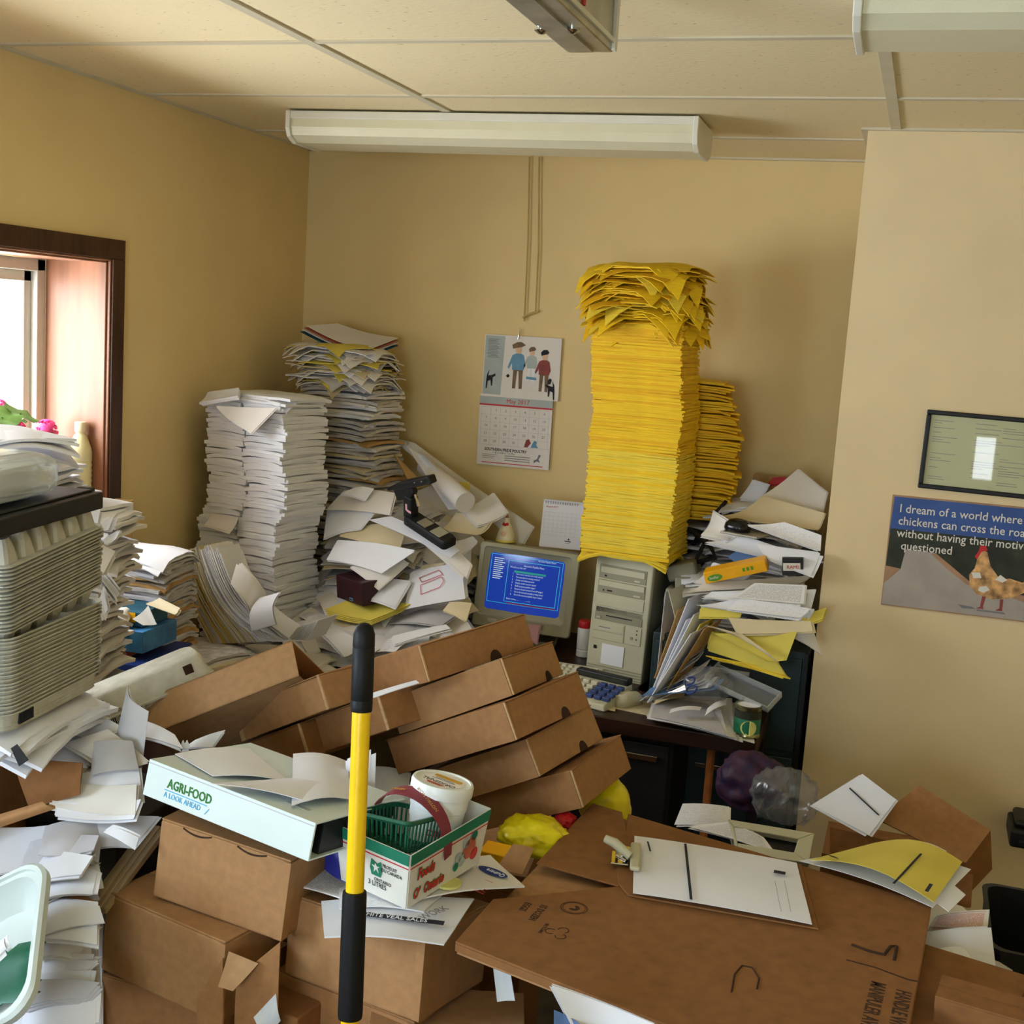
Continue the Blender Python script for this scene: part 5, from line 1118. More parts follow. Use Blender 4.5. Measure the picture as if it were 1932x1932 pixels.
bm = bmesh.new(); bmesh.ops.create_icosphere(bm, subdivisions=5, radius=1); rr = random.Random(4); ph = [rr.uniform(0, 6.3) for _ in range(6)]
for v in bm.verts:
    q = v.co; f_ = lambda c, p: math.copysign(abs(c)**p, c)
    e = max(0, q.x-.62)/.38
    x, y, z = f_(q.x, .55)*.145+e*.035, .10+f_(q.y, .5)*.105*(1-.55*e), .036+f_(q.z, .5)*.038*(1-.45*e)
    w_ = .003*math.sin(40*q.y+ph[0]+6*q.x)*(.3+e*2)+.003*math.sin(26*q.z+ph[1]+9*q.x)*(.2+e); v.co = Vector((x, y+w_, z+w_))
me = bpy.data.meshes.new('film'); bm.to_mesh(me); bm.free(); me.polygons.foreach_set('use_smooth', [True]*len(me.polygons)); me.materials.append(M['film']); o = bpy.data.objects.new('film', me); COL.objects.link(o); o.parent = r

# egg carton lying open beside the trays
a, b = py(150, 1384, 1.93), py(404, 1276, 2.13)
r = root('egg_carton', frame(a, b-a, (0, .05, 1)), 'single grey egg carton with square latch holes and barcode', 'egg carton'); Lc = (b-a).length
c_ = Lc/2
G().loft([rrect(Lc*.94, .09, .02, -.012, 5, c_, .05), rrect(Lc, .108, .02, .004, 5, c_, .05), rrect(Lc+.012, .12, .022, .004, 5, c_, .05), rrect(Lc+.012, .12, .022, .008, 5, c_, .05), rrect(Lc, .106, .022, .009, 5, c_, .05), rrect(Lc*.965, .086, .025, .046, 5, c_, .056), rrect(Lc*.93, .07, .02, .051, 5, c_, .058)]).o('lid', 'pulp', r, True)
g = G(); cups(g, 6, 2, Lc/6.3, .048, .03, Matrix.Translation((c_, .05, -.002)), -1); g.o('cup_base', 'pulp_d', r)
for u in (.19, .845):
    G().box((Lc*u-.009, .0, .024), (Lc*u+.009, .012, .042), Matrix.Rotation(R(-8), 4, 'X')).o('latch_hole', 'slot', r)
x = .045; rr = random.Random(12)
while x < .125: w_ = rr.choice((.0009, .0016, .0024)); G().box((x, -.0108, -.008), (x+w_, -.0098, .006)).o('bar', 'ink', r); x += w_+rr.choice((.0009, .0014, .002))
for k in range(2): G().box((.07, -.0035-.001*k, .012+.004*k), (.095-.008*k, -.0025, .0135+.004*k)).o('print_line', 'ink_l', r)
G().box((.045, -.0105, -.010), (.128, -.0100, .0062)).o('label_field', 'pulp', r)

# boxes and papers between the egg cartons and the paper fan
pile('paper_bundle', VL, lambda r_, t: r_.choice(['paper_g', 'stack_mix', 'paper_b', 'stack_mix', 'paper_g', 'paper_k']), 48, DZ+.002, 1.150, lambda z: (-1.965, 2.80, R(8)), 'grey paper bundle in the low pile between egg cartons and paper fan', 'paper', 'low grey pile by the window wall', R(6), .008, 75, .015)
VTop = [slab(.29, .23, .003, 640+k, .006, .02, 8, 6, .002) for k in range(3)]
pile('paper_bundle', VTop, ['paper'], 3, 1.152, 1.166, lambda z: (-1.965, 2.79, R(8)), 'bright white sheet topping the low pile by the window wall', 'paper', 'white sheets on the low pile', R(6), .01, 76, .02)
P = py(265, 1215, 2.94); 
r = root('blue_box', Matrix.Translation((-1.965, 2.56, .950)) @ Matrix.Rotation(R(3), 4, 'Z'), 'blue mottled carton with small star cut-outs under the tissue box', 'box')
G().box((0, 0, 0), (.20, .16, .055)).o('carton', 'bluebox', r, bev=.002); G().box((.135, -.001, .001), (.20, .0, .054)).o('end_panel', 'teal', r)
for x, z in ((.055, .040), (.064, .034), (.055, .030)):
    G().loft([[(x+(.005 if i % 2 else .002)*math.cos(i*.628), y, z+(.005 if i % 2 else .002)*math.sin(i*.628)) for i in range(10)] for y in (-.0012, .0)]).o('star', 'black', r)
r = root('tissue_box', Matrix.Translation((-1.945, 2.56, 1.007)) @ Matrix.Rotation(R(3), 4, 'Z'), 'teal tissue box with a tissue pulled out', 'tissue box')
G().box((0, .03, 0), (.16, .15, .040)).o('carton', 'teal', r, bev=.003); G().box((.02, .028, .012), (.14, .031, .036)).o('printed_panel', 'orange', r)
v, f, uv = slab(.10, .07, .001, 5, .02, .04, 8, 6, .004); o = obj('tissue', [Vector(p)+Vector((.08, .02, .028)) for p in v], f, 'tissue', r, True, uv)
S([(250, 1168), (280, 1142), (296, 1178), (270, 1180)], 2.54, (0, -1, .3), 'tissue', 'white tissue flap hanging in front of the teal box', bulge=.01)
r = root('red_packet', Matrix.Translation((-1.94, 2.56, .930)) @ Matrix.Rotation(R(6), 4, 'Z'), 'red-brown packet squeezed under the blue carton', 'packet')
G().box((0, 0, 0), (.13, .16, .018)).o('wrapper', 'salmon', r, bev=.006)
r = root('blue_binder', Matrix.Translation((-2.00, 2.50, .858)) @ Matrix.Rotation(R(10), 4, 'Z'), 'dark blue ring binder lying flat under the cartons', 'binder')
G().box((0, 0, 0), (.28, .25, .004)).o('cover', 'navy', r); G().box((0, 0, .066), (.28, .25, .070)).o('cover', 'navy', r); G().box((0, -.002, 0), (.28, .003, .07)).o('spine', 'navy', r, bev=.001); G().box((.01, .01, .005), (.27, .24, .065)).o('page_block', 'paper', r)
S([(275, 1140), (300, 1130), (338, 1150), (330, 1160)], 2.66, (.0, -.6, .8), 'paper_c', 'pale paper tongue above the blue carton', bulge=.004)
# fan of curled papers leaning on the white stack
def jsheet(k, n, m, label):
    t = k/(n-1)
    top = py(330+84*t+rr.uniform(-3, 3), 1050-16*math.sin(t*2.4)+rr.uniform(-6, 6)+ (0 if m != 'paper' else 60*(t)), 3.12); bot = py(398+150*t, 1216-8*t, 3.14)
    prof = []
    for i in range(9):
        s = i/8; q = top.lerp(bot, s); sag = math.sin(math.pi*min(1, s*1.05))*.028*(.4+t); prof.append(q+Vector((-sag*.8, 0, -sag*.7)))
    if t > .75:
        e = bot; prof += [e+Vector((.05, 0, .005)), e+Vector((.085, 0, .035*(t*2)))]
    nx = 4; ny = len(prof)-1; pts = [p+Vector((.012*i/nx, .10*i/nx, .0)) for p in prof for i in range(nx+1)]
    c = pts[0].copy(); v, f, uv = grid_solid([p-c for p in pts], nx, ny, .0016); o = obj('curled_paper', v, f, m, None, True, uv, loc=c); tag(o, label, 'paper', 'fan of curled papers'); return o
rr = random.Random(31); n = 46
for k in range(n):
    t = k/n; jsheet(k, n, rr.choice(['paper_c', 'tan_edge', 'paper_w', 'tan_edge', 'paper_c', 'paper_g'] if t < .55 else ['paper_b', 'paper', 'paper_b', 'paper_w']), 'tan curled page in the fan leaning on the white stack' if t < .55 else 'white curled page in the fan leaning on the white stack')
S([(452, 1062), (500, 1120), (478, 1166), (440, 1100)], 3.13, (.75, -.65, .2), 'paper_w', 'wide curled white page at the inner side of the fan', bulge=-.03)
S([(476, 1190), (490, 1128), (528, 1118), (520, 1178)], 3.10, (-.3, -.85, .4), 'paper', 'rolled white page bottom in front of the white stack', bulge=-.03)
pile('paper_bundle', VL, ['paper_g', 'stack_mix'], 11, DZ+.002, .856, lambda z: (-1.86, 2.62, R(12)), 'grey bundle under the dark blue binder', 'paper', 'bundles under the blue binder', R(5), .008, 77, .02)
pile('paper_bundle', VL, ['paper_c', 'paper_k', 'stack_mix', 'paper_w'], 8, DZ+.002, .83, lambda z: (-1.93, 3.10, R(-10)), 'tan paper bundle under the curled fan', 'paper', 'bundles under the curled fan', R(12), .012, 78, .03)
pile('paper_bundle', VL, ['paper_c', 'stack_mix', 'paper_w', 'paper_g'], 6, DZ+.002, .80, lambda z: (-1.72, 3.20, R(-20)), 'low paper bundle on the desk edge in front of the white stack', 'paper', 'low bundles in front of the white stack', R(20), .03, 79, .03)
# support below the egg cartons: brown carton with papers, on the return
r = root('cardboard_box', Matrix.Translation((-1.76, 1.58, 0)) @ Matrix.Rotation(R(5), 4, 'Z'), 'dark brown carton under the nested egg cartons', 'box')
G().box((0, 0, 0), (.30, .38, 1.06)).o('body', 'card_d', r, bev=.003); G().box((0, 0, 1.06), (.148, .38, 1.063)).o('top_flap', 'card', r); G().box((.152, 0, 1.06), (.30, .38, 1.063)).o('top_flap', 'card', r)
pile('paper_bundle', VL, ['paper', 'paper_b'], 6, 1.064, 1.112, lambda z: (-1.43, 1.70, R(98)), 'white paper bundle directly under the nested egg cartons', 'paper', 'bundles under the egg cartons', R(8), .01, 80, .02)

# ================================================================== foreground: cartons, binder, flat case
def carton(yaw, a, b, t, dims, label, m='card', slits=False, seam=True, flaps=True):
    L, D, H = dims; r = root('cardboard_box', pose(yaw, a, b, t), label, 'box')
    G().box((0, 0, 0), (L, D, H-.003)).o('body', m, r, bev=.004)
    if flaps:
        G().box((.001, .001, H-.003), (L-.001, D*.5-.001, H)).o('top_flap', m, r, bev=.001); G().box((.001, D*.5+.001, H-.003), (L-.001, D-.001, H)).o('top_flap', m, r, bev=.001)
    if seam: G().box((L-.014, -.0016, .002), (L+.0016, .0, H-.004)).o('glued_seam', m, r, bev=.0008); G().box((L, -.0014, .002), (L+.0014, .02, H-.004)).o('glued_seam', m, r)
    if slits:
        for x in (.18, .60): G().loft([[(L*x+L*.22*u, y, H-.006-.006*math.sin(math.pi*u)) for u in [i/8 for i in range(9)]]+[(L*x+L*.22*(1-u), y, H-.004-.005*math.sin(math.pi*u)) for u in [i/8 for i in range(9)]] for y in (-.001, .001)]).o('tab_slit', 'slot', r)
    return r
carton(-.062, -.040, .073, (-1.117, 1.668, .844), (.248, .188, .136), 'cardboard carton with two tab slits under the white binder', 'card', True)
carton(-.180, -.029, .043, (-1.201, 1.649, .704), (.258, .19, .139), 'cardboard carton below the one under the binder', 'card')
carton(.022, .02, .04, (-1.235, 1.666, .01), (.255, .20, .685), 'lowest cardboard carton of the column under the binder', 'card_b')
carton(-.207, -.090, -.028, (-.885, 1.696, .747), (.264, .192, .133), 'cardboard carton under the newspapers and the fruit basket', 'card')
carton(-.207, -.01, -.01, (-.900, 1.700, .01), (.275, .195, .735), 'lower cardboard carton behind the pole grip', 'card_b')
# torn carton between the two columns
a, b = py(425, 1828, 1.63), py(545, 1772, 1.72)
r = root('torn_carton', frame(Vector((a.x, a.y, .02)), (.6, -.1, 0), (0, 0, 1)), 'torn brown carton with loose flaps between the two carton columns', 'box')
I = r.matrix_world.inverted()
G().box((.0, .02, 0), (.13, .15, .70)).o('body', 'card_d', r, bev=.003)
for px, y0, n_, m, nm in (([(372, 1890), (368, 1990), (418, 1965), (420, 1808)], 1.60, (-.2, -1, .1), 'card_b', 'side_flap'), ([(412, 1862), (440, 1870), (488, 1818), (432, 1795)], 1.58, (.1, -.85, .5), 'card_l', 'folded_flap'), ([(446, 1844), (440, 1960), (522, 1960), (528, 1778)], 1.61, (.1, -1, .05), 'card_b', 'torn_panel'), ([(430, 1794), (485, 1820), (545, 1778), (478, 1762)], 1.70, (0, -.3, .95), 'card', 'top_panel')):
    P0 = py(*px[0], y0); sheet(nm, [I @ (pn(x, y, P0, n_) if i else P0) for i, (x, y) in enumerate(px)], m, parent=r, t=.003, rip=.001)
S([(478, 1920), (520, 1875), (530, 1925), (500, 1960)], 1.575, (.1, -1, .1), 'film', 'scrap of clear tape on the torn carton', name='tape_scrap', cat='tape', rip=.002)

# white binder
BM = pose(-.177, -.160, .068, (-1.145, 1.678, 1.011)); bL, bD, bH = .343, .255, .060
r = root('ring_binder', BM, 'white ring binder with green and blue title lettering lying on a carton', 'binder')
G().box((0, 0, 0), (bL, bD, .003)).o('rear_cover', 'binder', r, bev=.001); G().box((0, 0, bH-.003), (bL, bD, bH)).o('front_cover', 'binder', r, bev=.001)
s_ = G().box((0, -.002, 0), (bL, .002, bH)).o('spine', 'binder', r, bev=.001)
G().box((.002, -.0026, bH-.006), (bL-.002, -.0018, bH-.0045)).o('hinge_crease', 'paper_g', s_)
G().box((.004, .03, .0035), (bL-.006, bD-.02, bH-.004)).o('dark_lining', 'black', r)
for x in (.05, bL-.012): G().tube([(x, .05+.018*math.cos(t), .024+.018*math.sin(t)) for t in [i*.55 for i in range(13)]], .002, 6).o('ring', 'chrome', r, True)
TX = Matrix.Rotation(math.pi/2, 4, 'X')
text('AGRI-FOOD', .0215, 'green_ink', Matrix.Translation((.048, -.0026, .0265)) @ TX, s_, 'title_lettering', sx=.80, bold=.0004); G().box((.044, -.003, .0215), (.134, -.002, .0228)).o('blue_rule', 'blue_ink', s_)
text('A LOOK AHEAD', .0125, 'blue_ink', Matrix.Translation((.044, -.0026, .0105)) @ TX, s_, 'subtitle_lettering', sx=.86)
G().box((0, -.0004, 0), (.0014, .0, .013), Matrix.Translation((.132, -.0024, .0085)) @ Matrix.Rotation(R(35), 4, 'Y')).o('blue_rule', 'blue_ink', s_)
text('AR', .026, 'green_ink', Matrix.Translation((.205, .235, bH)) @ Matrix.Rotation(R(180), 4, 'Z'), r, 'cover_mark'); 
flat([(.255, .035), (.300, .035), (.300, .045), (.255, .045)], 'grey_print', r, 'cover_mark', z=bH)
# papers on the binder
def OB(pts, dz, m, label, bu=.004, **k):
    """sheet on the plane of the binder cover"""
    nz_ = (BM.to_3x3() @ Vector((0, 0, 1))); P0 = BM @ Vector((0, 0, bH+dz)); sheet('paper_sheet', [pn(x, y, P0, nz_) for x, y in pts], m, label, 'paper', bulge=bu, **k)
OB([(402, 1464), (548, 1476), (470, 1412), (330, 1422)], .004, 'paper', 'folded white sheet across the binder cover', .006)
OB([(550, 1520), (662, 1508), (655, 1436), (553, 1422)], .006, 'paper_b', 'white sheet at the right half of the binder cover', .008)
OB([(395, 1478), (580, 1512), (640, 1490), (548, 1468)], .009, 'paper', 'long white leaf with bright edge on the binder', .005)
S([(660, 1502), (698, 1505), (700, 1414), (655, 1432)], 1.90, (.1, -.95, .3), 'paper_b', 'upright white sheet behind the yellow pole', bulge=.01)
S([(690, 1510), (764, 1500), (770, 1460), (695, 1448)], 2.13, (0, -.6, .8), 'paper_b', 'pale blue-white sheet between pole and plastic tub', bulge=.012)

# flat egg case
zc_ = .895; q1, q2, q3 = pz(859, 1776, zc_), pz(1118, 1515, zc_), pz(1758, 1706, zc_); q4 = q1+q3-q2
u = (q2-q1).normalized(); vv = (q3-q2).normalized()
r = root('flat_egg_case', Matrix.Translation(q1-Vector((0, 0, .03))), 'large flattened egg case with printed marks under the clipboard', 'box')
I = Matrix.Translation(-(q1-Vector((0, 0, .03))))
def lay(pts, z0, z1, m, nm, par=None): g = G(); g.loft([[I @ Vector((p.x, p.y, p.z+z0)) for p in pts], [I @ Vector((p.x, p.y, p.z+z1)) for p in pts]]); return g.o(nm, m, par or r, bev=.0012)
def Z(x, y, z=zc_): return pz(x, y, z)
lay([q1, Z(930, 1696), Z(1167, 1672), q2+(q3-q2)*.12, q3, q4], -.004, 0, 'card_d', 'top_panel')
lay([Z(1012, 1628, zc_+.006), Z(1167, 1671, zc_+.002), Z(1200, 1640, zc_+.001), q2+(q3-q2)*.1, q2], -.003, .0, 'card_d', 'raised_flap')
lay([q1+Vector((.006, .01, 0)), Z(905, 1740), Z(1160, 1690), Z(1700, 1760), q4+Vector((-.01, .01, 0))], -.012, -.0045, 'card_b', 'middle_ply')
e_ = Z(1037, 1842); lay([q1+Vector((.002, .004, 0)), q2, q3, q4+Vector((0, .006, 0))], -.022, -.0125, 'card', 'bottom_panel')
lay([q1, q1+(q4-q1)*.36, q1+(q4-q1)*.36+u*.012, q1+u*.012], -.016, -.004, 'card_d', 'folded_edge')
# printed marks
nrm = Vector((0, 0, 1)); yv = (vv-u*vv.dot(u)).normalized()
def TM_(px): P_ = I @ Z(*px, zc_+.0003); m_ = Matrix((-u, yv, nrm)).transposed().to_4x4(); m_.translation = P_; return m_
text('15 DOZEN', .0165, 'ink_brown', TM_((1022, 1706)), r, 'printed_lettering', sx=.75, depth=.0002, bold=.0003); text('EGGS', .0165, 'ink_brown', TM_((992, 1702)), r, 'printed_lettering', sx=.75, depth=.0002, bold=.0003)
text('RECYCLABLE', .008, 'ink_brown', TM_((1030, 1742)), r, 'printed_lettering', sx=.75, depth=.0002)
def ringmark(px, R0, w_, nm, a0=0., a1=6.2832, sq=1.):
    c = I @ Z(*px, zc_+.0004); g = G(); n = 28
    for k in range(n):
        t0_, t1_ = a0+(a1-a0)*k/n, a0+(a1-a0)*(k+1)/n
        P_ = [c+(u*math.cos(t)*sq+yv*math.sin(t))*rr_ for t, rr_ in ((t0_, R0), (t1_, R0), (t1_, R0-w_), (t0_, R0-w_))]
        g.add(P_+[p+nrm*.0002 for p in P_], [(0, 1, 2, 3), (4, 5, 6, 7)])
    g.o(nm, 'ink_brown', r)
ringmark((1083, 1713), .022, .0014, 'maker_seal'); ringmark((1083, 1713), .0185, .0008, 'maker_seal'); ringmark((1083, 1713), .009, .006, 'maker_seal', 0, 4)
for k in range(3):
    t = k*2.094+.4; P_ = Z(1053, 1760)+(u*math.cos(t)+yv*math.sin(t))*.012
    c = I @ P_; g = G()
    for kk in range(10):
        a0, a1 = t-2.2+4.4*kk/10, t-2.2+4.4*(kk+1)/10; L4 = [c+(u*math.cos(a_)+yv*math.sin(a_))*q_+nrm*.0004 for a_, q_ in ((a0, .009), (a1, .009), (a1, .0076), (a0, .0076))]; g.add(L4+[p+nrm*.0002 for p in L4], [(0, 1, 2, 3), (4, 5, 6, 7)])
    g.o('recycling_loop', 'ink_brown', r)
text('HANDLE WITH CARE', .030, 'ink_brown', TM_((1692, 1866)), r, 'printed_lettering', sx=.62, depth=.0002, bold=.0005); text('MANIPULER AVEC SOIN', .030, 'ink_brown', TM_((1645, 1850)), r, 'printed_lettering', sx=.62, depth=.0002, bold=.0005)
# die-cut slots
def slot(pts, nm, w_=.004):
    g = G(); P_ = [I @ Z(x, y, zc_+.0004) for x, y in pts]
    g.tube(P_, w_/2, 6); o = g.o(nm, 'slot', r); return o
slot([(1607, 1783), (1640, 1795), (1668, 1802), (1680, 1786), (1692, 1786), (1687, 1812)], 'handle_slot', .0055)
slot([(1597, 1811), (1650, 1825), (1712, 1848), (1732, 1852)], 'crease_cut', .0022)
slot([(1380, 1872), (1386, 1838), (1400, 1822), (1420, 1826), (1432, 1846), (1428, 1866)], 'handle_hole', .0028)
G().box((0, 0, 0), (.56, .44, .84)).o('x', 'card_d') if False else None
# carton standing under the case
r = root('cardboard_box', Matrix.Translation((-.36, 1.60, 0)) @ Matrix.Rotation(R(-14), 4, 'Z'), 'big brown carton holding up the flattened egg case', 'box')
G().box((0, 0, 0), (.50, .52, .862)).o('body', 'card_d', r, bev=.003); G().box((0, 0, .862), (.50, .258, .866)).o('top_flap', 'card_d', r); G().box((0, .262, .862), (.50, .52, .866)).o('top_flap', 'card_d', r)
P = py(905, 1932, 1.52); r = root('printed_carton', frame(Vector((-.66, 1.50, .0)), (.9, .30, 0), (0, 0, 1)), 'brown carton with dark capital letters below the egg case corner', 'box')
G().box((0, 0, 0), (.24, .26, .735)).o('body', 'card_b', r, bev=.003); G().box((0, 0, .735), (.24, .128, .738)).o('top_flap', 'card', r, bev=.001); G().box((0, .132, .735), (.24, .26, .738)).o('top_flap', 'card', r, bev=.001)
text('FRAGILE', .045, 'ink_brown', Matrix.Translation((.03, .06, .7385)) @ Matrix.Rotation(R(12), 4, 'Z'), r, 'printed_lettering', sx=.7, depth=.0002)
for px, y0, n_, m, lab, bu in (([(1040, 1858), (1235, 1932), (1180, 1990), (1090, 1960)], 1.46, (.2, -.9, .35), 'paper_b', 'crumpled white sheet hanging under the egg case edge', .02), ([(1045, 1905), (1110, 1945), (1100, 1990), (1045, 1960)], 1.45, (0, -1, .2), 'bluish', 'blue paper corner below the white crumpled sheet', .01), ([(930, 1822), (962, 1826), (972, 1888), (938, 1890)], 1.66, (0, -1, .2), 'film', 'small clear plastic scrap in the gap under the case', .004)):
    S(px, y0, n_, m, lab, bulge=bu)

# clipboard with form
zb_ = zc_+.004
def CB(x, y, z=zb_): return pz(x, y, z)
c0, c1, c2, c3 = CB(1185, 1688), CB(1545, 1752), CB(1512, 1630), CB(1190, 1584)
r = root('clipboard', Matrix.Translation(c0), 'clipboard with a printed form lying on the egg case', 'clipboard')
I = Matrix.Translation(-c0); lft = CB(1166, 1650)
g = G(); poly = [c0, c1, c2, c3, CB(1170, 1610), CB(1164, 1640), CB(1168, 1668)]; g.loft([[I @ (p+Vector((0, 0, -.003))) for p in poly], [I @ p for p in poly]]); g.o('board', 'card_d', r, bev=.001)
for k in range(3):
    P4 = [CB(x, y, zb_+.002+.002*k) for x, y in ((1196-k, 1682+2*k), (1532, 1745), (1503, 1628), (1197, 1577))]
    o = sheet('form', [I @ p for p in P4], 'paper_b', parent=r, bulge=.004, rip=.0008, t=.0008, seed=4)
def pf(x, y): return I @ CB(x, y, zb_+.0125)
def strip(a_, b_, w_, m, nm):
    d = (b_-a_); s = Vector((-d.y, d.x, 0)).normalized()*w_/2; g = G(); L4 = [a_-s, b_-s, b_+s, a_+s]; g.add(L4+[p+Vector((0, 0, .0004)) for p in L4], [(0, 1, 2, 3), (4, 5, 6, 7), (0, 1, 5, 4), (2, 3, 7, 6)]); g.o(nm, m, r)
strip(pf(1293, 1592), pf(1304, 1697), .0045, 'ink', 'black_rule'); strip(pf(1460, 1644), pf(1482, 1648), .012, 'ink', 'black_box'); strip(pf(1222, 1588), pf(1227, 1606), .003, 'ink', 'black_tab')
for x0, x1, yy in ((1480, 1500, 0), (1462, 1476, 0)): strip(pf(x0, 1662), pf(x0+12, 1720), .0006, 'ink_l', 'form_line')
T = frame(I @ CB(1202, 1618, zb_+.012), c3-c0, (0, 0, 1))
G().box((-.055, -.006, -.002), (.055, .012, .006), T).o('clip_jaw', 'beige', r, bev=.004); G().tube([(-.012, .012, .006), (.0, .04, .022), (.006, .058, .026)], [.008, .009, .007], 10, T).o('clip_lever', 'beige', r, True)
G().box((-.026, .014, -.006), (.026, .045, -.003), T).o('clip_plate', 'chrome', r, bev=.003); G().tube([(-.02, .02, .0), (-.02, .035, .008), (.02, .035, .008), (.02, .02, 0)], .003, 8, T).o('spring', 'chrome', r, True); G().box((-.015, .012, .0), (.012, .024, .014), T).o('hinge', 'chrome', r, bev=.002)

# yellow form and white sheets at the back corner of the case
def lie(px, z, m, label, **k):
    return sheet('paper_sheet', [pz(x, y, z+(0 if len(p) < 1 else 0)) for (x, y), p in ((q, q) for q in px)], m, label, 'paper', **k)
lie([(1655, 1612), (1765, 1645), (1786, 1606), (1728, 1586)], zc_+.002, 'paper', 'white sheet behind the yellow form', bulge=.004)
lie([(1508, 1624), (1760, 1712), (1832, 1640), (1640, 1600)], zc_+.004, 'paper_b', 'white form under the yellow form at the case corner', bulge=.008)
lie([(1680, 1650), (1790, 1720), (1822, 1688), (1700, 1600)], zc_+.001, 'paper', 'white sheet sticking out beyond the yellow form', bulge=.004)
yf = lie([(1528, 1622), (1762, 1702), (1816, 1626), (1650, 1590)], zc_+.014, 'paper_y', 'yellow form with a dark rule at the case corner', bulge=.022)
yr_ = yf; c = yf.location
def yl(a_, b_, w_, nm):
    A, B = pz(*a_, zc_+.037)-c, pz(*b_, zc_+.030)-c; d = B-A; s = Vector((-d.y, d.x, 0)).normalized()*w_/2; g = G(); L4 = [A-s, B-s, B+s, A+s]; g.add(L4+[p+Vector((0, 0, .0005)) for p in L4], [(0, 1, 2, 3), (4, 5, 6, 7), (0, 1, 5, 4), (2, 3, 7, 6)]); g.o(nm, 'ink', yf)
yl((1738, 1611), (1686, 1667), .004, 'black_rule'); yl((1564, 1614), (1580, 1619), .008, 'black_box'); yl((1757, 1668), (1748, 1682), .006, 'black_box')

# pole
def at_line(y, a, b): t = (y-a[1])/(b[1]-a[1]); return (a[0]+(b[0]-a[0])*t, y)
A_, B_ = (688, 1174), (660, 1932); YP = 1.40
p0, p1 = py(*A_, YP), py(*B_, YP-.05); ax = (p1-p0).normalized(); Lp = (p0.z-.01)/(-ax.z)
r = root('tool_pole', frame(p0+ax*Lp, Vector((0, 1, 0)).cross(-ax), -ax), 'yellow metal tool pole with black foam grips standing in front', 'pole')
def zz(y): q = py(*at_line(y, A_, B_), YP-.05*(y-1174)/758); return Lp-(q-p0).length
dpt = (p0-CAM).dot(FW); k_ = dpt/FPX; k2 = (p1-CAM).dot(FW)/FPX
G().lathe([(17*k2, 0), (17*k2, zz(1932)), (17.5*k_, zz(1330))], 48).o('shaft', 'pole_yellow', r, True)
G().lathe([(19.5*k_, zz(1342)), (20.5*k_, zz(1341)+.001), (21*k_, zz(1322)), (20.4*k_, zz(1321)), (20.4*k_, zz(1320)), (21*k_, zz(1319)), (21*k_, zz(1222)), (20.4*k_, zz(1221)), (21*k_, zz(1219)), (20.5*k_, zz(1196)), (16*k_, zz(1182)), (8*k_, zz(1176)), (0, zz(1174))], 28).o('top_grip', 'rubber', r, True)
G().lathe([(17*k2, zz(1921)), (22.5*k2, zz(1920)), (23.5*k2, zz(1912)), (23*k2, zz(1690)), (22*k2, zz(1682)), (17*k2, zz(1681))], 28).o('foam_grip', 'rubber', r, True)
G().lathe([(.03, 0), (.03, .02), (.017, .03)], 20).o('foot', 'rubber', r, True)

# fruit basket carton
FM = pose(1.30, .05, -.06, (-.676, 1.690, .908)); fL, fW, fH = .190, .132, .098; fl = .010
r = root('fruit_basket', FM, 'white fruit basket carton with green rim on the newspapers', 'basket')
def wall(p, q, pin, qin, nm):
    """flared side wall between bottom points p, q and top points pin, qin"""
    out = (q-p).cross(Vector((0, 0, 1))).normalized()*.0018; g = G(); L8 = [p, q, qin, pin]; g.add(L8+[x_+out for x_ in L8], [(0, 1, 2, 3), (7, 6, 5, 4), (0, 4, 5, 1), (1, 5, 6, 2), (2, 6, 7, 3), (3, 7, 4, 0)])
    w_ = g.o(nm, 'carton_white', r)
    def band(z0, z1, m, n2):
        a0, b0, a1, b1 = p.lerp(pin, z0), q.lerp(qin, z0), p.lerp(pin, z1), q.lerp(qin, z1); o2 = out*1.6
        g = G(); L8 = [a0, b0, b1, a1]; g.add([x_+o2*.8 for x_ in L8]+[x_+o2*1.1 for x_ in L8], [(0, 1, 2, 3), (7, 6, 5, 4), (0, 4, 5, 1), (1, 5, 6, 2), (2, 6, 7, 3), (3, 7, 4, 0)]); g.o(n2, m, w_)
    band(.80, 1.0, 'green_band', 'green_rim'); band(.735, .75, 'red', 'red_line')
    return w_, frame(p+out*2.3, q-p, (out)) 
B4 = [Vector((0, 0, 0)), Vector((fL, 0, 0)), Vector((fL, fW, 0)), Vector((0, fW, 0))]
T4 = [Vector((-fl, -fl, fH)), Vector((fL+fl, -fl, fH)), Vector((fL+fl, fW+fl, fH)), Vector((-fl, fW+fl, fH))]
side, sf = wall(B4[0], B4[1], T4[0], T4[1], 'long_side'); wall(B4[1], B4[2], T4[1], T4[2], 'end_panel'); wall(B4[2], B4[3], T4[2], T4[3], 'long_side'); end, ef = wall(B4[3], B4[0], T4[3], T4[0], 'end_panel')
G().box((0, 0, 0), (fL, fW, .002)).o('bottom', 'carton_white', r)
tl_ = Matrix.Rotation(R(5.5), 4, 'X')
Sx = Matrix.Translation((0, -.0030, 0)) @ Matrix.Rotation(R(5.8), 4, 'X') @ TX
for s, x, y, sz, dx in (('Foods', .014, .046, .028, 0), ('O\u2019', .010, .012, .026, 0), ('Ontario', .036, .012, .026, 0)):
    text(s, sz, 'green_ink', Sx @ Matrix.Translation((x, y, .0002)), side, 'green_outline', sx=.62, depth=.0002, bold=.0016); text(s, sz, 'red', Sx @ Matrix.Translation((x, y, .0006)), side, 'red_lettering', sx=.62, depth=.0002, bold=.0006)
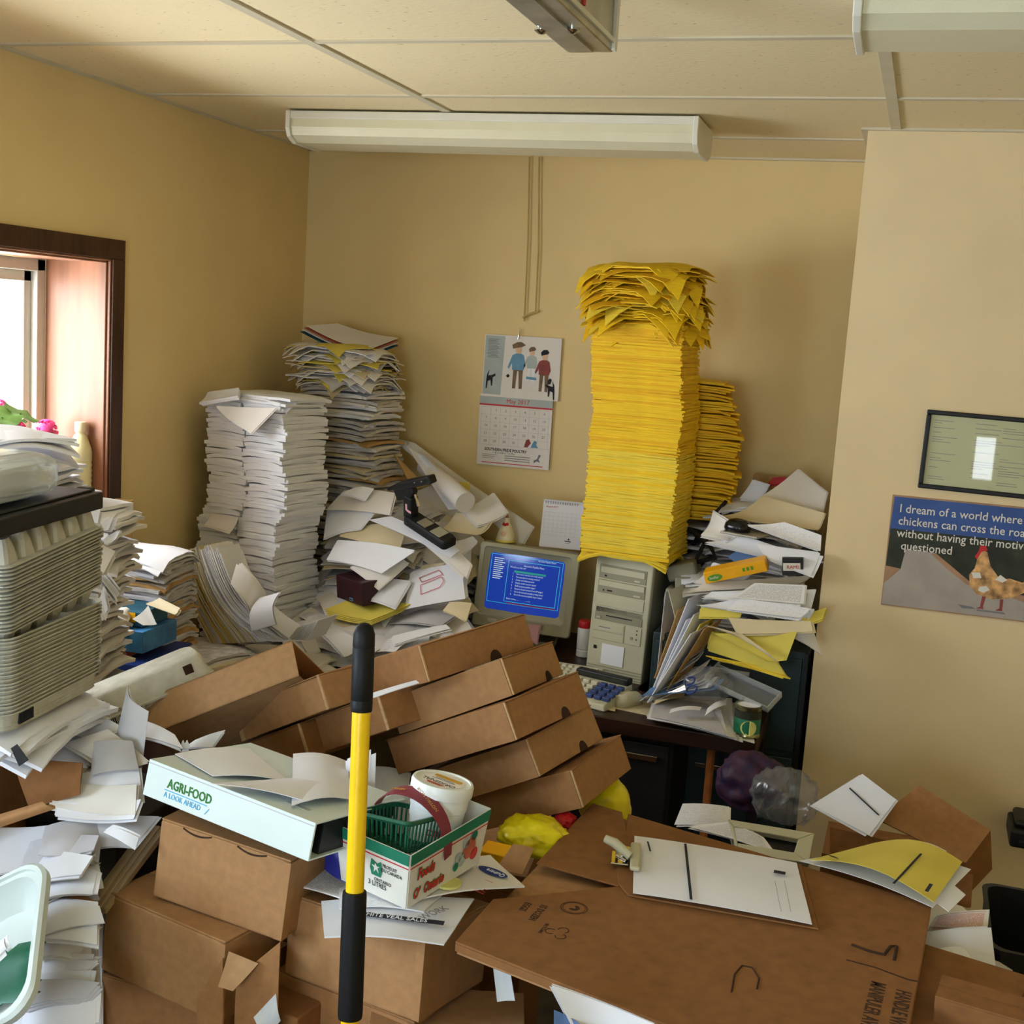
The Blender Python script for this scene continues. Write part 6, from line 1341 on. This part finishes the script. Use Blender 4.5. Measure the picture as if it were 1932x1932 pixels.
for cx, cz, rad, m in ((.150, .046, .017, 'salmon'), (.132, .030, .010, 'grey_print'), (.122, .040, .008, 'grey_print'), (.140, .060, .009, 'grey_print'), (.166, .030, .010, 'red_ink'), (.118, .024, .007, 'green_band'), (.160, .066, .008, 'green_band')):
    flat([(cx+rad*math.cos(i*.524), cz+rad*math.sin(i*.524)*1.15) for i in range(12)], m, side, 'printed_fruit', Sx, .0004)
Ex = Matrix.Rotation(R(-90), 4, 'Z') @ Matrix.Translation((-fW, -.0030, 0)) @ Matrix.Rotation(R(5.8), 4, 'X') @ TX
text('PRODUIT', .0085, 'ink', Ex @ Matrix.Translation((.088, .058, 0)), end, 'small_lettering', sx=.8, depth=.0002); text('DU CANADA', .0085, 'ink', Ex @ Matrix.Translation((.086, .050, 0)), end, 'small_lettering', sx=.8, depth=.0002); text('3 LITRES', .0125, 'ink', Ex @ Matrix.Translation((.058, .018, 0)), end, 'small_lettering', sx=.8, depth=.0002); text('ONTARIO', .0085, 'ink', Ex @ Matrix.Translation((.070, .028, 0)), end, 'small_lettering', sx=.9, depth=.0002)
flat([(.066, .038), (.084, .038), (.087, .050), (.085, .066), (.077, .060), (.066, .066), (.063, .050)], 'green_band', end, 'leaf_emblem', Ex, .0003); flat([(.071, .044), (.076, .050), (.081, .044), (.079, .053), (.083, .056), (.077, .056), (.075, .061), (.073, .056), (.067, .056), (.072, .052)], 'carton_white', end, 'leaf_emblem', Ex, .0008)
# maroon ribbon handle
g = G(); n = 18; hp = []
for i in range(n+1):
    t = math.pi*i/n; hp.append(Vector((.085+.004*math.sin(t), fW/2+(fW/2+.013)*-math.cos(t), .055+.085*math.sin(t)**.8)))
v = []
for i, p in enumerate(hp): wdt = .0085+.006*math.sin(math.pi*i/n); v += [p+Vector((-wdt, 0, 0)), p+Vector((wdt, 0, .004))]
tp = [x_ for x_ in v]; pts = tp
vv_, ff_, uu_ = grid_solid(pts, 1, n, .0016); ho = obj('handle', vv_, ff_, 'maroon', r, True, uu_)
for s, i in (('NOYAU NOIR', 5), ('NOYAU', 10)):
    p, q = hp[i], hp[i+1]; nr_ = Vector((0, -(q-p).z, (q-p).y)).normalized()
    nr_ = nr_ if nr_.z > 0 else -nr_
    text(s, .010, 'gold_ink', frame(p+nr_*.0035+Vector((0, 0, .001)), q-p, nr_), ho, 'gold_lettering', sx=.8, depth=.0002)
# green pint basket inside
PB = FM @ Matrix.Translation((.060, .066, .062)) @ Matrix.Rotation(R(-8), 4, 'X') @ Matrix.Rotation(R(12), 4, 'Y') @ Matrix.Rotation(R(2), 4, 'Z')
r = root('berry_basket', PB, 'green slatted plastic berry basket inside the fruit basket', 'basket')
g = G(); w0, d0, h0 = .112, .112, .052
g.loft([rrect(w0, d0, .012, h0, 4), rrect(w0+.004, d0+.004, .012, h0-.004, 4), rrect(w0-.004, d0-.004, .012, h0-.008, 4), rrect(w0-.008, d0-.008, .012, h0, 4), rrect(w0, d0, .012, h0, 4)], False, False); g.o('rim', 'green_pl', r)
for k in range(11):
    x = -.045+.009*k; G().box((x-.0014, -.048, .0), (x+.0014, .048, .003)).o('slat', 'green_pl', r)
    for s in (-1, 1): G().loft([[(x-.0014, s*.046, 0), (x+.0014, s*.046, 0), (x+.0014, s*.048, 0), (x-.0014, s*.048, 0)], [(x*1.1-.0014, s*.052, h0-.004), (x*1.1+.0014, s*.052, h0-.004), (x*1.1+.0014, s*.054, h0-.004), (x*1.1-.0014, s*.054, h0-.004)]]).o('slat', 'green_pl', r)
    for s in (-1, 1): G().loft([[(s*.046, x-.0014, 0), (s*.046, x+.0014, 0), (s*.048, x+.0014, 0), (s*.048, x-.0014, 0)], [(s*.052, x*1.1-.0014, h0-.004), (s*.052, x*1.1+.0014, h0-.004), (s*.054, x*1.1+.0014, h0-.004), (s*.054, x*1.1-.0014, h0-.004)]]).o('slat', 'green_pl', r)
for y in (-.03, 0, .03): G().box((-.048, y-.0014, .0005), (.048, y+.0014, .0035)).o('cross_bar', 'green_pl', r)
# white tub
TP = py(822, 1470, 1.835)-Vector((.0, .012, .124)); TM2 = Matrix.Translation(TP) @ Matrix.Rotation(R(-6), 4, 'X') @ Matrix.Rotation(R(6), 4, 'Y')
tub_c = py(822, 1470, (TM2 @ Vector((0, 0, .13))).y)
r = root('margarine_tub', TM2, 'white plastic tub with printed lid standing in the fruit basket', 'tub')
R_t = .0505
G().lathe([(.036, 0), (.039, .002), (.0415, .045), (.043, .046), (.0435, .062), (.045, .063), (.046, .082), (.0475, .083), (.048, .100), (.047, .108)], 32).o('body', 'tub', r, True)
G().lathe([(.049, .106), (.0515, .106), (.052, .110), (.052, .122), (.050, .126), (.046, .1262), (.0455, .124), (0, .124)], 36).o('lid', 'tub', r, True)
LM = Matrix.Translation((0, 0, .1242)) @ Matrix.Rotation(R(168), 4, 'Z')
G().lathe([(0, .1241), (.036, .1241), (.036, .1246), (0, .1246)], 30).o('lid_label', 'paper_w', r)
text('ORIGINAL', .0155, 'ink', LM @ Matrix.Translation((0, .008, .0005)), r, 'lid_lettering', 'CENTER', depth=.0002, sx=.9); flat([(-.024, -.022), (.024, -.022), (.027, -.018), (.024, -.010), (-.024, -.010), (-.027, -.016)], 'gold_ink', r, 'lid_band', LM, .0005); flat([(-.018, .022), (.018, .022), (.012, .030), (-.012, .030)], 'salmon', r, 'lid_mark', LM, .0005)
for k in range(2): flat([(-.022+.004*k, -.001-.005*k), (.022-.004*k, -.001-.005*k), (.022-.004*k, .0005-.005*k), (-.022+.004*k, .0005-.005*k)], 'ink_l', r, 'print_line', LM, .0005)
text('ORG', .016, 'red', Matrix.Rotation(R(18), 4, 'Z') @ Matrix.Translation((-.012, -.0440, .044)) @ TX, r, 'side_lettering', depth=.0005)

# newspapers and flyers under the basket
zN = .892
for k, (px, m, lab) in enumerate((
    ([(612, 1766), (838, 1780), (895, 1695), (606, 1700)], 'paper_b', 'white flyer with black band sticking out under the basket'),
    ([(565, 1672), (690, 1712), (700, 1640), (590, 1628)], 'print_d', 'folded newspaper corner left of the basket'),
    ([(640, 1712), (800, 1718), (840, 1680), (640, 1660)], 'print', 'printed flyer page between basket and white flyer'),
    ([(760, 1702), (990, 1672), (925, 1612), (820, 1640)], 'paper_w', 'flyer with dark oval beside the basket'))):
    o = sheet('flyer', [pz(x, y, zN+.004*k) for x, y in px], m, lab, 'newspaper', bulge=.005, t=.0025, rip=.001)
    if k == 0:
        c = o.location
        A, B = pz(668, 1722, zN+.010)-c, pz(838, 1742, zN+.010)-c; d = B-A; s = Vector((-d.y, d.x, 0)).normalized()*.0065; g = G(); L4 = [A-s, B-s, B+s, A+s]; g.add(L4+[p+Vector((0, 0, .0004)) for p in L4], [(0, 1, 2, 3), (4, 5, 6, 7), (0, 1, 5, 4), (2, 3, 7, 6)]); g.o('black_band', 'ink', o)
        text('WHITE VEAL SALES', .016, 'paper', frame(A+Vector((0, 0, .0008))-s*.8, d, (0, 0, 1)) @ Matrix.Translation((.006, 0, 0)), o, 'band_lettering', sx=.8, depth=.0002)
        text('WORK', .022, 'ink_l', frame(pz(800, 1735, zN+.011)-c, pz(848, 1715, zN+.01)-pz(800, 1735, zN+.01), (0, 0, 1)), o, 'band_lettering', sx=.8, depth=.0002)
    if k == 3:
        c = o.location; C_ = pz(930, 1645, zN+.017)-c; dx = (pz(975, 1662, zN+.017)-pz(890, 1628, zN+.017)).normalized(); dy = Vector((-dx.y, dx.x, 0))
        g = G(); n = 20; L_ = [C_+dx*.030*math.cos(i*.314)+dy*.011*math.sin(i*.314) for i in range(n)]; g.loft([L_, [p+Vector((0, 0, .0006)) for p in L_]]); g.o('dark_oval', 'navy', o)
        text('Quintra', .015, 'paper', frame(C_+dx*.025+dy*.004+Vector((0, 0, .0008)), -dx, (0, 0, 1)), o, 'oval_lettering', sx=.8, depth=.0002)
        for q in range(7): 
            a0 = pz(885-3*q, 1648+3.4*q, zN+.016)-c; b0 = a0+dx*.05; g = G(); L4 = [a0, b0, b0+dy*.0012, a0+dy*.0012]; g.add(L4+[p+Vector((0, 0, .0004)) for p in L4], [(0, 1, 2, 3), (4, 5, 6, 7)]); g.o('red_print', 'red_ink', o)
S([(612, 1640), (655, 1668), (650, 1606), (614, 1604)], 1.74, (-.3, -.9, .3), 'blue_foil', 'dark blue wrapper corner beside the basket end', name='wrapper', cat='wrapper', bulge=.006)
G().box((0, 0, 0), (.05, .035, .03)).o('yellow_carton', 'orange', mw=frame(py(906, 1632, 1.98), (.9, .2, .1), (0, -.2, 1)) @ Matrix.Rotation(R(-20), 4, 'Z'), bev=.002); tag(bpy.data.objects['yellow_carton'], 'small yellow carton corner behind the fruit basket', 'box')
S([(935, 1640), (985, 1650), (1008, 1600), (968, 1592)], 1.94, (.1, -.8, .6), 'card', 'loose cardboard flap beside the yellow carton', name='cardboard_flap', cat='cardboard', t=.003, bulge=.004)
G().lathe([(0, 0), (.022, 0), (.022, .004), (0, .004)], 20).o('yellow_disc', 'pale_yel', mw=Matrix.Translation(pz(845, 1668, zN+.02))); tag(bpy.data.objects['yellow_disc'], 'small round yellow disc on the flyers beside the basket', 'disc')
# yellow plastic bag under the lowest tray
blob('yellow_bag', py(1150, 1520, 2.42)+Vector((-.01, 0, 0)), (.052, .05, .055), 'bag_yellow', 'bulge of yellow plastic bag beyond the lowest tray', 'bag', 21, n=20, rough=.2, fq=3)
blob('yellow_bag', py(1008, 1578, 2.10), (.062, .05, .034), 'bag_yellow', 'crumpled yellow plastic bag between trays and egg case', 'bag', 22, n=24, rough=.5, fq=4)
blob('red_wrapper', py(1066, 1553, 2.20), (.022, .02, .02), 'red', 'red and white wrapper beside the crumpled yellow bag', 'wrapper', 23, n=24, rough=.6, fq=6)

# ================================================================== lower right: bag, old screen, carton, papers
blob('purple_bag', py(1420, 1478, 3.10), (.085, .07, .075), 'purple', 'dark purple bag of yarn under the desk end', 'bag', 31, n=24, rough=.45, fq=5)
blob('clear_bag', py(1480, 1505, 3.00), (.075, .06, .07), 'film_grey', 'crumpled clear plastic bag beside the purple bag', 'bag', 32, n=24, rough=.5, fq=5)
nB = (.05, -.62, .78); P0 = py(1373, 1545, 2.72)
fr = frame(P0, pn(1537, 1572, P0, nB)-P0, nB); r = root('old_screen', fr, 'old beige screen housing lying on its back behind the egg case', 'monitor')
I = fr.inverted(); o4 = [I @ pn(x, y, P0, nB) for x, y in ((1373, 1545), (1537, 1572), (1526, 1628), (1392, 1610))]; i4 = [I @ pn(x, y, P0, nB) for x, y in ((1385, 1560), (1506, 1583), (1498, 1608), (1392, 1590))]
for k in range(4):
    a_, b_, c_, d_ = o4[k], o4[(k+1) % 4], i4[(k+1) % 4], i4[k]; L4 = [a_, b_, c_, d_]; G().loft([[p+Vector((0, 0, -.05)) for p in L4], L4]).o('bezel_rail', 'beige', r, bev=.002)
G().loft([[p+Vector((0, 0, -.05)) for p in i4], [p+Vector((0, 0, -.018)) for p in i4]]).o('screen_glass', 'black_gloss', r)
for px, y0, n_, m, lab, bu in (
    ([(1272, 1556), (1374, 1562), (1376, 1522), (1288, 1516)], 2.74, (0, -.75, .65), 'print', 'white printed page beside the old screen housing', .012),
    ([(1300, 1560), (1465, 1612), (1440, 1580), (1370, 1552)], 2.70, (0, -.6, .8), 'print_d', 'newspaper page across the old screen housing', .01),
    ([(1534, 1520), (1640, 1576), (1691, 1509), (1627, 1460)], 2.78, (-.15, -.75, .62), 'paper_b', 'white sheet with one dark rule against the wall', .001),
    ):
    o = S(px, y0, n_, m, lab, bulge=bu)
    if 'dark rule' in lab:
        c = o.location; A, B = pn(1603, 1487, py(1534, 1520, 2.775), n_)-c, pn(1658, 1538, py(1534, 1520, 2.775), n_)-c; G().tube([A, B], .0016, 5).o('rule', 'ink', o)
r = root('open_carton', Matrix.Translation(py(1660, 1640, 2.80)), 'open brown carton with raised flap against the alcove wall', 'box'); I = r.matrix_world.inverted()
for px, y0, n_, m, nm in (([(1655, 1545), (1822, 1628), (1869, 1566), (1734, 1481)], 2.78, (.1, -.62, .78), 'card_b', 'raised_flap'), ([(1566, 1560), (1565, 1640), (1825, 1690), (1822, 1622)], 2.76, (.0, -1, .1), 'card_d', 'front_panel'), ([(1822, 1625), (1825, 1690), (1872, 1640), (1869, 1566)], 2.78, (.8, -.6, .1), 'card_d', 'side_panel')):
    P0 = py(*px[0], y0); sheet(nm, [I @ (pn(x, y, P0, n_) if i else P0) for i, (x, y) in enumerate(px)], m, parent=r, t=.004)
o = G().box((-.13, .03, -.62), (.12, .24, .0)).o('body', 'card_d', r)
# papers spilling at the right edge
rr = random.Random(91)
VS3 = [slab(.17, .12, .0012, 540+k, .008, .018, 7, 5, .001) for k in range(8)]
heap('loose_sheet', VS3, ['paper_b', 'paper', 'print', 'paper_g', 'paper_b'], 46, (.10, .20), (2.02, 2.34), lambda x, y: .57+(y-2.0)*.35-max(0, x-.16)*.5, 'loose sheet in the spill beyond the egg case corner', 'paper', 'spill beyond the egg case', 92, .09, .3)
for px, y0, n_, m, lab, bu in (
    ([(1770, 1690), (1832, 1712), (1836, 1650), (1780, 1640)], 2.30, (.2, -.9, .3), 'card_d', 'brown card panel beyond the yellow form', .002),
    ([(1752, 1748), (1860, 1760), (1865, 1720), (1765, 1730)], 2.15, (.1, -.7, .7), 'print_r', 'printed sheet with colour below the brown card', .01),
    ([(1745, 1790), (1880, 1836), (1870, 1750), (1760, 1760)], 2.08, (.1, -.75, .65), 'paper_b', 'pale blue sheet in the spill beyond the case', .012),
    ([(1740, 1830), (1868, 1855), (1820, 1790), (1745, 1800)], 2.02, (.1, -.7, .7), 'paper', 'white sheet low in the spill beyond the case', .012),
    ([(1736, 1890), (1720, 1932), (1764, 1872), (1750, 1842)], 1.93, (.5, -.8, .3), 'print_d', 'printed leaflet hanging below the case corner', .008)):
    S(px, y0, n_, m, lab, bulge=bu)
r = root('support_carton', (.02, 2.05, 0), 'dark carton under the paper spill at the right edge', 'box'); G().box((.03, .0, 0), (.26, .36, .60)).o('body', 'card_d', r, bev=.003); G().box((.03, 0, .60), (.26, .36, .603)).o('top_flap', 'card_d', r)
P0 = py(1764, 1882, 1.78); r = root('cardboard_box', frame(Vector((P0.x, P0.y, 0)), (.98, -.16, 0), (0, 0, 1)), 'brown carton with handwritten numbers at the lower corner of the frame', 'box')
G().box((0, 0, 0), (.34, .07, P0.z)).o('body', 'card_d', r, bev=.003); G().box((0, 0, P0.z), (.34, .034, P0.z+.003)).o('top_flap', 'card_d', r); G().box((0, .036, P0.z), (.34, .07, P0.z+.003)).o('top_flap', 'card_d', r)
text('1-24', .034, 'ink_brown', Matrix.Translation((.075, -.001, P0.z-.060)) @ TX, r, 'handwriting', depth=.0003)
b0 = py(1868, 1800, 2.32)
r = root('waste_bin', (b0.x, 2.32, 0), 'black waste bin in the dark corner beyond the paper spill', 'bin')
G().loft([rrect(.26, .26, .03, 0, 4, .15, .15), rrect(.30, .30, .03, b0.z, 4, .15, .15), rrect(.31, .31, .03, b0.z+.012, 4, .15, .15), rrect(.29, .29, .03, b0.z+.012, 4, .15, .15), rrect(.25, .25, .03, .02, 4, .15, .15)], True, True).o('shell', 'black', r)
P = py(1905, 1585, 3.45); r = root('black_device', frame(P, (1, .0, 0), (0, 0, 1)), 'black device on the alcove wall at the right edge', 'device')
G().box((0, 0, -.02), (.12, .15, .03)).o('body', 'black', r, bev=.008); G().box((.01, .02, .03), (.10, .14, .05)).o('upper_shell', 'black', r, bev=.01); G().box((.02, -.012, -.008), (.05, .002, .006)).o('knob', 'black', r, bev=.003)

# ================================================================== lower left: loose papers, tub
LFT = [
    ([(10, 1392), (150, 1440), (250, 1400), (110, 1345)], 1.78, (.0, -.35, .94), 'paper_b', 'white sheet lying below the single egg carton', .012),
    ([(60, 1372), (180, 1400), (230, 1372), (150, 1340)], 1.80, (.0, -.35, .94), 'paper', 'white sheet poking out under the nested egg cartons', .01),
    ([(90, 1440), (160, 1442), (150, 1410), (95, 1415)], 1.74, (.0, -.5, .86), 'paper', 'white bundle corner above the brown carton flap', .008),
    ([(125, 1405), (215, 1460), (280, 1440), (200, 1380)], 1.76, (.1, -.6, .8), 'paper_w', 'pale crossed sheet left of the binder', .01),
    ([(175, 1462), (262, 1452), (250, 1398), (180, 1400)], 1.72, (.1, -.7, .7), 'paper_g', 'folded translucent sheet left of the binder', .01),
    ([(210, 1430), (262, 1452), (276, 1340), (240, 1296)], 1.82, (-.35, -.93, .1), 'paper_b', 'tall white sheet standing bent in front of the egg carton', .018),
    ([(270, 1390), (345, 1412), (330, 1386), (275, 1360)], 1.84, (0, -.5, .85), 'paper_b', 'white sheet edge under the open-ended tray', .006),
    ([(345, 1412), (400, 1410), (422, 1380), (368, 1396)], 1.86, (.1, -.8, .5), 'paper_b', 'pointed white paper scrap behind the binder', .006),
    ([(338, 1414), (352, 1412), (346, 1396), (344, 1398)], 1.85, (.1, -.8, .5), 'paper', 'tiny white paper tip behind the binder', .001),
    ([(152, 1510), (270, 1515), (262, 1450), (155, 1460)], 1.70, (.05, -.75, .65), 'paper_b', 'white sheet under the translucent folded one', .008),
    ([(98, 1522), (255, 1536), (258, 1480), (102, 1470)], 1.66, (.0, -.55, .83), 'paper_w', 'large grey-white sheet fanned over the paper heap', -.012),
    ([(104, 1540), (252, 1545), (266, 1508), (110, 1512)], 1.65, (.0, -.6, .8), 'paper', 'bright white sheet below the grey-white one', -.012),
    ([(-60, 1660), (206, 1580), (180, 1540), (-60, 1560)], 1.58, (.0, -.5, .86), 'paper_b', 'wide white sheet sweeping across the left paper heap', -.02),
    ([(180, 1600), (250, 1600), (300, 1540), (160, 1545)], 1.66, (.1, -.7, .7), 'paper_g', 'blue-grey sheet behind the wooden slats', .01),
    ([(195, 1570), (255, 1604), (262, 1580), (210, 1560)], 1.64, (.1, -.7, .7), 'paper_b', 'wavy white sheet edge above the wooden slats', .01)]
for px, y0, n_, m, lab, bu in LFT: S(px, y0, n_, m, lab, bulge=bu)
# fanned thick paper edges below
rr = random.Random(55)
for k in range(26):
    t = k/25; x0 = 88+rr.uniform(-4, 4); yb_ = 1600+t*330
    fx = rr.uniform(-30, 25); px = [(x0-30+fx, yb_+rr.uniform(5, 70)), (176+rr.uniform(-45, 16), yb_+rr.uniform(-40, 45)), (188+rr.uniform(-25, 6), yb_-rr.uniform(30, 80)), (x0-15+fx, yb_-rr.uniform(20, 75))]
    S(px, 1.60-.14*t+rr.uniform(-.01, .01), (-.1+rr.uniform(-.35, .35), -.5-.25*t, .85), rr.choice(['paper', 'paper_b', 'paper_b', 'paper_g']), 'white sheet in the slumped heap beside the carton column', bulge=.010+.01*rr.random(), t=.0025, group='slumped white heap')
S([(-20, 1932), (150, 1932), (178, 1800), (60, 1790)], 1.52, (-.1, -.95, .3), 'paper_b', 'pale backing sheet behind the slumped white heap', bulge=.02)
S([(120, 1960), (190, 1960), (196, 1690), (150, 1680)], 1.63, (.0, -.98, .2), 'paper_b', 'bluish white sheet standing beside the carton column', bulge=.01)
# wooden slats leaning beside the cartons
for k in range(3):
    a, b = py(176+11*k, 1706+2*k, 1.625+.004*k), py(284+12*k, 1560+2*k, 1.80+.004*k); r = root('wooden_slat', frame(a, b-a, (0, -.4, .9)), ['weathered wooden slat nearest the paper heap', 'middle weathered wooden slat beside the carton', 'weathered wooden slat nearest the carton'][k], 'slat', 'weathered slats beside the carton')
    G().box((-.01, -.008, -.006), ((b-a).length, .008, .006)).o('stick', 'slat_wood', r, bev=.001)
S([(92, 1660), (188, 1738), (180, 1700), (105, 1660)], 1.585, (.1, -.9, .35), 'card_d', 'torn brown card edge in the white heap', name='cardboard_scrap', cat='cardboard', t=.003, bulge=.006)
S([(135, 1728), (186, 1732), (182, 1712), (140, 1712)], 1.575, (.1, -.9, .35), 'card_l', 'light cardboard scrap in the white heap', name='cardboard_scrap', cat='cardboard', t=.003, bulge=.004)
# brown carton flap, red label and dark carton rim at the left edge
S([(22, 1430), (55, 1525), (150, 1500), (155, 1440)], 1.66, (.25, -.95, .15), 'card_d', 'brown carton flap hanging below the white sheets', name='cardboard_flap', cat='cardboard', t=.004, bulge=.002)
o = S([(-30, 1398), (-20, 1448), (40, 1442), (12, 1390)], 1.60, (.2, -.97, .1), 'red', 'dark red carton with black label at the left edge', name='red_carton', cat='box', t=.03)
P0 = py(20, 1412, 1.565); sheet('label_patch', [pn(x, y, P0, (.2, -.97, .1))-o.location for x, y in ((20, 1412), (36, 1446), (54, 1434), (32, 1404))], 'black', parent=o, t=.001)
S([(-40, 1548), (-40, 1575), (104, 1526), (80, 1512)], 1.56, (.2, -.9, .4), 'card', 'curved brown carton rim at the left edge', name='curved_cardboard', cat='cardboard', t=.006, bulge=.012)
r = root('dark_gap_block', (-1.72, 1.80, 0), 'added black block for the dark area behind the left paper heap', 'block'); G().box((.24, .0, 0), (.44, .24, .86)).o('body', 'black', r, bev=.003); G().box((.23, -.01, .86), (.45, .25, .88)).o('rim', 'black', r, bev=.003)  # black block added to fill the dark area behind the papers
# plastic tub with green lining
C, D_, B_ = py(84, 1618, 1.50), py(52, 1900, 1.32), py(-120, 1800, 1.40)
fr = frame(C, D_-C, (D_-C).cross(B_-C)*(1 if (D_-C).cross(B_-C).z > 0 else -1)); lx = (D_-C).length; ly = (fr.inverted() @ B_).y
r = root('plastic_tub', fr, 'white plastic tub with rolled rim at the left edge', 'tub'); sg = 1 if ly > 0 else -1; wy = abs(ly)
def rl(w_, d_, z, rad=.045): return [(x, sg*y if True else y, z) for x, y, z in rrect(w_, d_, rad, z, 6, lx/2, wy/2)]
G().loft([rl(lx-.07, wy-.07, -.05), rl(lx-.012, wy-.012, -.012), rl(lx+.010, wy+.010, -.014), rl(lx+.012, wy+.012, -.003), rl(lx+.004, wy+.004, .002), rl(lx-.006, wy-.006, .001), rl(lx-.008, wy-.008, -.004), rl(lx-.022, wy-.022, -.004), rl(lx-.030, wy-.030, -.018), rl(lx-.076, wy-.076, -.046)], True, True).o('shell', 'tub_wh', r, True)
g = G(); v, f, uv = slab(.10, .10, .002, 8, .006, .010, 8, 6, .010); o = obj('green_lining', [Vector(p)+Vector((lx*.62, sg*wy*.42, -.036)) for p in v], f, 'green_pl', r, True, uv)
S([(-30, 1800), (-30, 1830), (12, 1790), (8, 1770)], 1.36, (0, -.8, .6), 'paper', 'white scrap inside the plastic tub', bulge=.004)
